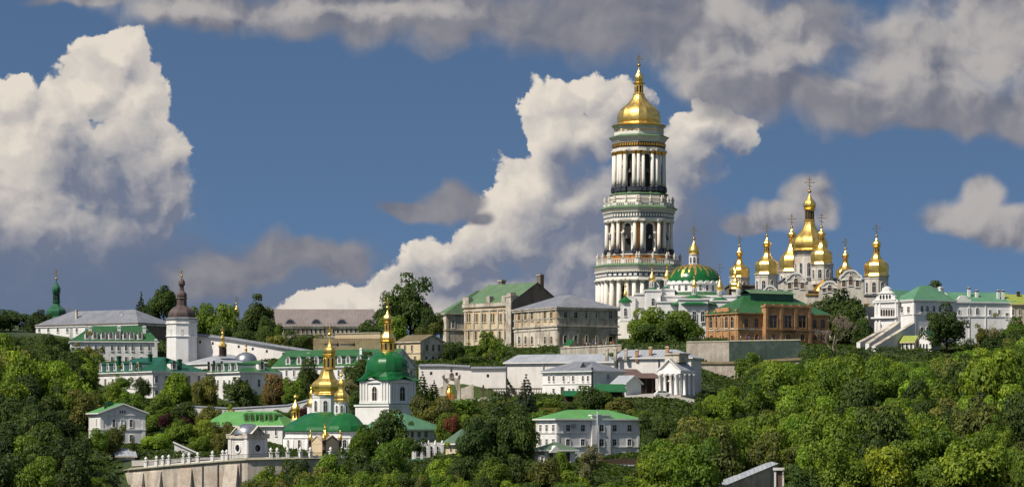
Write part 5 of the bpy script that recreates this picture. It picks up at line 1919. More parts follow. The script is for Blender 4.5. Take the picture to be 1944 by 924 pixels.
shed('canopy', 'upper brown sheet canopy beside the pale mint house', 1183, 752, 1222, 716, 700, 748, 'brownsheet', 'timber', 6, True)
shed('canopy', 'lower brown canopy on dark posts left of the white portico', 1213, 744, 1253, 718, 708, 750, 'brownsheet', 'timber', 5, True)
h = House('small_shed', 'small pale shed with a light grey gabled roof in front of the brown canopies', 'shed', 1188, 736, 1163, 1217, 50, 727, 750, 'mint')
h.gable(None, 1.8, .5, 'zinc', 'y')
h.done()
shed('tarp_roof', 'bright green tarpaulin roof on the slope before the small pale shed', 1136, 726, 1186, 744, 729, 752, 'dome_green', 'timber', 4, True, 8)
shed('tarp_roof', 'low green tarpaulin roof at the foot of the pale mint house', 1074, 722, 1112, 752, 742, 757, 'dome_green', 'timber', 3, True, 8)

h = House('portico', 'small white classical portico with a pediment, columns and a brown painted panel', 'portico', 1291, 742, 1251, 1315, 55, 702, 750, 'bright')
h.gable(None, 2.7, .5, 'zinc', 'x', th=.35)
h.belt(h.H - .9, .9, .35)
cm = MB()
hh = h.H - 1.0
cm.lathe([(.5, 0), (.5, .35), (.36, .45), (.3, hh * .9), (.5, hh * .95), (.5, hh)], 10)
cme = cm.mesh('column', ['bright'])
for t in np.linspace(.7, h.wL - .7, 4):
    link('column', cme, h.root, (-.75, t, 0))
for t in np.linspace(1.2, h.wR - .6, 3):
    link('column', cme, h.root, (t, -.6, 0))
t = h.wL / 2
add_window(h.root, (-.02, t, h.zL(1270, 722)), -pi / 2, 2.4, h.H - 1.0 - h.zL(1270, 722) - .3, False, 'bright', 'icon', .2, False, 'painted_panel')
add_window(h.root, (-.02, t, h.zL(1270, 744)), -pi / 2, 1.8, 3.0, True, 'bright', 'timber', .25, False, 'door')
mb = MB()
mb.box(-1.4, h.wR + 1, -1.2, h.wL + .6, -2.5, -.003)
mb.build('steps', ['concrete'], h.root)
mb = MB()
mb.box(1.2, h.wR - .4, 1, h.wL - 1, h.H + 2, h.H + 4.0)
mb.box(.9, h.wR - .1, .7, h.wL - .7, h.H + 4.003, h.H + 4.4)
mb.build('attic', ['oldgrey'], h.root)
h.done(['bright'])

# ---------------------------------------------------------------- lower monastery: gilded church and bell tower
def caves_tower():
    h = House('caves_bell_tower', 'white square bell tower with a bulbous dark green dome and tiered gilded lantern', 'bell tower', 739, 722, 684, 788, 43, 719, 795, 'bright')
    cx, cy = h.wR / 2, h.wL / 2
    k = sc(722 + 6)
    zz = lambda py: Z_(py, 728) - h.zb
    zm = h.zR(745, 766)
    # wider base storey
    mb = MB()
    mb.box(-.9, h.wR + .9, -.9, h.wL + .9, -3, zm - .6)
    mb.box(-1.15, h.wR + 1.15, -1.15, h.wL + 1.15, zm - .597, zm - .1)
    mb.build('base_storey', ['bright'], h.root)
    mb = MB()
    mb.box(-1.2, h.wR + 1.2, -1.2, h.wL + 1.2, zm - .09, zm + .05)
    mb.build('ledge', ['greendark'], h.root)
    for face in 'RL':
        w = h.wR if face == 'R' else h.wL
        fr = h.FR if face == 'R' else h.FL
        for f in (.04, .14, .24, .76, .86, .96):
            h.trim.fbox(fr, w * f - .32, w * f + .32, zm + .7, h.H - .9, -.05, .3)
        h.trim.fbox(fr, 0.01, w - .01, zm + .06, zm + .7, -.05, .34)
        h.trim.fbox(fr, 0.01, w - .01, h.H - .9, h.H - .3, -.05, .4)
    h.wins('L', ((684 + 739) / 2,), 733, 760, 9.5, True, 'bright', 'glassbrown', .3)
    h.wins('R', ((739 + 788) / 2,), 733, 760, 9.5, True, 'bright', 'glass', .3)
    # skirt roof swept up to an octagon
    mb = MB()
    o = .9
    P0 = [(-o, -o), (h.wR + o, -o), (h.wR + o, h.wL + o), (-o, h.wL + o)]
    z0 = h.H - .28
    z1 = zz(706)
    rr = 43 * k
    lo = []
    for q in range(4):
        a, b = P0[q], P0[(q + 1) % 4]
        for t in (0, .25, .5, .75):
            lo.append((a[0] + (b[0] - a[0]) * t, a[1] + (b[1] - a[1]) * t))
    hi = [(cx + rr * cos(-3 * pi / 4 + q * pi / 8), cy + rr * sin(-3 * pi / 4 + q * pi / 8)) for q in range(16)]
    i = mb.add([(p[0], p[1], z0 + (.9 if q % 4 == 2 else 0)) for q, p in enumerate(lo)] + [((p[0] * .35 + q[0] * .65), (p[1] * .35 + q[1] * .65), z0 + (z1 - z0) * .45) for p, q in zip(lo, hi)] + [(p[0], p[1], z1) for p in hi])
    for lev in (0, 1):
        for q in range(16):
            mb.face([i + lev * 16 + q, i + lev * 16 + (q + 1) % 16, i + (lev + 1) * 16 + (q + 1) % 16, i + (lev + 1) * 16 + q])
    mb.face([i + q for q in reversed(range(16))])
    mb.face([i + 32 + q for q in range(16)])
    mb.build('skirt_roof', ['dome_green'], h.root)
    R = [(40, 716), (42, 708), (42.3, 700), (40.5, 690), (36, 681), (29, 674.5), (20, 669.5), (15, 667)]
    mb = MB()
    zb = Z_(716, 728)
    mb.lathe([(r * k, Z_(y, 728) - zb) for r, y in R], 16, sharp=True, sub=4)
    d = mb.build('dome', ['dome_green'], h.root, (cx, cy, zb - h.zb))

    def g(name, rows, n=8, sub=1, smooth=False, sharp=False):
        mb = MB()
        mb.lathe([(r * k, Z_(y, 728) - zb) for r, y in rows], n, smooth=smooth, sharp=sharp, sub=sub, phase=.2)
        return mb.build(name, ['gold'], d)
    l1 = g('lantern', [(16, 667.5), (16, 665), (13, 664.5), (13, 650), (15.5, 649), (16.5, 647), (15, 646)])
    for j in range(8):
        fa = .2 + (j + .5) * pi / 4
        if sin(fa) < .3:
            ap = 13 * k * cos(pi / 8)
            add_window(l1, (ap * cos(fa), ap * sin(fa), (716 - 664) * k), fa + pi / 2, 4.2 * k, 13 * k, True, 'gold', 'dark', .09, False, 'opening')
    g('flare', [(15, 646.2), (15.3, 641), (13, 636), (9.6, 631.5), (8, 629)], 8, 3, True, True)
    l2 = g('lantern', [(9.4, 629.3), (9.4, 628), (7.2, 627.7), (7.2, 614), (9, 613), (9.5, 611), (8, 610)])
    for j in range(8):
        fa = .2 + (j + .5) * pi / 4
        if sin(fa) < .3:
            ap = 7.2 * k * cos(pi / 8)
            add_window(l2, (ap * cos(fa), ap * sin(fa), (716 - 626.5) * k), fa + pi / 2, 2.4 * k, 11 * k, True, 'gold', 'dark', .07, False, 'opening')
    g('bulb', [(8, 610.4), (9.6, 606), (9.3, 602), (6.5, 597.5), (3.4, 594.5), (1.6, 590), (.5, 586)], 8, 3, True, True)
    cross_mb(20 * k, .2).build('cross', ['gold'], d, (0, 0, (716 - 587) * k))
    h.done(['bright'])


caves_tower()


def gilded_church():
    T = Tower('gilded_church', 'white church with a low bright green roof and tall gilded tiered dome', 'church', 622, 694, 870)
    k = T.k
    ph = .3
    T.turn('wall', [(76, 880), (76, 832), (77.5, 831), (77.5, 829.5), (75, 829), (75, 821), (78, 819.5), (78, 817)], 'bright', 14, 615, 694, ph, False)
    T.turn('wall', [(42, 880), (42, 832), (43, 831), (43, 829.5), (41, 829), (41, 821), (43, 819.5), (43, 817)], 'bright', 12, 655, 687, ph, False)
    T.turn('roof', [(80, 818), (79.5, 816), (74, 808), (71, 805.5), (69, 804.6), (52, 794), (40, 788), (26, 783), (10, 781)], 'dome_green', 14, 615, 694, ph, True, True)
    T.turn('roof', [(45, 818), (44.5, 816), (41, 809), (39, 806.5), (37, 805.4), (27, 794), (19, 787), (10, 783)], 'dome_green', 12, 655, 687, ph, True, True)
    for px, y0, y1, w, Y, R, c in ((567, 833, 850, 6, 694, 76, 615), (590, 831, 850, 6, 694, 76, 615), (663, 831, 846, 7, 687, 42, 655)):
        pass
    def rim_window(c, Y, R, n, faces, y0, y1, w):
        ap = R * sc(Y) * cos(pi / n)
        x, y = T.at(c, Y)
        for j in faces:
            fa = ph + (j + .5) * 2 * pi / n
            add_window(T.root, (x + ap * cos(fa), y + ap * sin(fa), Z_(y1, Y) - T.o.z), fa + pi / 2, w * k, (y1 - y0) * k, True, 'bright', 'glass', .3, True)
    rim_window(615, 694, 76, 14, (7, 8, 9, 10), 834, 852, 6.5)
    rim_window(655, 687, 42, 12, (8, 9, 10), 834, 849, 6.5)
    pm = MB()
    for c, Y, R, n in ((615, 694, 76, 14), (655, 687, 42, 12)):
        x, y = T.at(c, Y)
        for j in range(n):
            fa = ph + j * 2 * pi / n
            rr = R * sc(Y)
            pm.lathe([(.4, T.z(880)), (.4, T.z(833))], 6, (x + rr * cos(fa), y + rr * sin(fa)))
    pm.build('pilasters', ['bright'], T.root)
    # main drum and gilded dome
    D = T.drum(619, 748, 792, 27.5, 'bright', 8, ph + .1, 702, (7, 760, 781), 'bright', 1.06)
    Y = 702
    d = T.turn('dome', [(30, 750.5), (31, 748.5), (27, 745), (25.8, 742), (28.8, 738), (29.8, 733), (28.4, 727.5), (23.5, 722.5), (18, 718.5), (15.5, 714), (13.5, 708), (11.6, 701)], 'gold', 8, 621, Y, ph, True, True, 4)
    l = T.turn('lantern', [(15, 701.5), (15, 699), (11, 698.4), (10.6, 677), (13, 675.5), (14, 673.6), (12, 672)], 'gold', 8, 625, Y, ph, False, False, 1, None, None)
    for j in range(8):
        fa = ph + (j + .5) * pi / 4
        if sin(fa) < .3:
            ap = 10.8 * sc(Y) * cos(pi / 8)
            add_window(l, (ap * cos(fa), ap * sin(fa), 4 * sc(Y)), fa + pi / 2, 3.6 * sc(Y), 18 * sc(Y), True, 'gold', 'dark', .09, False, 'opening')
    T.turn('bulb', [(11, 672.4), (12, 666), (10.8, 661.5), (6, 657), (3.6, 652), (2, 645), (.6, 637)], 'gold', 8, 626, Y, ph, True, True, 3)
    T.cross(626, 638, 620, .2, Y, 'gold')
    # smaller gilded dome on the right front
    T.drum(648, 763, 792, 13.4, 'bright', 8, ph + .2, 690, (4.6, 769, 783), 'bright', 1.08)
    T.turn('dome', [(14.5, 764), (14.8, 758), (13.6, 756.5), (14.4, 752), (13, 747), (9, 743), (6.6, 740), (6.2, 733), (7.6, 731), (7.4, 726), (4.6, 722), (2, 719), (.5, 714)], 'gold', 8, 648, 690, ph, True, True, 3)
    T.cross(648, 715, 704, .16, 690, 'gold')
    # left cupola behind
    T.drum(591, 770, 792, 8, 'bright', 8, ph, 706, None, 'bright', 1.1)
    T.turn('dome', [(9, 771), (9, 765), (7, 761), (4, 757), (3.6, 750), (4.6, 748), (3.5, 744), (.5, 738)], 'gold', 8, 591, 706, ph, True, True, 3)
    T.cross(591, 739, 730, .14, 706, 'gold')


gilded_church()


def gold_chapel():
    h = House('canopy_chapel', 'tiny cream chapel with gabled sides, dark corner columns and a gilded tent roof', 'chapel', 615, 664, 588, 632, 40, 842, 866, 'creamwall', wR=4.6, wL=5.2)
    k = sc(666)
    cx, cy = h.wR / 2, h.wL / 2
    g = MB()
    for fr, w in ((h.FR, h.wR), (h.FL, h.wL)):
        g.ext(fr, [(0, h.H - .01), (w, h.H - .01), (w / 2, h.H + 1.5)], -.6, .05, 0)
        g.ext(fr, [(-.3, h.H - .05), (w / 2, h.H + 1.75), (w + .3, h.H - .05), (w + .3, h.H + .25), (w / 2, h.H + 2.05), (-.3, h.H + .25)], -.7, .2, 1)
    g.build('gable', ['creamwall', 'oldgrey'], h.root)
    mb = MB()
    mb.lathe([(17 * k, 0), (16.5 * k, 2 * k), (13 * k, 7 * k), (8 * k, 11 * k), (4 * k, 16 * k), (1.5 * k, 20 * k), (.5 * k, 23 * k)], 8, sharp=True, sub=3, phase=.2)
    d = mb.build('tent_roof', ['golddeep'], h.root, (cx, cy, h.H + .7))
    cross_mb(11 * k, .14).build('cross', ['gold'], d, (0, 0, 22.5 * k))
    for (x, y) in ((0, 0), (h.wR, 0), (0, h.wL)):
        c = MB()
        c.lathe([(.4, -1), (.4, h.H * .5), (.55, h.H * .52), (.4, h.H * .56), (.4, h.H + .6), (.55, h.H + .62), (.55, h.H + .8)], 8)
        co = c.build('corner_column', ['timber'], h.root, (x, y, 0))
        c = MB()
        c.lathe([(.35, 0), (.5, .4), (.45, .8), (.2, 1.3), (.15, 1.6), (.22, 1.8), (.03, 2.4)], 8, sub=2)
        c.build('finial', ['gold'], co, (0, 0, h.H + .8))
    h.done()


gold_chapel()

# gilded cupola left of the church
T = Tower('cupola_chapel', 'small chapel with a single gilded cupola left of the gilded church', 'chapel', 561, 712, 830)
T.drum(561, 797, 830, 12, 'bright', 8, .2, None, (4, 803, 818), 'bright', 1.06)
l = T.turn('cupola', [(9, 797), (9, 794), (7.2, 793.5), (7.2, 780), (9, 779), (9.2, 775), (7.5, 770), (4, 766), (2.6, 762), (.6, 756)], 'gold', 8, None, None, .2, True, True)
for j in range(8):
    fa = .2 + (j + .5) * pi / 4
    if sin(fa) < .3:
        ap = 7.3 * T.k * cos(pi / 8)
        add_window(l, (ap * cos(fa), ap * sin(fa), 4.5 * T.k), fa + pi / 2, 2.8 * T.k, 11 * T.k, True, 'gold', 'dark', .07, False, 'opening')
T.cross(561, 757, 748, .2, None, 'gold')

h = House('green_long_roof', 'low white house under a long light-green roof with a red chimney', 'house', 536, 704, 388, 556, 68, 807, 838, 'bright', wR=10)
h.hip(780, None, .7, 'greenlite', 5, 4, 'y')
for x in (1140, 1178, 1240, 1300):
    o = h.dormer('L', 140 + x / 3.5, 1.8, 1.6, .9, 'greenlite', 'greenlite', True)
h.wins('L', [405, 425, 445, 465, 485, 505, 524], 814, 826, 3.4, False, 'bright', 'glass', .15)
h.chimney(440, 777, 788, 7, 716, 'brick', 'brick')
h.done()

h = House('gable_house', 'white gabled two-storey house with a green roof among the trees on the left slope', 'house', 191, 682, 177, 276, 20, 783, 846, 'white', 'bright', wL=13)
h.gable(767, None, .7, 'greenlite', 'y')
zg = h.zR(230, 816)
h.belt(zg, .3, .18)
h.belt(h.H - .6, .35, .2)
h.corners(.7, .1)
h.wins('R', [140 + x / 3.5 for x in (267, 381)], 796, 810, 5.4, False, 'white', 'glass', .2)
h.wins('R', [140 + 324 / 3.5], 796, 811, 5.4, False, 'white', 'white', .2, False)
h.wins('R', [140 + x / 3.5 for x in (267, 381)], 825, 838, 5.4, False, 'white', 'glass', .2)
h.wins('R', [140 + x / 3.5 for x in (309, 324, 339)], 778, 784, 2.4, True, 'white', 'glass', .1, False)
h.wins('L', (184,), 795, 809, 2.6, False, 'bright', 'glass', .2)
h.wins('L', (184,), 823, 836, 2.6, False, 'bright', 'glass', .2)
h.chimney(208, 762, 776, 12, 690, 'greendark', 'greendark')
h.chimney(200, 768, 778, 4, 687, 'timber', 'timber')
h.done(['white'])


def big_white():
    h = House('white_house', 'three-storey white house with a light green hipped roof at the bottom middle', 'house', 1057, 644, 1018, 1214, 25, 794, 884, 'white', 'bright')
    h.hip(777, None, .7, 'greenlite', None, None, 'x')
    X = lambda x: 760 + x / 3.888
    for a, b in ((806, 818), (833, 845), (863, 876)):
        h.wins('R', [X(x) for x in (1237, 1346, 1580, 1690)], a, b, 7.6, False, 'white', 'glassbrown', .2)
        h.wins('L', [X(x) for x in (1037, 1083, 1132)], a, b, 4.2, False, 'bright', 'glassbrown', .2)
    h.belt(h.zR(1060, 822), .25, .16)
    h.belt(h.zR(1060, 849), .25, .16)
    h.belt(h.H - .5, .4, .3)
    h.corners(.6, .1)
    a, b = h.tR(X(1408)), h.tR(X(1545))
    zt = h.zR(X(1480), 789)
    mb = MB()
    mb.fbox(h.FR, a, b, -3, zt, -1, .5)
    mb.fbox(h.FR, a - .15, b + .15, zt + .003, zt + .3, -1.1, .65)
    blk = mb.build('projecting_bay', ['white'], h.root)
    for y0, y1 in ((806, 818), (833, 846), (864, 876)):
        t = h.tR(X(1477))
        add_window(blk, (t, -.5, h.zR(X(1477), y1)), 0, 1.15, h.zR(X(1477), y0) - h.zR(X(1477), y1), False, 'white', 'glassbrown', .2)
    mb = MB()
    t = h.tR(X(1442))
    mb.tube((t, -.8, -1), (t, -.8, h.zR(X(1442), 778)), .16, n=8)
    mb.tube((t, -.8, h.zR(X(1442), 778)), (t, -.8, h.zR(X(1442), 776.5)), .28, .05, n=8)
    mb.build('flue_pipe', ['zinc'], h.root)
    mb = MB()
    mb.box(-.5, .5, -.4, 0, 0, .75)
    t = h.tR(X(1278))
    mb.build('air_conditioner', ['zinc'], h.root, (t, -.01, h.zR(X(1278), 811)))
    h.done(['white'])
    return h


hw = big_white()
h = House('awning_annex', 'low annex with a long grey awning in front of the big white house', 'building', 1128, 632, 1118, 1212, 8, 888, 905, 'oldwhite', wL=4)
mb = MB()
i = mb.add([(-.4, -2.4, h.H - .3), (h.wR + .5, -2.4, h.H - .3), (h.wR + .5, 3, h.H + .9), (-.4, 3, h.H + .9)])
mb.v += [(p[0], p[1], p[2] + .15) for p in mb.v[:4]]
for f in ((0, 3, 2, 1), (4, 5, 6, 7), (0, 1, 5, 4), (1, 2, 6, 5), (2, 3, 7, 6), (3, 0, 4, 7)):
    mb.face(f)
mb.build('awning', ['zinc'], h.root)
mb = MB()
for u in np.linspace(.3, h.wR - .3, 5):
    mb.box(u - .12, u + .12, -2.2, -1.96, -2.5, h.H - .3)
mb.build('posts', ['oldwhite'], h.root)
h.wins('R', (1150, 1170, 1190), 891, 902, 9, False, 'oldwhite', 'dark', .15)
mb = MB()
mb.box(.2, h.wR, 1.2, 1.5, h.H + .85, h.H + 2.0)
mb.build('parapet', ['timber'], h.root)
h.done()

h = House('pyramid_roof_house', 'small house with a steep grey-green pyramid roof left of the big dark tree', 'house', 868, 648, 846, 908, 30, 841, 872, 'bright', 'creamwall')
h.hip(813, None, .8, 'greengrey')
h.wins('R', (880, 896), 848, 858, 6, False, 'bright', 'glass', .15)
h.wins('L', (857,), 848, 858, 4, False, 'bright', 'glass', .15)
h.done()
h = House('cottage', 'low cottage with a grey-green hipped roof before the big white house', 'cottage', 1034, 622, 1020, 1092, 18, 853, 882, 'bright', wL=7)
h.hip(838, None, .7, 'greengrey')
h.wins('R', (1046, 1062), 860, 870, 7, False, 'bright', 'glass', .15)
h.door('R', 1078, 858, 876, 8, 'timber')
mb = MB()
t0, t1 = h.tR(1040), h.tR(1064)
mb.ext(h.FR, [(t0, h.H - .6), (t1, h.H - .6), ((t0 + t1) / 2, h.H + .9)], -1, 1.2)
mb.build('porch_gable', ['bright'], h.root)
h.done()

h = House('teal_roof_house', 'white house with a wide teal-green roof right of the gilded church', 'house', 768, 676, 688, 836, 50, 814, 848, 'bright', wR=14)
h.hip(784, None, .7, 'greenpale', 7, 3, 'y')
h.wins('R', (782, 795, 808, 827), 819, 829, 6, False, 'bright', 'glass', .2)
h.wins('L', (712, 726, 740, 754), 820, 832, 3.4, True, 'bright', 'glass', .2)
h.belt(h.zR(790, 835), .25, .2)
h.done(['bright'])


def gallery():
    """white arcaded terrace with green sills"""
    h = House('arcade_terrace', 'white arcaded terrace with round arches and a green sill below the teal roof', 'terrace', 785, 655, 770, 842, 10, 873, 905, 'bright', wL=5)
    mb = MB()
    mb.box(-.3, h.wR + .3, -.5, 5, h.H + .003, h.H + .3, 1)
    for u in np.linspace(.3, h.wR - .3, 5):
        mb.box(u - .28, u + .28, -.3, .3, h.H + .303, h.H + 3.4, 0)
        mb.lathe([(.34, h.H + 3.4), (.38, h.H + 3.6), (.2, h.H + 3.8), (.3, h.H + 4.1), (.05, h.H + 4.5)], 8, (u, 0), 0)
    mb.build('pillars', ['bright', 'greenpale'], h.root)
    rb = MB()
    for u in np.linspace(.4, h.wR - .4, 30):
        rb.box(u - .04, u + .04, -.05, .05, h.H + .3, h.H + 1.5)
    rb.box(.3, h.wR - .3, -.06, .06, h.H + 1.5, h.H + 1.6)
    rb.build('railing', ['iron'], h.root)
    bb = MB()
    bb.box(0, h.wR, 2.2, 2.6, h.H + .3, h.H + 4.0)
    bw = bb.build('back_wall', ['bright'], h.root)
    for u in np.linspace(1.3, h.wR - 1.3, 4):
        add_window(bw, (u, 2.19, h.H + .8), 0, 1.1, 2.4, True, 'bright', 'glass', .15)
        add_window(h.root, (u, -.01, .3), 0, 1.2, max(h.H - .8, 1.2), True, 'bright', 'dark', .2, False, 'arch')
    h.done()


gallery()


# ---------------------------------------------------------------- the front retaining wall with its balustrade
def front_wall():
    pts = [(226, 652, 895, 985), (243, 646, 892, 985), (330, 641, 884, 985), (426, 637, 876, 985), (470, 635, 873, 985), (560, 638, 871, 985), (640, 645, 870, 985), (702, 652, 869, 985)]
    root = wall_run('terrace_wall', 'high buttressed stone retaining wall with a white balustrade at the lower left', pts, 2.0, 'concrete', 'stoneledge', .35, .4)
    o = root.location

    def at(px):
        for (p, Y, a, b), (p2, Y2, a2, b2) in zip(pts, pts[1:]):
            if px <= p2:
                t = (px - p) / (p2 - p)
                Yc = Y + (Y2 - Y) * t
                d = (Vector((X_(p2, Y2), Y2)) - Vector((X_(p, Y), Y))).normalized()
                return Vector((X_(px, Yc), Yc, Z_(a + (a2 - a) * t, Yc))), d
    for px, w in ((263, 2.6), (296, 2.8), (353, 2.9), (440, 3.0)):
        p, d = at(px)
        n = Vector((d.y, -d.x))
        b = MB()
        h = 14
        q = []
        for (u, out, z) in ((-w / 2 - .5, 3.6, -h), (w / 2 + .5, 3.6, -h), (w / 2 + .5, -.3, -h), (-w / 2 - .5, -.3, -h), (-w / 2, .25, -.9), (w / 2, .25, -.9), (w / 2, -.3, -.5), (-w / 2, -.3, -.5)):
            v = Vector((p.x, p.y)) + d * u + n * out
            q.append((v.x - o.x, v.y - o.y, p.z + z - o.z))
        b.add(q)
        for f in ((0, 3, 2, 1), (4, 5, 6, 7), (0, 1, 5, 4), (1, 2, 6, 5), (2, 3, 7, 6), (3, 0, 4, 7)):
            b.face(f)
        b.build('buttress', ['concrete'], root)
    for px in (457, 385, 414):
        p, d = at(px)
        n = Vector((d.y, -d.x))
        b = MB()
        b.tube((p.x - o.x + n.x * .2, p.y - o.y + n.y * .2, p.z - o.z - .4), (p.x - o.x + n.x * .2, p.y - o.y + n.y * .2, p.z - o.z - 14), .12)
        b.build('downpipe', ['iron'], root)
    pm = MB()
    pm.box(-.36, .36, -.36, .36, -.3, 1.25)
    pm.box(-.47, .47, -.47, .47, 1.253, 1.4)
    pme = pm.mesh('pier', ['bright'])
    um = MB()
    um.lathe([(.25, 0), (.15, .15), (.4, .45), (.38, .6), (.24, .68), (.27, .76), (.05, .95)], 8)
    ume = um.mesh('urn', ['bright'])
    pxs = [140 + x / 3.5 for x in (478, 548, 590, 630, 727, 765, 822, 920, 988, 1015)] + [420 + x / 4.53 for x in (425, 480, 570, 680, 765, 940, 1035, 1120)]
    prev = None
    for px in pxs:
        p, d = at(px)
        loc = Vector((p.x - o.x, p.y - o.y + .6, p.z - o.z + .3))
        pier = link('pier', pme, root, loc, atan2(d.y, d.x))
        link('urn', ume, pier, (0, 0, 1.4))
        if prev is not None and (loc - prev).length < 16 and not (430 < px < 512):
            v = loc - prev
            dd = v.normalized()
            r = MB()
            n = max(3, int(v.length / .28))
            for q in range(1, n):
                a = prev + v * (q / n)
                if min((a - prev).length, (a - loc).length) > .5:
                    r.tube((a.x, a.y, a.z + .1), (a.x, a.y, a.z + 1.1), .045, n=4)
            a, b = prev + dd * .45, loc - dd * .45
            r.tube((a.x, a.y, a.z + 1.1), (b.x, b.y, b.z + 1.1), .06, n=4)
            r.tube((a.x, a.y, a.z + .3), (b.x, b.y, b.z + .3), .05, n=4)
            r.build('railing', ['iron'], root)
            w = MB()
            w.poly([(a.x, a.y - .2, a.z - .3), (b.x, b.y - .2, b.z - .3), (b.x, b.y - .2, b.z + .3), (a.x, a.y - .2, a.z + .3)])
            w.poly([(b.x, b.y + .2, b.z - .3), (a.x, a.y + .2, a.z - .3), (a.x, a.y + .2, a.z + .3), (b.x, b.y + .2, b.z + .3)])
            w.poly([(a.x, a.y - .2, a.z + .3), (b.x, b.y - .2, b.z + .3), (b.x, b.y + .2, b.z + .3), (a.x, a.y + .2, a.z + .3)])
            w.build('plinth', ['bright'], root)
        prev = loc


front_wall()

h = House('domed_pavilion', 'square pavilion with a round window, pediments and zinc dome on the retaining wall', 'pavilion', 470, 638, 434, 507, 42, 828, 874, 'white')
k = sc(643)
cx, cy = h.wR / 2, h.wL / 2
mb = MB()
mb.lathe([(28.5 * k, 0), (28 * k, 4 * k), (25 * k, 11 * k), (18 * k, 17 * k), (9 * k, 20.5 * k), (1 * k, 21.5 * k)], 24, sub=3)
mb.build('dome', ['silver'], h.root, (cx, cy, h.H + .4))
mb = MB()
mb.box(-.4, h.wR + .4, -.4, h.wL + .4, h.H - .4, h.H + .3)
for fr, w in ((h.FR, h.wR), (h.FL, h.wL)):
    mb.ext(fr, [(w * .12, h.H + .303), (w * .88, h.H + .303), (w / 2, h.H + 1.9)], -1, .1)
    mb.ext(fr, [(-.45, h.H + .31), (w * .14, h.H + .31), (w / 2, h.H + 1.95), (w * .86, h.H + .31), (w + .45, h.H + .31), (w + .45, h.H + .6), (w * .84, h.H + .62), (w / 2, h.H + 2.35), (w * .16, h.H + .62), (-.45, h.H + .6)], -.3, .45)
mb.build('pediment', ['oldwhite'], h.root)
for face, fr, w in (('L', h.FL, h.wL), ('R', h.FR, h.wR)):
    n = 20
    ring = MB()
    r0, r1 = 1.15, .8
    zc = h.zL(455, 850)
    out = [(w / 2 + r0 * cos(2 * pi * j / n), zc + r0 * sin(2 * pi * j / n)) for j in range(n)]
    inn = [(w / 2 + r1 * cos(2 * pi * j / n), zc + r1 * sin(2 * pi * j / n)) for j in range(n)]
    ring.ring(fr, out, inn, -.05, .2, 0)
    ring.ext(fr, inn, -.05, .03, 1)
    ring.build('round_window', ['bright', 'glass'], h.root)
for q in range(9):
    z = .6 + q * (h.H - 1.4) / 9
    h.trim.fbox(h.FL, h.wL * .18, h.wL * .82, z, z + .12, -.02, .02)
for fr, w in ((h.FR, h.wR), (h.FL, h.wL)):
    for u0, u1 in ((0.01, w * .16), (w * .84, w - .01)):
        mb = MB()
        mb.fbox(fr, u0, u1, -1, h.H - .41, -.05, .18)
        mb.build('pilaster', ['white'], h.root)
h.trim.fbox(h.FL, h.wL * .16 + .01, h.wL * .18 - .01, .3, h.H - .5, -.02, .03)
h.done(['oldwhite'])

h = House('boiler_shed', 'low grey-roofed shed with a dark blue door left of the retaining wall', 'shed', 222, 660, 202, 256, 15, 866, 892, 'oldwhite', wL=8)
h.gable(None, 1.6, .5, 'zinc', 'x')
add_window(h.root, (h.wR * .45, -.01, 0), 0, 2.6, h.H * .75, False, 'oldwhite', 'blue', .15, False, 'door')
h.chimney(228, 848, 858, 6, 666, 'oldwhite', 'oldwhite')
h.done()
# white stair wall
root = thing('stair_wall', 'sloping white stair wall among the trees behind the balustrade', 'wall', place(331, 668, 868))
mb = MB()
k = sc(668)
mb.ext(XZ, [(0, -2), (42 * k, -2), (42 * k, 8 * k), (0, 28 * k)], -1.2, 0, 0)
mb.ext(XZ, [(-.3, 28.1 * k), (42.5 * k, 8.1 * k), (42.5 * k, 10 * k), (-.3, 30.5 * k)], -1.5, .3, 1)
mb.build('wall', ['white', 'bright'], root)


# ---------------------------------------------------------------- white palace complex at the right edge
h = House('palace_block', 'white palace block with a tall green hipped roof at the right edge', 'palace', 1735, 884, 1700, 1813, 30, 568, 664, 'bright')
h.hip(None, 4.6, .5, 'greenpale', 6.5, 6.5, 'x')
X = lambda x: 1600 + x / 4.619
h.wins('R', [X(x) for x in (693, 741, 797, 850, 905, 950)], 580, 592, 5.4, True, 'bright', 'glass', .2)
h.wins('R', [X(x) for x in (693, 741, 797, 850, 905, 950)], 621, 635, 5.4, False, 'bright', 'glass', .2)
h.wins('L', [X(x) for x in (520, 578)], 582, 593, 3.6, False, 'bright', 'glassbrown', .2)
h.wins('L', [X(x) for x in (520, 578)], 626, 636, 3, False, 'bright', 'glassbrown', .2)
h.belt(h.zR(1740, 597), .3, .2)
h.belt(h.H - .6, .5, .35)
h.corners(.7, .12)
for px, a, b in ((1786, 544, 566), ):
    h.chimney(px, a, b, 7, 894, 'bright', 'bright')
h.done(['bright'])

h = House('palace_wing', 'long white palace wing with a green gabled roof and turret chimneys beside the palace block', 'palace', 1812, 892, 1805, 1926, 10, 573, 652, 'bright', wL=15)
h.gable(556, None, .5, 'greenpale', 'x')
h.wins('R', [X(x) for x in (1110, 1180)], 584, 597, 5.6, True, 'bright', 'glass', .2)
h.wins('R', [X(x) for x in (1020, 1290, 1370)], 588, 597, 4, False, 'bright', 'glass', .2)
h.wins('R', [X(x) for x in (1440,)], 594, 604, 6, False, 'bright', 'glass', .2)
h.belt(h.zR(1820, 601), .3, .2)
h.belt(h.H - .6, .5, .35)
for px, a, b in ((1839.5, 545, 570), (1854, 550, 570), (1895, 550, 560), (1904, 550, 560)):
    h.chimney(px, a, b, 5, 897, 'bright', 'iron')
for px in (1840, 1871):
    h.pil('R', px, -2, h.H - .6, .25, .2)
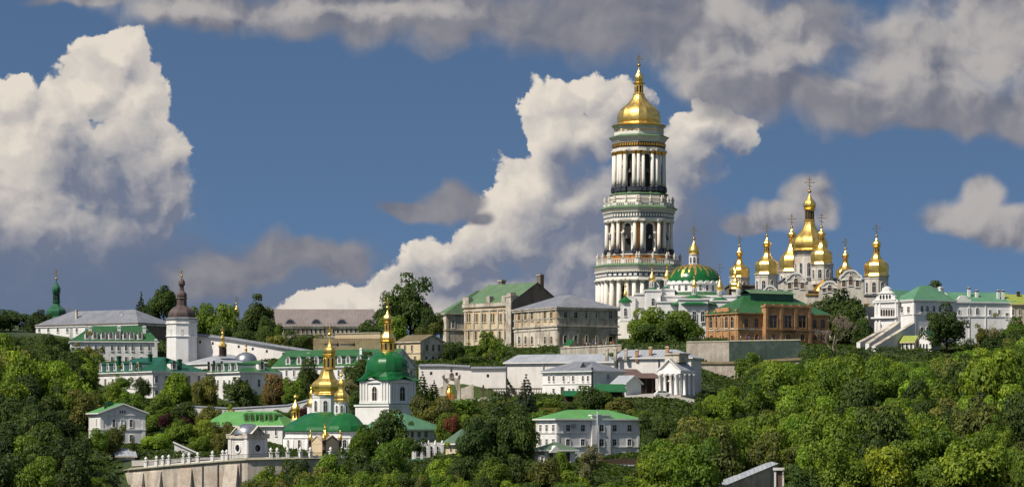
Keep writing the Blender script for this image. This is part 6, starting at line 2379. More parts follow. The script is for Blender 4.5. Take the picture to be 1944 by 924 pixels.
# little curved attic gable
t = h.tR(1828)
mb = MB()
mb.ext(h.FR, [(t - 2.6, h.H - .01), (t + 2.6, h.H - .01), (t + 2.6, h.H + .9), (t + 1.6, h.H + 1.0), (t + 1.0, h.H + 1.8), (t, h.H + 2.1), (t - 1.0, h.H + 1.8), (t - 1.6, h.H + 1.0), (t - 2.6, h.H + .9)], -.8, .15)
mb.build('attic_gable', ['bright'], h.root)
h.done(['bright'])

h = House('yellow_roof_house', 'cream house with a yellow-green roof at the far right edge', 'house', 1921, 894, 1915, 2010, 12, 577, 650, 'creamwall', 'bright', wL=13)
h.gable(560, None, .5, 'olive', 'x')
h.wins('R', (1923.5, 1935.5, 1950, 1966), 587, 598, 4.4, False, 'bright', 'glass', .2)
h.chimney(1933, 553, 562, 5, 900, 'timber', 'timber')
h.done()


def baroque_house():
    h = House('baroque_house', 'white baroque house with a tiered ornamental gable beside the palace block', 'house', 1704, 889, 1660, 1738, 45, 570, 662, 'bright', wR=12)
    h.gable(551, None, .3, 'greenpale', 'x')
    w = h.wL
    m = w / 2
    zt = h.zL(1682, 543)
    dz = zt - h.H
    pts = [(m - w * .40, h.H - .02), (m + w * .40, h.H - .02), (m + w * .40, h.H + dz * .30), (m + w * .31, h.H + dz * .36), (m + w * .28, h.H + dz * .58), (m + w * .17, h.H + dz * .64), (m + w * .14, h.H + dz * .86), (m, zt)]
    pts += [(2 * m - u, z) for u, z in pts[-2:1:-1]]
    mb = MB()
    mb.ext(h.FL, pts, -.9, .25)
    mb.fbox(h.FL, m - w * .44, m + w * .44, h.H + .1, h.H + .5, .26, .6)
    mb.fbox(h.FL, m - w * .33, m + w * .33, h.H + dz * .50, h.H + dz * .58, .251, .5)
    g = mb.build('ornamental_gable', ['bright'], h.root)
    for f in (-.2, -.07, .07, .2):
        add_window(g, (-.25, m + w * f, h.H + dz * .12), -pi / 2, .7, dz * .3, True, 'bright', 'glass', .12, False)
    # blind arcades
    for row, (a, b) in enumerate(((574, 583), (587, 600))):
        for px in np.linspace(1674, 1698, 6):
            t = h.tL(px)
            add_window(h.root, (-.02, t, h.zL(px, b)), -pi / 2, .8, h.zL(px, a) - h.zL(px, b), True, 'bright', 'glassbrown' if row else 'white', .18, False)
    for px in (1664, 1671, 1701):
        h.pil('L', px, -1, h.H - .5, .6, .3)
    h.belt(h.zL(1682, 604), .5, .8, 0, 'L')
    h.belt(h.H - .5, .45, .5)
    h.wins('R', (1712, 1724), 581, 593, 3.6, False, 'bright', 'glassbrown', .2)
    h.wins('L', (1672,), 614, 622, 4, True, 'bright', 'glass', .2)
    h.done(['bright'])


baroque_house()

# sloping buttress walls that run down from the palace
for i, (p0, Y0, t0, b0, p1, Y1, t1, lab) in enumerate((
        (1633, 870, 650, 668, 1704, 886, 612, 'stair'),
        (1650, 866, 652, 668, 1710, 880, 611, 'stair'),
        (1662, 861, 657, 670, 1737, 878, 612, 'stair'))):
    wall_run('sloping_wall', ('uppermost', 'middle', 'lowest')[i] + ' of three sloping white walls descending from the palace at the right', [(p0, Y0, t0, b0), (p1, Y1, t1, 668)], 1.3, 'white', 'oldgrey', .2, .12)
h = House('arcade_lodge', 'little cream lodge with round arches and mossy roof under the palace block', 'lodge', 1735, 868, 1697, 1745, 55, 648, 668, 'creamwall', 'bright', wR=4)
h.gable(None, 1.6, .5, 'olive', 'y')
h.wins('L', (1706, 1714, 1722, 1730), 651, 664, 3.4, True, 'bright', 'dark', .2, False)
h.done()
mb = MB()
h = House('gatehouse', 'small white gatehouse with green roof half hidden by trees beneath the palace', 'lodge', 1768, 866, 1742, 1786, 45, 645, 672, 'bright')
h.gable(None, 2.6, .4, 'greendark', 'x')
h.wins('L', (1748, 1754, 1760), 652, 664, 2.6, True, 'bright', 'glass', .15, False)
h.done()

h = House('terrace_hut', 'tiny yellow hut with a bright green roof on the tourist terrace', 'hut', 1081, 853, 1072, 1098, 40, 656, 664, 'creamwall')
h.gable(None, 1.5, .3, 'dome_green', 'y')
h.done()


# concrete channel and gate at the bottom right
wall_run('channel_wall', 'long low concrete wall with a pale sloping coping at the bottom right', [(1376, 566, 921, 950), (1420, 572, 903, 945), (1476, 578, 880, 930)], 3.0, 'concrete', 'zinc', .3, .3)
root = thing('gate_post', 'small gate with a white lintel and red-brown door beside the channel wall', 'gate', place(1479, 570, 924))
mb = MB()
k = sc(570)
mb.box(-9 * k, -6 * k, -.4, .4, -2, 32 * k, 0)
mb.box(6 * k, 9 * k, -.4, .4, -2, 32 * k, 0)
mb.box(-11 * k, 11 * k, -.6, .6, 32 * k + .003, 37 * k, 0)
mb.build('frame', ['bright'], root)
mb = MB()
mb.box(-5.9 * k, 5.9 * k, -.1, .1, -1, 31 * k)
mb.build('door', ['brownsheet'], root)

# ---------------------------------------------------------------- trees
RNG = np.random.default_rng(11)


def leaf_cloud(centres, radii, per, size, up=0.3, seed=0, flat=0.42, tone_var=0.5, shell=(0.72, 1.06)):
    """leaf sprays spread over many small clumps; returns verts, faces, tones"""
    r = np.random.default_rng(seed)
    V, T = [], []
    for c, R in zip(centres, radii):
        n = int(per * (R / np.mean(radii)) ** 1.6) + 8
        d = r.normal(size=(n, 3))
        d /= np.linalg.norm(d, axis=1)[:, None]
        d[:, 2] = np.where(d[:, 2] < -.35, -d[:, 2] * .6, d[:, 2])
        d /= np.linalg.norm(d, axis=1)[:, None]
        p = np.array(c) + d * R * r.uniform(shell[0], shell[1], (n, 1)) * np.array([1, 1, .85])
        nr = d * .9 + r.normal(size=(n, 3)) * flat + np.array([0, 0, up])
        nr /= np.linalg.norm(nr, axis=1)[:, None]
        a = np.cross(nr, r.normal(size=(n, 3)))
        a /= np.linalg.norm(a, axis=1)[:, None] + 1e-9
        b = np.cross(nr, a)
        s = size * r.uniform(.6, 1.35, (n, 1))
        q = np.stack([p - a * s, p - b * s * .62 + nr * s * .18, p + a * s, p + b * s * .62 + nr * s * .18], 1)
        V.append(q.reshape(-1, 3))
        base = r.uniform(.2, .65)
        t = np.clip(base + r.normal(size=n) * .22 * tone_var * 2, 0, 1)
        T.append(np.repeat(t, 4))
    return np.concatenate(V), np.concatenate(T)


def cloud_mesh(name, V, T):
    n = len(V) // 4
    me = bpy.data.meshes.new(name)
    me.vertices.add(len(V))
    me.vertices.foreach_set('co', V.astype(np.float32).ravel())
    me.loops.add(len(V))
    me.loops.foreach_set('vertex_index', np.arange(len(V), dtype=np.int32))
    me.polygons.add(n)
    me.polygons.foreach_set('loop_start', np.arange(0, len(V), 4, dtype=np.int32))
    me.update()
    at = me.attributes.new('tone', 'FLOAT', 'POINT')
    at.data.foreach_set('value', T.astype(np.float32))
    me.materials.append(M['leaf'])
    return me


def norm_crown(V):
    """make the crown fill its unit box: radius 0.5, top at 1"""
    c = np.median(V[:, :2], axis=0)
    V[:, :2] -= c
    r = np.percentile(np.linalg.norm(V[:, :2], axis=1), 97)
    V[:, :2] *= .5 / r
    lo, hi = np.percentile(V[:, 2], .6), np.percentile(V[:, 2], 99.4)
    V[:, 2] = .10 + (V[:, 2] - lo) / (hi - lo) * .90
    V[:, 2] = np.clip(V[:, 2], .02, 1.03)
    k = np.maximum(1, np.linalg.norm(V[:, :2], axis=1) / .54)
    V[:, :2] /= k[:, None]


def round_crown(seed, n=34, env=(.5, .5, .44), zc=.57, per=270, size=.0205, lobe=(.11, .20), rag=.25):
    r = np.random.default_rng(seed)
    C, R = [], []
    for k in range(n):
        d = r.normal(size=3)
        d /= np.linalg.norm(d)
        if d[2] < -.5:
            d[2] *= -.4
        R_ = r.uniform(*lobe)
        f = r.uniform(.45, 1.0) if k > n * .3 else r.uniform(.1, .6)
        wob = 1 + rag * sin(3 * atan2(d[1], d[0]) + seed) * .6 + r.normal() * rag * .25
        e = np.array(env) * wob - R_ * .9
        C.append(np.array([0, 0, zc]) + d * np.maximum(e, .03) * f)
        R.append(R_)
    V, T = leaf_cloud(C, R, per, size, seed=seed + 5)
    norm_crown(V)
    return cloud_mesh('crown', V, T)


def conifer_crown(seed, tiers=13, per=95, width=.5, size=.026):
    r = np.random.default_rng(seed)
    C, R = [], []
    for t in range(tiers):
        f = t / (tiers - 1)
        z = .1 + .88 * f
        w = width * (1 - f) ** .85 * r.uniform(.85, 1.1)
        n = max(1, int(9 * (1 - f) + 1))
        for k in range(n):
            a = 2 * pi * k / n + r.uniform(0, 1) + t
            for q in (.45, .85):
                C.append((w * q * cos(a), w * q * sin(a), z - q * w * .22))
                R.append(.035 + .05 * (1 - f))
    V, T = leaf_cloud(C, R, per * .35, size, up=.5, seed=seed, flat=.6)
    norm_crown(V)
    return cloud_mesh('crown', V, T)


def trunk_mesh(seed, limbs=6, top=.62, r0=.035):
    r = random.Random(seed)
    mb = MB()
    p = Vector((0, 0, -.15))
    rad = r0 * 1.2
    prev = p
    pts = []
    for k in range(1, 6):
        q = Vector((r.uniform(-.015, .015) * k, r.uniform(-.015, .015) * k, -.15 + (top + .15) * k / 5))
        r1 = r0 * (1 - .15 * k)
        mb.tube(prev, q, rad, r1, 7)
        prev, rad = q, r1
        pts.append((q, r1))
    for k in range(limbs):
        q, rr = pts[1 + k % 4]
        a = 2 * pi * k / limbs + r.uniform(-.4, .4)
        m = q + Vector((cos(a) * .14, sin(a) * .14, .10))
        e = m + Vector((cos(a) * .16, sin(a) * .16, .16))
        mb.tube(q, m, rr * .6, rr * .4, 5)
        mb.tube(m, e, rr * .4, rr * .12, 5)
    return mb.mesh('trunk', ['bark'])


def bare_tree_mesh(seed):
    r = random.Random(seed)
    mb = MB()

    def grow(p, d, L, rad, lev):
        q = p + d * L
        mb.tube(p, q, max(rad, .0035), max(rad * .68, .003), 5 if lev < 3 else 3)
        if lev >= 6:
            return
        for k in range(3 if lev < 4 else 2):
            nd = (d + Vector((r.uniform(-.75, .75), r.uniform(-.75, .75), r.uniform(-.1, .45)))).normalized()
            grow(p + d * L * r.uniform(.6, 1), nd, L * r.uniform(.62, .82), rad * .62, lev + 1)
    grow(Vector((0, 0, -.1)), Vector((0, 0, 1)), .32, .024, 0)
    return mb


CROWN = {
    'round': [round_crown(s) for s in (1, 2, 3, 4, 5, 6)],
    'oval': [round_crown(s, 30, (.42, .42, .47), .53, 280) for s in (21, 22, 23)],
    'airy': [round_crown(s, 30, (.5, .5, .45), .56, 130, .020, (.07, .14), .5) for s in (31, 32)],
    'bush': [round_crown(s, 26, (.52, .52, .56), .46, 230, .026, (.14, .24), .3) for s in (41, 42, 43)],
    'big': [round_crown(s, 70, (.5, .5, .46), .54, 150, .0165, (.07, .13), .3) for s in (51, 52)],
    'column': [round_crown(s, 34, (.5, .5, .52), .5, 200, .022, (.12, .2), .45) for s in (61, 62)],
    'conifer': [conifer_crown(71), conifer_crown(72)],
}
TRUNK = [trunk_mesh(s) for s in range(4)]
TONE = {
    'dark': (.036, .066, .016), 'deep': (.028, .054, .015), 'mid': (.070, .125, .016), 'light': (.098, .168, .020), 'yellow': (.122, .180, .022),
    'olive': (.082, .104, .028), 'blue': (.045, .072, .050), 'rust': (.13, .055, .028), 'silver': (.13, .145, .085), 'brown': (.080, .068, .026), 'purple': (.05, .017, .022)}
NAMES = {'round': 'broadleaf_tree', 'oval': 'broadleaf_tree', 'airy': 'young_tree', 'bush': 'bush', 'big': 'large_tree', 'column': 'columnar_tree', 'conifer': 'spruce'}
CATS = {'bush': 'bush', 'conifer': 'conifer'}
NT = [0]


def on_building(x, y, m=1.5):
    for (x0, y0, c, s, wr, wl) in FOOT:
        dx, dy = x - x0, y - y0
        a, b = dx * c + dy * s, -dx * s + dy * c
        if -m < a < wr + m and -m < b < wl + m:
            return True
    return False


def tree(px, top, wpx, Y, kind, tone, label, group=None, hmin=3.0, hmax=30.0, base=None):
    x = X_(px, Y)
    z0 = ground(x, Y) if base is None else Z_(base, Y)
    h = min(max(Z_(top, Y) - z0, hmin), hmax)
    if base is None:
        z0 = Z_(top, Y) - h if Z_(top, Y) - h < z0 else z0
    w = wpx * sc(Y)
    k = NT[0]
    NT[0] += 1
    root = thing(NAMES[kind], label, CATS.get(kind, 'tree'), (x, Y, z0 - .1), random.uniform(0, 6.28), group)
    root.scale = (w, w * random.uniform(.9, 1.1), h)
    cr = link('crown', CROWN[kind][k % len(CROWN[kind])], root)
    hc = min(.9 * h, (1.9 if kind in ('conifer', 'column') else 1.12 if kind == 'oval' else .98) * w)
    q = hc / h / .9
    cr.scale = (1, 1, q)
    cr.location = (0, 0, 1 - q)
    v = 1.56 * random.uniform(.80, 1.2)
    t = TONE[tone]
    cr.color = (t[0] * v * random.uniform(.98, 1.18), t[1] * v, t[2] * v, 1)
    link('trunk', TRUNK[k % 4], root)
    return root


T_ = tree
# skyline trees
T_(778, 520, 128, 962, 'big', 'dark', 'largest tree on the skyline, a wide dark crown right of the barracks')
T_(735, 575, 62, 955, 'round', 'dark', 'shorter dark tree under the left side of the largest skyline tree')
T_(818, 585, 52, 950, 'round', 'dark', 'dark tree between the largest skyline tree and the white wing')
T_(812, 612, 50, 905, 'bush', 'olive', 'olive bush above the derelict house')
T_(700, 607, 46, 900, 'bush', 'dark', 'dark bush at the right end of the skyline barracks')
T_(750, 600, 60, 930, 'bush', 'mid', 'green bush at the foot of the largest skyline tree')
T_(268, 555, 32, 962, 'conifer', 'deep', 'dark spruce on the skyline left of the brown-domed tower')
T_(309, 543, 58, 962, 'round', 'dark', 'dark rounded tree just left of the brown-domed tower')
T_(288, 572, 40, 962, 'round', 'dark', 'small dark tree between the spruce and the brown-domed tower')
T_(385, 575, 60, 895, 'round', 'mid', 'tree close behind the right side of the brown-domed tower')
T_(432, 578, 78, 890, 'round', 'mid', 'rounded mid-green tree above the sloping fortress wall')
T_(488, 560, 62, 888, 'oval', 'dark', 'tall dark tree at the left end of the skyline barracks')
T_(505, 600, 40, 884, 'round', 'dark', 'smaller dark tree in front of the barracks left end')
T_(455, 615, 60, 878, 'bush', 'dark', 'dark bush behind the middle of the sloping fortress wall')
for i, (px, t, w, tone, lb) in enumerate((
        (530, 636, 48, 'olive', 'leftmost olive bush below the skyline barracks'),
        (566, 626, 60, 'dark', 'dark bush with a taller top below the skyline barracks'),
        (603, 634, 48, 'olive', 'third bush from the left below the skyline barracks'),
        (632, 640, 36, 'dark', 'small dark bush beside the pinkish wall'))):
    T_(px, t, w, 862 + i * 3, 'bush', tone, lb, 'bushes below the skyline barracks')
T_(20, 588, 66, 948, 'round', 'deep', 'dark tree at the left end of the skyline')
T_(72, 588, 50, 946, 'round', 'deep', 'dark tree on the skyline left of the patina-green dome')
T_(-18, 592, 60, 940, 'round', 'deep', 'dark tree cut by the left edge on the skyline')
T_(1777, 534, 58, 945, 'bush', 'dark', 'tree crown showing above the palace roof', None, 3, 22)
# upper terrace
T_(1228, 584, 86, 868, 'round', 'mid', 'left one of two bushy trees before the church with golden rays')
T_(1290, 590, 88, 866, 'round', 'mid', 'right one of two bushy trees before the church with golden rays')
T_(1255, 606, 70, 862, 'bush', 'dark', 'lower dark bush between the two bushy trees before the church')
T_(1588, 552, 116, 908, 'round', 'dark', 'large dark tree between the brick house and the palace')
T_(1545, 572, 54, 905, 'round', 'dark', 'dark tree directly behind the right end of the brick house')
T_(1612, 580, 70, 900, 'round', 'dark', 'dark tree pressed against the large dark tree, nearer the baroque gable')
T_(1640, 604, 44, 884, 'round', 'dark', 'small dark tree left of the baroque gable')
T_(1797, 575, 96, 862, 'big', 'deep', 'large dark tree in front of the palace block')
T_(1880, 595, 62, 872, 'airy', 'silver', 'pale loose tree in front of the palace wing')
T_(1928, 604, 76, 852, 'round', 'mid', 'green tree at the right edge in front of the palace wing')
T_(1890, 632, 60, 848, 'round', 'dark', 'dark tree left of the green tree at the right edge')
T_(1862, 622, 46, 866, 'airy', 'olive', 'small loose tree beside the large dark palace tree')
T_(863, 648, 46, 872, 'round', 'dark', 'dark tree in front of the white wing')
T_(930, 628, 66, 868, 'airy', 'mid', 'leafy tree before the tall cream building')
T_(905, 636, 44, 870, 'airy', 'mid', 'left and slimmer of the trees before the tall cream building')
T_(952, 648, 36, 866, 'airy', 'mid', 'small tree at the right foot of the tall cream building')
T_(905, 676, 70, 862, 'bush', 'dark', 'dark bush at the foot of the tall cream building')
T_(1000, 672, 30, 862, 'bush', 'mid', 'low bush at the left foot of the old grey building')
# bare tree
bm = bare_tree_mesh(5)
root = thing('bare_tree', 'leafless brownish tree in front of the right end of the brick house', 'tree', (X_(1582, 850), 850, ground(X_(1582, 850), 850)))
root.scale = (17, 13, 14)
bm.build('branches', ['greytwig'], root)

# left slope, named trees
LS = [
    (98, 636, 70, 850, 'oval', 'dark', 'tall dark tree in front of the dormered house at the far left'),
    (55, 655, 60, 855, 'round', 'deep', 'dark tree at the left end of the long grey-roofed house'),
    (168, 630, 62, 852, 'airy', 'olive', 'loose olive tree before the house with the long row of dormers'),
    (150, 660, 60, 846, 'round', 'dark', 'dark tree under the loose olive tree at the left'),
    (232, 694, 48, 786, 'airy', 'mid', 'airy tree hiding the left part of the dark-green-roofed house'),
    (272, 690, 34, 780, 'column', 'deep', 'narrow dark tree with ragged top before the dark-green-roofed house'),
    (215, 725, 50, 778, 'round', 'mid', 'rounded tree at the left foot of the dark-green-roofed house'),
    (338, 708, 66, 774, 'round', 'light', 'bright rounded tree before the right side of the dark-green-roofed house'),
    (392, 713, 58, 770, 'round', 'olive', 'olive tree between the two dormered white houses'),
    (457, 716, 64, 768, 'round', 'dark', 'compact dark tree in front of the house with five dormers'),
    (528, 711, 74, 764, 'round', 'brown', 'brownish rounded tree left of the gilded tiered dome'),
    (590, 682, 60, 762, 'oval', 'dark', 'tall tree behind the gilded tiered dome, left side'),
    (560, 716, 46, 758, 'round', 'mid', 'green tree touching the brownish tree left of the gilded dome'),
    (680, 668, 56, 762, 'oval', 'dark', 'tall tree between the gilded dome and the green-domed tower'),
    (660, 700, 46, 752, 'airy', 'silver', 'silvery tree right of the gilded tiered dome'),
    (676, 742, 36, 742, 'bush', 'dark', 'dark bush at the left foot of the green-domed bell tower'),
    (803, 706, 40, 744, 'conifer', 'dark', 'left of the two dark conifers right of the green-domed bell tower'),
    (824, 722, 40, 738, 'conifer', 'mid', 'right of the two conifers beside the arched gateway'),
    (250, 745, 64, 752, 'round', 'mid', 'rounded tree behind the white gabled house'),
    (305, 748, 66, 736, 'round', 'mid', 'rounded tree right of the white gabled house roof'),
    (352, 762, 60, 728, 'round', 'dark', 'dark tree behind the garden, right of the gabled house'),
    (395, 768, 50, 726, 'round', 'olive', 'olive tree above the left end of the light-green roof'),
    (287, 778, 50, 712, 'oval', 'mid', 'tree touching the right wall of the white gabled house'),
    (312, 783, 26, 704, 'bush', 'purple', 'left of two dark purple bushes right of the gabled house'),
    (352, 790, 28, 702, 'bush', 'purple', 'right of two dark purple bushes right of the gabled house'),
    (390, 796, 60, 690, 'round', 'yellow', 'yellowish tree before the left end of the light-green roof'),
    (430, 800, 56, 684, 'round', 'olive', 'olive tree directly before the light-green roof'),
    (340, 796, 56, 688, 'round', 'mid', 'mid-green tree between the gabled house and the light-green roof'),
    (297, 822, 56, 676, 'round', 'light', 'bright rounded tree standing behind the balustrade'),
    (378, 826, 48, 676, 'round', 'mid', 'tree behind the balustrade, left of the domed pavilion'),
    (420, 822, 40, 674, 'round', 'olive', 'tree pressed against the left wall of the domed pavilion'),
    (437, 766, 22, 730, 'airy', 'yellow', 'small yellow-green sapling above the red chimney'),
    (578, 766, 30, 730, 'bush', 'purple', 'purple bush right of the single gilded cupola'),
    (215, 806, 46, 664, 'oval', 'olive', 'olive tree in front of the left corner of the white gabled house'),
    (252, 828, 18, 664, 'conifer', 'dark', 'tiny conifer before the white gabled house'),
    (188, 812, 40, 660, 'round', 'mid', 'small tree at the left foot of the white gabled house'),
    # centre
    (998, 711, 42, 700, 'conifer', 'blue', 'blue-grey spruce standing above the big dark central tree'),
    (945, 745, 150, 622, 'big', 'deep', 'biggest dark tree in the lower middle, left of the white house'),
    (985, 790, 80, 612, 'round', 'dark', 'dark tree leaning on the right of the biggest central tree'),
    (900, 800, 70, 606, 'round', 'deep', 'dark tree before the left side of the biggest central tree'),
    (858, 786, 32, 664, 'round', 'rust', 'small rust-red tree left of the biggest central tree'),
    (835, 752, 76, 690, 'bush', 'olive', 'olive bushy tree below the arched gateway'),
    (800, 748, 50, 704, 'bush', 'olive', 'olive bush right of the bell tower base'),
    (880, 756, 70, 700, 'bush', 'mid', 'green bush below the wooden cross'),
    (940, 758, 60, 708, 'bush', 'olive', 'olive bush below the wooden gallery'),
    (1040, 756, 56, 706, 'bush', 'mid', 'green bush under the left corner of the mint house'),
    (1122, 732, 80, 700, 'round', 'dark', 'compact dark tree before the mint house'),
    (1090, 762, 60, 692, 'bush', 'dark', 'dark bush directly above the white house roof'),
    (1180, 754, 60, 696, 'bush', 'olive', 'olive bush behind the right end of the white house roof'),
    (1040, 772, 50, 690, 'bush', 'olive', 'olive bush at the left end of the white house roof'),
    (740, 778, 90, 616, 'round', 'dark', 'dark tree in front of the teal-green roof'),
    (690, 806, 66, 610, 'round', 'mid', 'tree right of the gilded church front'),
    (778, 800, 66, 608, 'airy', 'dark', 'slender dark tree in front of the arcaded terrace'),
    (735, 832, 90, 596, 'round', 'mid', 'lower tree under the dark tree before the teal roof'),
    (670, 850, 70, 594, 'round', 'dark', 'dark tree below the right end of the balustrade'),
    (625, 862, 74, 590, 'round', 'mid', 'rounded tree at the foot of the canopy chapel'),
    (560, 872, 76, 588, 'round', 'dark', 'dark tree in front of the middle of the buttressed wall'),
    (505, 884, 70, 586, 'round', 'mid', 'tree at the left end of the tree row before the buttressed wall'),
    (600, 886, 80, 578, 'round', 'olive', 'olive tree low in front of the buttressed wall'),
    (700, 872, 80, 576, 'round', 'dark', 'dark tree at the bottom edge below the gilded church'),
    (862, 840, 66, 600, 'airy', 'yellow', 'yellow-green loose tree before the pyramid-roofed house'),
    (832, 872, 50, 584, 'round', 'light', 'bright small tree below the arcaded terrace'),
    (880, 866, 76, 580, 'round', 'dark', 'dark tree at the bottom, left of the middle'),
    (935, 868, 76, 578, 'round', 'mid', 'mid-green tree at the bottom under the biggest central tree'),
    (990, 862, 66, 586, 'round', 'dark', 'dark tree at the bottom before the cottage'),
    (1036, 868, 66, 582, 'round', 'olive', 'olive tree at the bottom in front of the cottage'),
    (1066, 856, 46, 598, 'round', 'light', 'bright tree between the cottage and the awning annex'),
    (1120, 843, 64, 590, 'airy', 'silver', 'thin silvery tree in front of the big white house'),
    (1090, 892, 60, 574, 'bush', 'yellow', 'yellowish bush at the bottom under the thin silvery tree'),
    (1160, 914, 70, 572, 'bush', 'mid', 'bush at the bottom below the grey awning'),
    (1240, 852, 70, 600, 'round', 'olive', 'olive tree at the right corner of the big white house'),
    (1208, 902, 56, 590, 'bush', 'light', 'bright bush at the right end of the grey awning'),
    (1310, 792, 96, 612, 'round', 'olive', 'large rounded olive tree on the slope right of the white house'),
    (1388, 820, 76, 606, 'round', 'light', 'bright round tree right of the large olive tree'),
    (1250, 784, 70, 652, 'round', 'dark', 'dark tree touching the right end of the white house'),
    (1236, 815, 50, 640, 'round', 'deep', 'deep green tree against the right wall of the white house'),
    (1425, 670, 64, 824, 'round', 'mid', 'tree growing up in front of the green netting wall'),
    (1474, 684, 76, 812, 'round', 'light', 'bright tree under the green netting wall'),
    (1552, 662, 76, 828, 'round', 'dark', 'dark tree below the leafless tree'),
    (1515, 700, 60, 812, 'round', 'yellow', 'yellow-green tree at the right end of the rust-red ledge'),
]
for a in LS:
    tree(*a)


def lim(pts, px):
    if px <= pts[0][0]:
        return pts[0][1]
    for (a, ya), (b, yb) in zip(pts, pts[1:]):
        if px <= b:
            return ya + (yb - ya) * (px - a) / (b - a)
    return pts[-1][1]


WOOD = {}


def wood(Y0, Y1, p0, p1, limit, step, size, kinds, tones, what, where, seed, clear=()):
    """a wood: rows of separate trees that stay below the line where the photograph shows the tree tops"""
    r = random.Random(seed)
    Y = Y1
    n = 0
    while Y > Y0:
        k = sc(Y)
        px = p0 + r.uniform(0, step / k)
        while px < p1:
            yy = Y + r.uniform(-6, 6)
            x = X_(px, yy)
            w = r.uniform(*size)
            h = w * r.uniform(.9, 1.3)
            top = HOR - (ground(x, yy) + h) / sc(yy)
            L = max(lim(limit, px), lim(limit, px - w / k * .4), lim(limit, px + w / k * .4)) + r.uniform(0, 14)
            if top < L:
                h2 = Z_(L, yy) - ground(x, yy)
                f = h2 / h
                h, w = h2, w * max(.6, min(1, f))
                top = L
            bad = h < 2.2 or top > 916 or px + w / k * .5 < 0 or px - w / k * .5 > 1944 or on_building(x, yy, 2.0) or any(a < px < b and c < yy < d for a, b, c, d in clear)
            if not bad:
                kd = r.choice(kinds)
                tn = r.choices([t for t, _ in tones], [q for _, q in tones])[0]
                adj = {'dark': 'dark green', 'deep': 'very dark', 'mid': 'mid-green', 'light': 'bright green', 'yellow': 'yellow-green', 'olive': 'olive', 'silver': 'greyish', 'blue': 'bluish'}[tn]
                nm = {'bush': 'bush', 'oval': 'tall oval tree', 'airy': 'loose airy tree'}.get(kd, 'rounded tree')
                tree(px, top, w / k, yy, kd, tn, '%s %s in %s' % (adj, nm, where), '%s %s, %s' % (adj, nm, what))
                n += 1
            px += w / k * r.uniform(.72, .98)
        Y -= step * r.uniform(.8, 1.1)
    return n


mix_r = (('mid', 5), ('light', 4), ('dark', 4), ('yellow', 2), ('olive', 2), ('deep', 1))
lim_r = [(1180, 800), (1216, 800), (1222, 768), (1245, 756), (1312, 752), (1330, 738), (1386, 728), (1398, 688), (1500, 680), (1545, 668), (1600, 672), (1640, 668), (1700, 672), (1745, 675), (1845, 655), (1880, 640), (1944, 612), (2000, 610)]
n1 = wood(690, 846, 1225, 1990, lim_r, 17, (7.5, 15.5), ['round', 'round', 'oval', 'bush', 'big'], mix_r, 'upper right wood', 'the upper right wood below the palace', 3)
n2 = wood(548, 690, 1226, 1990, [(1200, 830), (1260, 800), (1400, 775), (1600, 760), (2000, 720)], 17, (7.0, 14.5), ['round', 'round', 'oval', 'bush', 'big'], mix_r, 'lower right wood', 'the lower right wood', 4, ((1370, 1495, 540, 592),))
lim_l = [(-100, 600), (30, 612), (60, 650), (130, 652), (190, 665), (205, 730), (225, 770)]
n3 = wood(690, 900, -40, 176, lim_l, 16, (9, 13), ['round', 'round', 'oval'], (('dark', 5), ('mid', 4), ('deep', 2), ('light', 2), ('olive', 1)), 'upper left wood', 'the upper wood on the far left slope', 5)
lim_l2 = [(-100, 720), (60, 740), (120, 765), (165, 790), (175, 820), (192, 850), (200, 895), (215, 915), (232, 930)]
n4 = wood(540, 690, -40, 226, lim_l2, 15, (8, 12), ['round', 'round', 'oval', 'bush'], (('mid', 3), ('dark', 5), ('light', 1), ('deep', 6)), 'lower left wood', 'the lower wood on the far left slope', 6)  # mostly dark leaf tones put the cloud shade on this slope into the colour
n5 = wood(655, 742, 800, 1224, [(790, 775), (1010, 775), (1060, 772), (1180, 765), (1224, 760)], 13, (5, 8), ['bush', 'round'], (('olive', 4), ('mid', 4), ('dark', 3), ('light', 1)), 'middle thicket', 'the thicket between the gateway and the white house', 8)
n6 = wood(545, 600, 470, 1230, [(470, 905), (700, 890), (860, 890), (1090, 912), (1225, 916)], 14, (6, 9), ['round', 'bush'], (('dark', 4), ('mid', 4), ('olive', 2), ('light', 1)), 'bottom edge thicket', 'the thicket along the bottom edge', 9)
n7 = wood(729, 780, 200, 600, [(190, 790), (300, 775), (330, 770), (420, 778), (600, 770)], 15, (6, 9), ['round', 'bush'], (('mid', 4), ('dark', 4), ('olive', 2)), 'garden', 'the garden below the dormered white houses', 10)
n8 = wood(850, 905, 375, 520, [(375, 600), (440, 595), (520, 610)], 15, (7, 10), ['round', 'bush'], (('mid', 3), ('dark', 4)), 'grove', 'the grove behind the sloping fortress wall', 12)
print('TREES', NT[0], n1, n2, n3, n4, n5, n6, n7, n8)

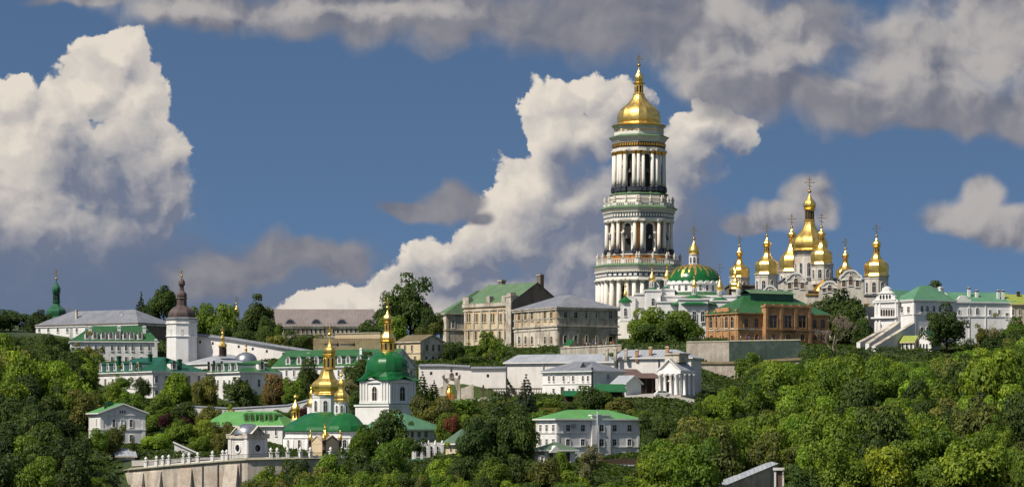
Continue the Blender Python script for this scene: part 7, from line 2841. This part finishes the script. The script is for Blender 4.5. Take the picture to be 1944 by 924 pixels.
# ---------------------------------------------------------------- undergrowth between the trees
def undergrowth():
    r = np.random.default_rng(99)
    gx = np.arange(-260, 262, 3.0)
    gy = np.arange(520, 960, 3.0)
    G = np.array([[ground(x, y) for x in gx] for y in gy])
    n = 330000
    y = 530 + (925 - 530) * r.random(n) ** 1.25
    half = 1040 / F * y
    x = r.uniform(-1, 1, n) * half
    keep = np.ones(n, bool)
    for (x0, y0, c, s, wr, wl) in FOOT:
        dx, dy = x - x0, y - y0
        a, b = dx * c + dy * s, -dx * s + dy * c
        keep &= ~((a > -1.2) & (a < wr + 1.2) & (b > -1.2) & (b < wl + 1.2))
    px = CX + x * F / y
    keep &= ~((px > 1380) & (px < 1530) & (y > 834) & (y < 868))       # paved terraces stay clear
    keep &= ~((px > 1060) & (px < 1180) & (y > 844) & (y < 880))
    keep &= ~((px > 230) & (px < 700) & (y > 636) & (y < 662))
    keep &= ~((px > 800) & (px < 1010) & (y > 742) & (y < 770))
    keep &= ~((px > 1184) & (px < 1320) & (y > 730) & (y < 745))
    x, y, px = x[keep], y[keep], px[keep]
    fx = np.clip((x - gx[0]) / 3.0, 0, len(gx) - 1.001)
    fy = np.clip((y - gy[0]) / 3.0, 0, len(gy) - 1.001)
    ix, iy = fx.astype(int), fy.astype(int)
    tx, ty = fx - ix, fy - iy
    z = (G[iy, ix] * (1 - tx) + G[iy, ix + 1] * tx) * (1 - ty) + (G[iy + 1, ix] * (1 - tx) + G[iy + 1, ix + 1] * tx) * ty
    hill = .5 + .5 * np.sin(x * .31 + 2 * np.sin(y * .17)) * np.sin(y * .23 + 1.7 * np.sin(x * .19))
    hill2 = .5 + .5 * np.sin(x * .93 + 3 * np.sin(y * .41)) * np.sin(y * .71 + x * .3)
    H = .1 + 1.2 * hill ** 2 * (.4 + .6 * hill2) + .3 * hill2
    m = len(x)
    p = np.stack([x, y, z + H * r.uniform(.35, 1.0, m)], 1)
    nr = r.normal(size=(m, 3)) * .55 + np.array([0, -.1, .8])
    nr /= np.linalg.norm(nr, axis=1)[:, None]
    a = np.cross(nr, r.normal(size=(m, 3)))
    a /= np.linalg.norm(a, axis=1)[:, None]
    b = np.cross(nr, a)
    s = r.uniform(.28, .62, (m, 1))
    q = np.stack([p - a * s, p - b * s * .62 + nr * s * .2, p + a * s, p + b * s * .62 + nr * s * .2], 1).reshape(-1, 3)
    t = np.clip(.15 + .5 * hill2 + r.normal(size=m) * .2, 0, 1)
    o = link('undergrowth', cloud_mesh('undergrowth', q, np.repeat(t, 4)))
    o.color = (.050, .085, .018, 1)
    tag(o, 'low leafy undergrowth covering the slopes between the trees', None, None, 'stuff')


undergrowth()


# ---------------------------------------------------------------- people on the terraces
def body_mesh(name, pose):
    """one continuous figure grown from a skeleton"""
    st = .16 if pose == 'walk' else .05
    J = {'pelvis': (0, 0, .93, .125), 'waist': (0, 0, 1.08, .115), 'chest': (0, 0, 1.30, .135), 'neck': (0, 0, 1.46, .055), 'chin': (0, -.02, 1.54, .075), 'head': (0, -.015, 1.64, .095), 'crown': (0, 0, 1.71, .06),
         'hl': (.09, 0, .88, .095), 'kl': (.10, -st, .49, .065), 'al': (.10, -st * .6, .09, .045), 'tl': (.11, -st * .6 - .14, .035, .04),
         'hr': (-.09, 0, .88, .095), 'kr': (-.10, st * .5, .49, .065), 'ar': (-.10, st * 1.3, .09, .045), 'tr': (-.11, st * 1.3 - .14, .035, .04),
         'sl': (.19, 0, 1.39, .06), 'el': (.25, .02, 1.10, .045), 'wl': (.27, -.06, .86, .034), 'ml': (.27, -.09, .76, .036),
         'sr': (-.19, 0, 1.39, .06), 'er': (-.25, .02, 1.10, .045), 'wr': (-.24, -.12, .90, .034), 'mr': (-.22, -.18, .82, .036)}
    E = [('pelvis', 'waist'), ('waist', 'chest'), ('chest', 'neck'), ('neck', 'chin'), ('chin', 'head'), ('head', 'crown'), ('pelvis', 'hl'), ('hl', 'kl'), ('kl', 'al'), ('al', 'tl'), ('pelvis', 'hr'), ('hr', 'kr'), ('kr', 'ar'), ('ar', 'tr'),
         ('chest', 'sl'), ('sl', 'el'), ('el', 'wl'), ('wl', 'ml'), ('chest', 'sr'), ('sr', 'er'), ('er', 'wr'), ('wr', 'mr')]
    names = list(J)
    me = bpy.data.meshes.new(name + '_skeleton')
    me.from_pydata([J[k][:3] for k in names], [(names.index(a), names.index(b)) for a, b in E], [])
    o = bpy.data.objects.new(name, me)
    COL.objects.link(o)
    sk = o.modifiers.new('skin', 'SKIN')
    lay = me.skin_vertices[0] if me.skin_vertices else None
    if lay is None:
        bmm = bmesh.new()
        bmm.from_mesh(me)
        bmm.verts.layers.skin.verify()
        bmm.to_mesh(me)
        bmm.free()
        lay = me.skin_vertices[0]
    for i, k in enumerate(names):
        lay.data[i].radius = (J[k][3], J[k][3])
        lay.data[i].use_root = k == 'pelvis'
    ss = o.modifiers.new('sub', 'SUBSURF')
    ss.levels = ss.render_levels = 1
    dg = bpy.context.evaluated_depsgraph_get()
    out = bpy.data.meshes.new_from_object(o.evaluated_get(dg))
    out.name = name
    bpy.data.objects.remove(o)
    out.materials.clear()
    for k in ('skin', 'shirt0', 'trousers0', 'hair'):
        out.materials.append(M[k])
    for p in out.polygons:
        c = p.center
        r = sqrt(c.x ** 2)
        m = 1
        if c.z > 1.47:
            m = 3 if (c.z > 1.66 or c.y > .02) else 0
        elif c.z < .9 and r < .2:
            m = 2
        elif r > .2 and c.z < 1.12:
            m = 0
        p.material_index = m
        p.use_smooth = True
    return out


M['skin'] = simple('skin', (.45, .27, .19), .6)
M['hair'] = simple('hair', (.05, .03, .02), .7)
SHIRTS = {'red': (.5, .04, .04), 'white': (.75, .75, .74), 'pink': (.65, .25, .3), 'blue': (.06, .13, .4), 'black': (.02, .02, .025), 'yellow': (.65, .45, .06), 'green': (.08, .22, .08), 'lilac': (.35, .25, .5)}
PANTS = {'dark': (.03, .03, .045), 'blue': (.07, .11, .22), 'beige': (.4, .33, .22), 'white': (.6, .6, .58)}
for i, (k, v) in enumerate(SHIRTS.items()):
    M['shirt_' + k] = simple(k + ' cloth', v, .8)
for k, v in PANTS.items():
    M['trousers_' + k] = simple(k + ' trousers cloth', v, .8)
M['shirt0'], M['trousers0'] = M['shirt_white'], M['trousers_dark']
BODY = [body_mesh('standing_body', 'stand'), body_mesh('walking_body', 'walk')]
PEOPLE = [
    (1108, 852, 'red', 'dark', 0), (1114, 851, 'white', 'blue', 1), (1120, 852.5, 'pink', 'beige', 0), (1125, 851, 'blue', 'beige', 1), (1131, 852, 'white', 'beige', 0), (1136, 851, 'red', 'blue', 0),
    (1141, 853, 'black', 'blue', 1), (1146, 851, 'pink', 'dark', 0), (1150, 852, 'white', 'white', 0), (1155, 851, 'lilac', 'dark', 1), (1160, 852, 'yellow', 'dark', 0), (1165, 851, 'red', 'white', 0), (1170, 852, 'green', 'dark', 1),
    (1406, 850, 'white', 'dark', 0), (1416, 849, 'red', 'dark', 1), (1421, 850, 'blue', 'dark', 0), (1440, 850, 'pink', 'blue', 0), (1446, 849, 'black', 'dark', 1), (1466, 850, 'white', 'blue', 0), (1484, 850, 'black', 'beige', 0), (1489, 849, 'lilac', 'blue', 1), (1502, 850, 'green', 'beige', 0)]
for i, (px, Y, sh, tr, pose) in enumerate(PEOPLE):
    x = X_(px, Y)
    where = 'terrace by the old building' if px < 1300 else 'terrace below the brick house'
    o = link('person', BODY[pose], None, (x, Y, ground(x, Y) + .02), random.uniform(-2.6, 2.6))
    sc_ = random.uniform(.94, 1.06)
    o.scale = (sc_, sc_, sc_)
    for q, k in ((1, 'shirt_' + sh), (2, 'trousers_' + tr)):
        o.material_slots[q].link = 'OBJECT'
        o.material_slots[q].material = M[k]
    tag(o, 'person in a %s top and %s trousers %s on the %s' % (sh, tr, 'walking' if pose else 'standing', where), 'person', 'visitors on the terraces')


# ---------------------------------------------------------------- railings
def railing(name, label, pts, h=1.1, step=1.6):
    W = [Vector((X_(p, Y), Y, Z_(py, Y))) for p, Y, py in pts]
    root = thing(name, label, 'railing', W[0])
    mb = MB()
    for a, b in zip(W, W[1:]):
        a, b = a - W[0], b - W[0]
        n = max(2, int((b - a).length / step))
        for k in range(n + 1):
            p = a + (b - a) * k / n
            mb.tube(p, p + Vector((0, 0, h)), .05, n=4)
        for z in (h, h * .5):
            mb.tube(a + Vector((0, 0, z)), b + Vector((0, 0, z)), .04, n=4)
    mb.build('posts_and_rails', ['iron'], root)


railing('terrace_railing', 'thin dark railing along the top of the walls below the brick house', [(1306, 842.5, 648.2), (1384, 839.5, 647.2), (1450, 837.6, 645.4), (1520, 836.6, 644.6)])
railing('terrace_railing', 'thin dark railing on the parapet of the tourist terrace', [(1068, 849.3, 660), (1120, 848.3, 657), (1178, 846.3, 654)])


# ---------------------------------------------------------------- car, digger
def car(label, px, Y, rz, base):
    root = thing('parked_car', label, 'car', (X_(px, Y), Y, Z_(base, Y)), rz)
    XZc = ((0, -.82), (1, 0), (0, -1))
    body = [(-2.05, .32), (2.02, .32), (2.08, .62), (2.0, .82), (1.15, .92), (-1.75, .95), (-2.08, .85)]
    cab = [(-1.75, .95), (1.15, .93), (.55, 1.42), (-1.35, 1.44)]
    mb = MB()
    mb.ext(XZc, body, -1.64, 0)
    mb.ext(((0, -.70), (1, 0), (0, -1)), cab, -1.40, 0)
    mb.build('body', ['bright'], root)
    g = MB()
    g.ext(((0, -.715), (1, 0), (0, -1)), [(-1.5, .99), (-.35, .99), (-.35, 1.36), (-1.25, 1.37)], -.02, .012)
    g.ext(((0, -.715), (1, 0), (0, -1)), [(-.25, .99), (.95, .99), (.5, 1.36), (-.25, 1.36)], -.02, .012)
    g.build('side_window', ['glass'], root)
    for sx in (-1.3, 1.3):
        for sy in (-.80, .80):
            w = MB()
            n = 14
            for a, r, m in ((.11, .32, 0), (.115, .19, 1)):
                i = w.add([(r * cos(2 * pi * k / n), s * a, r * sin(2 * pi * k / n)) for s in (-1, 1) for k in range(n)])
                w.face([i + k for k in range(n)], m)
                w.face([i + n + k for k in reversed(range(n))], m)
                for k in range(n):
                    w.face([i + k, i + n + k, i + n + (k + 1) % n, i + (k + 1) % n], m)
            w.build('wheel', ['iron', 'zinc'], root, (sx, sy, .32))
    for sy in (-.6, .6):
        l = MB()
        l.box(2.0, 2.07, sy - .15, sy + .15, .62, .76)
        l.build('headlight', ['silver'], root)


car('white car parked at the foot of the white portico', 1258, 731, radians(12), 752)


def digger():
    Y = 572
    root = thing('digger', 'small yellow-orange digging machine on bare earth at the bottom right', 'digger', (X_(1562, Y), Y, ground(X_(1562, Y), Y) + .1), radians(200))
    M['machine'] = simple('orange machine paint', (.62, .27, .02), .45)
    for sy in (-1, 1):
        t = MB()
        n = 10
        pr = [(-1.4, .05), (1.4, .05), (1.75, .35), (1.75, .6), (1.4, .85), (-1.4, .85), (-1.75, .6), (-1.75, .35)]
        t.ext(((0, sy * .8 + .3), (1, 0), (0, -1)), pr, 0, .6)
        t.build('track', ['iron'], root)
    b = MB()
    b.box(-1.7, 1.3, -1, 1, .9, 1.9)
    b.box(-1.9, -.9, -.95, .95, 1.903, 2.2)
    body = b.build('body', ['machine'], root)
    c = MB()
    c.box(.0, 1.25, -.95, .1, 1.903, 3.2, 0)
    c.box(-.05, 1.3, -1.0, .15, 3.203, 3.3, 1)
    c.build('cab', ['glass', 'machine'], root)
    a = MB()
    Z = ((0, .75), (1, 0), (0, -1))
    a.ext(Z, [(1.0, 1.5), (1.4, 1.3), (3.2, 4.0), (4.0, 4.4), (3.9, 4.75), (2.8, 4.35)], 0, .35)
    a.build('boom', ['machine'], root)
    a = MB()
    a.ext(((0, .7), (1, 0), (0, -1)), [(3.7, 4.7), (4.1, 4.7), (5.0, 1.9), (4.75, 1.8)], 0, .25)
    arm = a.build('arm', ['machine'], root)
    a = MB()
    a.ext(((0, .9), (1, 0), (0, -1)), [(4.7, 1.9), (5.15, 1.9), (5.3, 1.2), (4.9, .9), (4.4, 1.1), (4.75, 1.4)], 0, .7)
    a.build('bucket', ['iron'], root)


digger()

m, N, b = new_mat('bare earth')
n_ = N.noise(tcoord(N), .8, 5, .65)
N.put(b.inputs['Base Color'], N.mix(N.ramp(n_, .35, .7), (.26, .19, .12), (.15, .11, .07)))
b.inputs['Roughness'].default_value = 1
v, f = [], []
for j in range(9):
    for i in range(13):
        x, y = X_(1476 + i * 9.5, 566) + random.uniform(-.6, .6), 561 + j * 2.4 + random.uniform(-.5, .5)
        v.append((x, y, ground(x, y) + .25 + random.uniform(-.08, .25)))
for j in range(8):
    for i in range(12):
        if (i - 5.5) ** 2 / 36 + (j - 3.5) ** 2 / 16 < 1.05:
            f.append((j * 13 + i, j * 13 + i + 1, (j + 1) * 13 + i + 1, (j + 1) * 13 + i))
me = bpy.data.meshes.new('bare_earth')
me.from_pydata(v, [], f)
me.materials.append(m)
tag(link('bare_earth', me), 'patch of bare earth under the digging machine', None, None, 'structure')

# pale paving of the monastery yards
M['paving'] = plaster('pale paving', (.40, .37, .33), (.22, .20, .17), .5)


def yard(label, p0, p1, Y0, Y1, n=24):
    v, q = [], []
    for j in range(7):
        for i in range(n + 1):
            y = Y0 + (Y1 - Y0) * j / 6
            x = X_(p0 + (p1 - p0) * i / n, y)
            v.append((x, y, ground(x, y) + .06))
    for j in range(6):
        for i in range(n):
            q.append((j * (n + 1) + i, j * (n + 1) + i + 1, (j + 1) * (n + 1) + i + 1, (j + 1) * (n + 1) + i))
    me = bpy.data.meshes.new('paving')
    me.from_pydata(v, [], q)
    me.materials.append(M['paving'])
    tag(link('paving', me), label, None, None, 'structure')


yard('pale paved yard before the arched gateway and white wall', 805, 1015, 745, 764)
yard('pale paved yard before the white portico', 1186, 1318, 730, 741)
yard('pale paved terrace behind the balustrade', 250, 690, 649, 660, 60)

# distant gilded cross above the grove
T = Tower('distant_chapel', 'far chapel of which only a small gilt onion and cross rise above the grove', 'chapel', 449, 960, 640)
T.drum(449, 590, 640, 6, 'white', 8, .39)
T.onion(449, 591, 5, 578, 563, 8, 'gold', None, .16, .7)
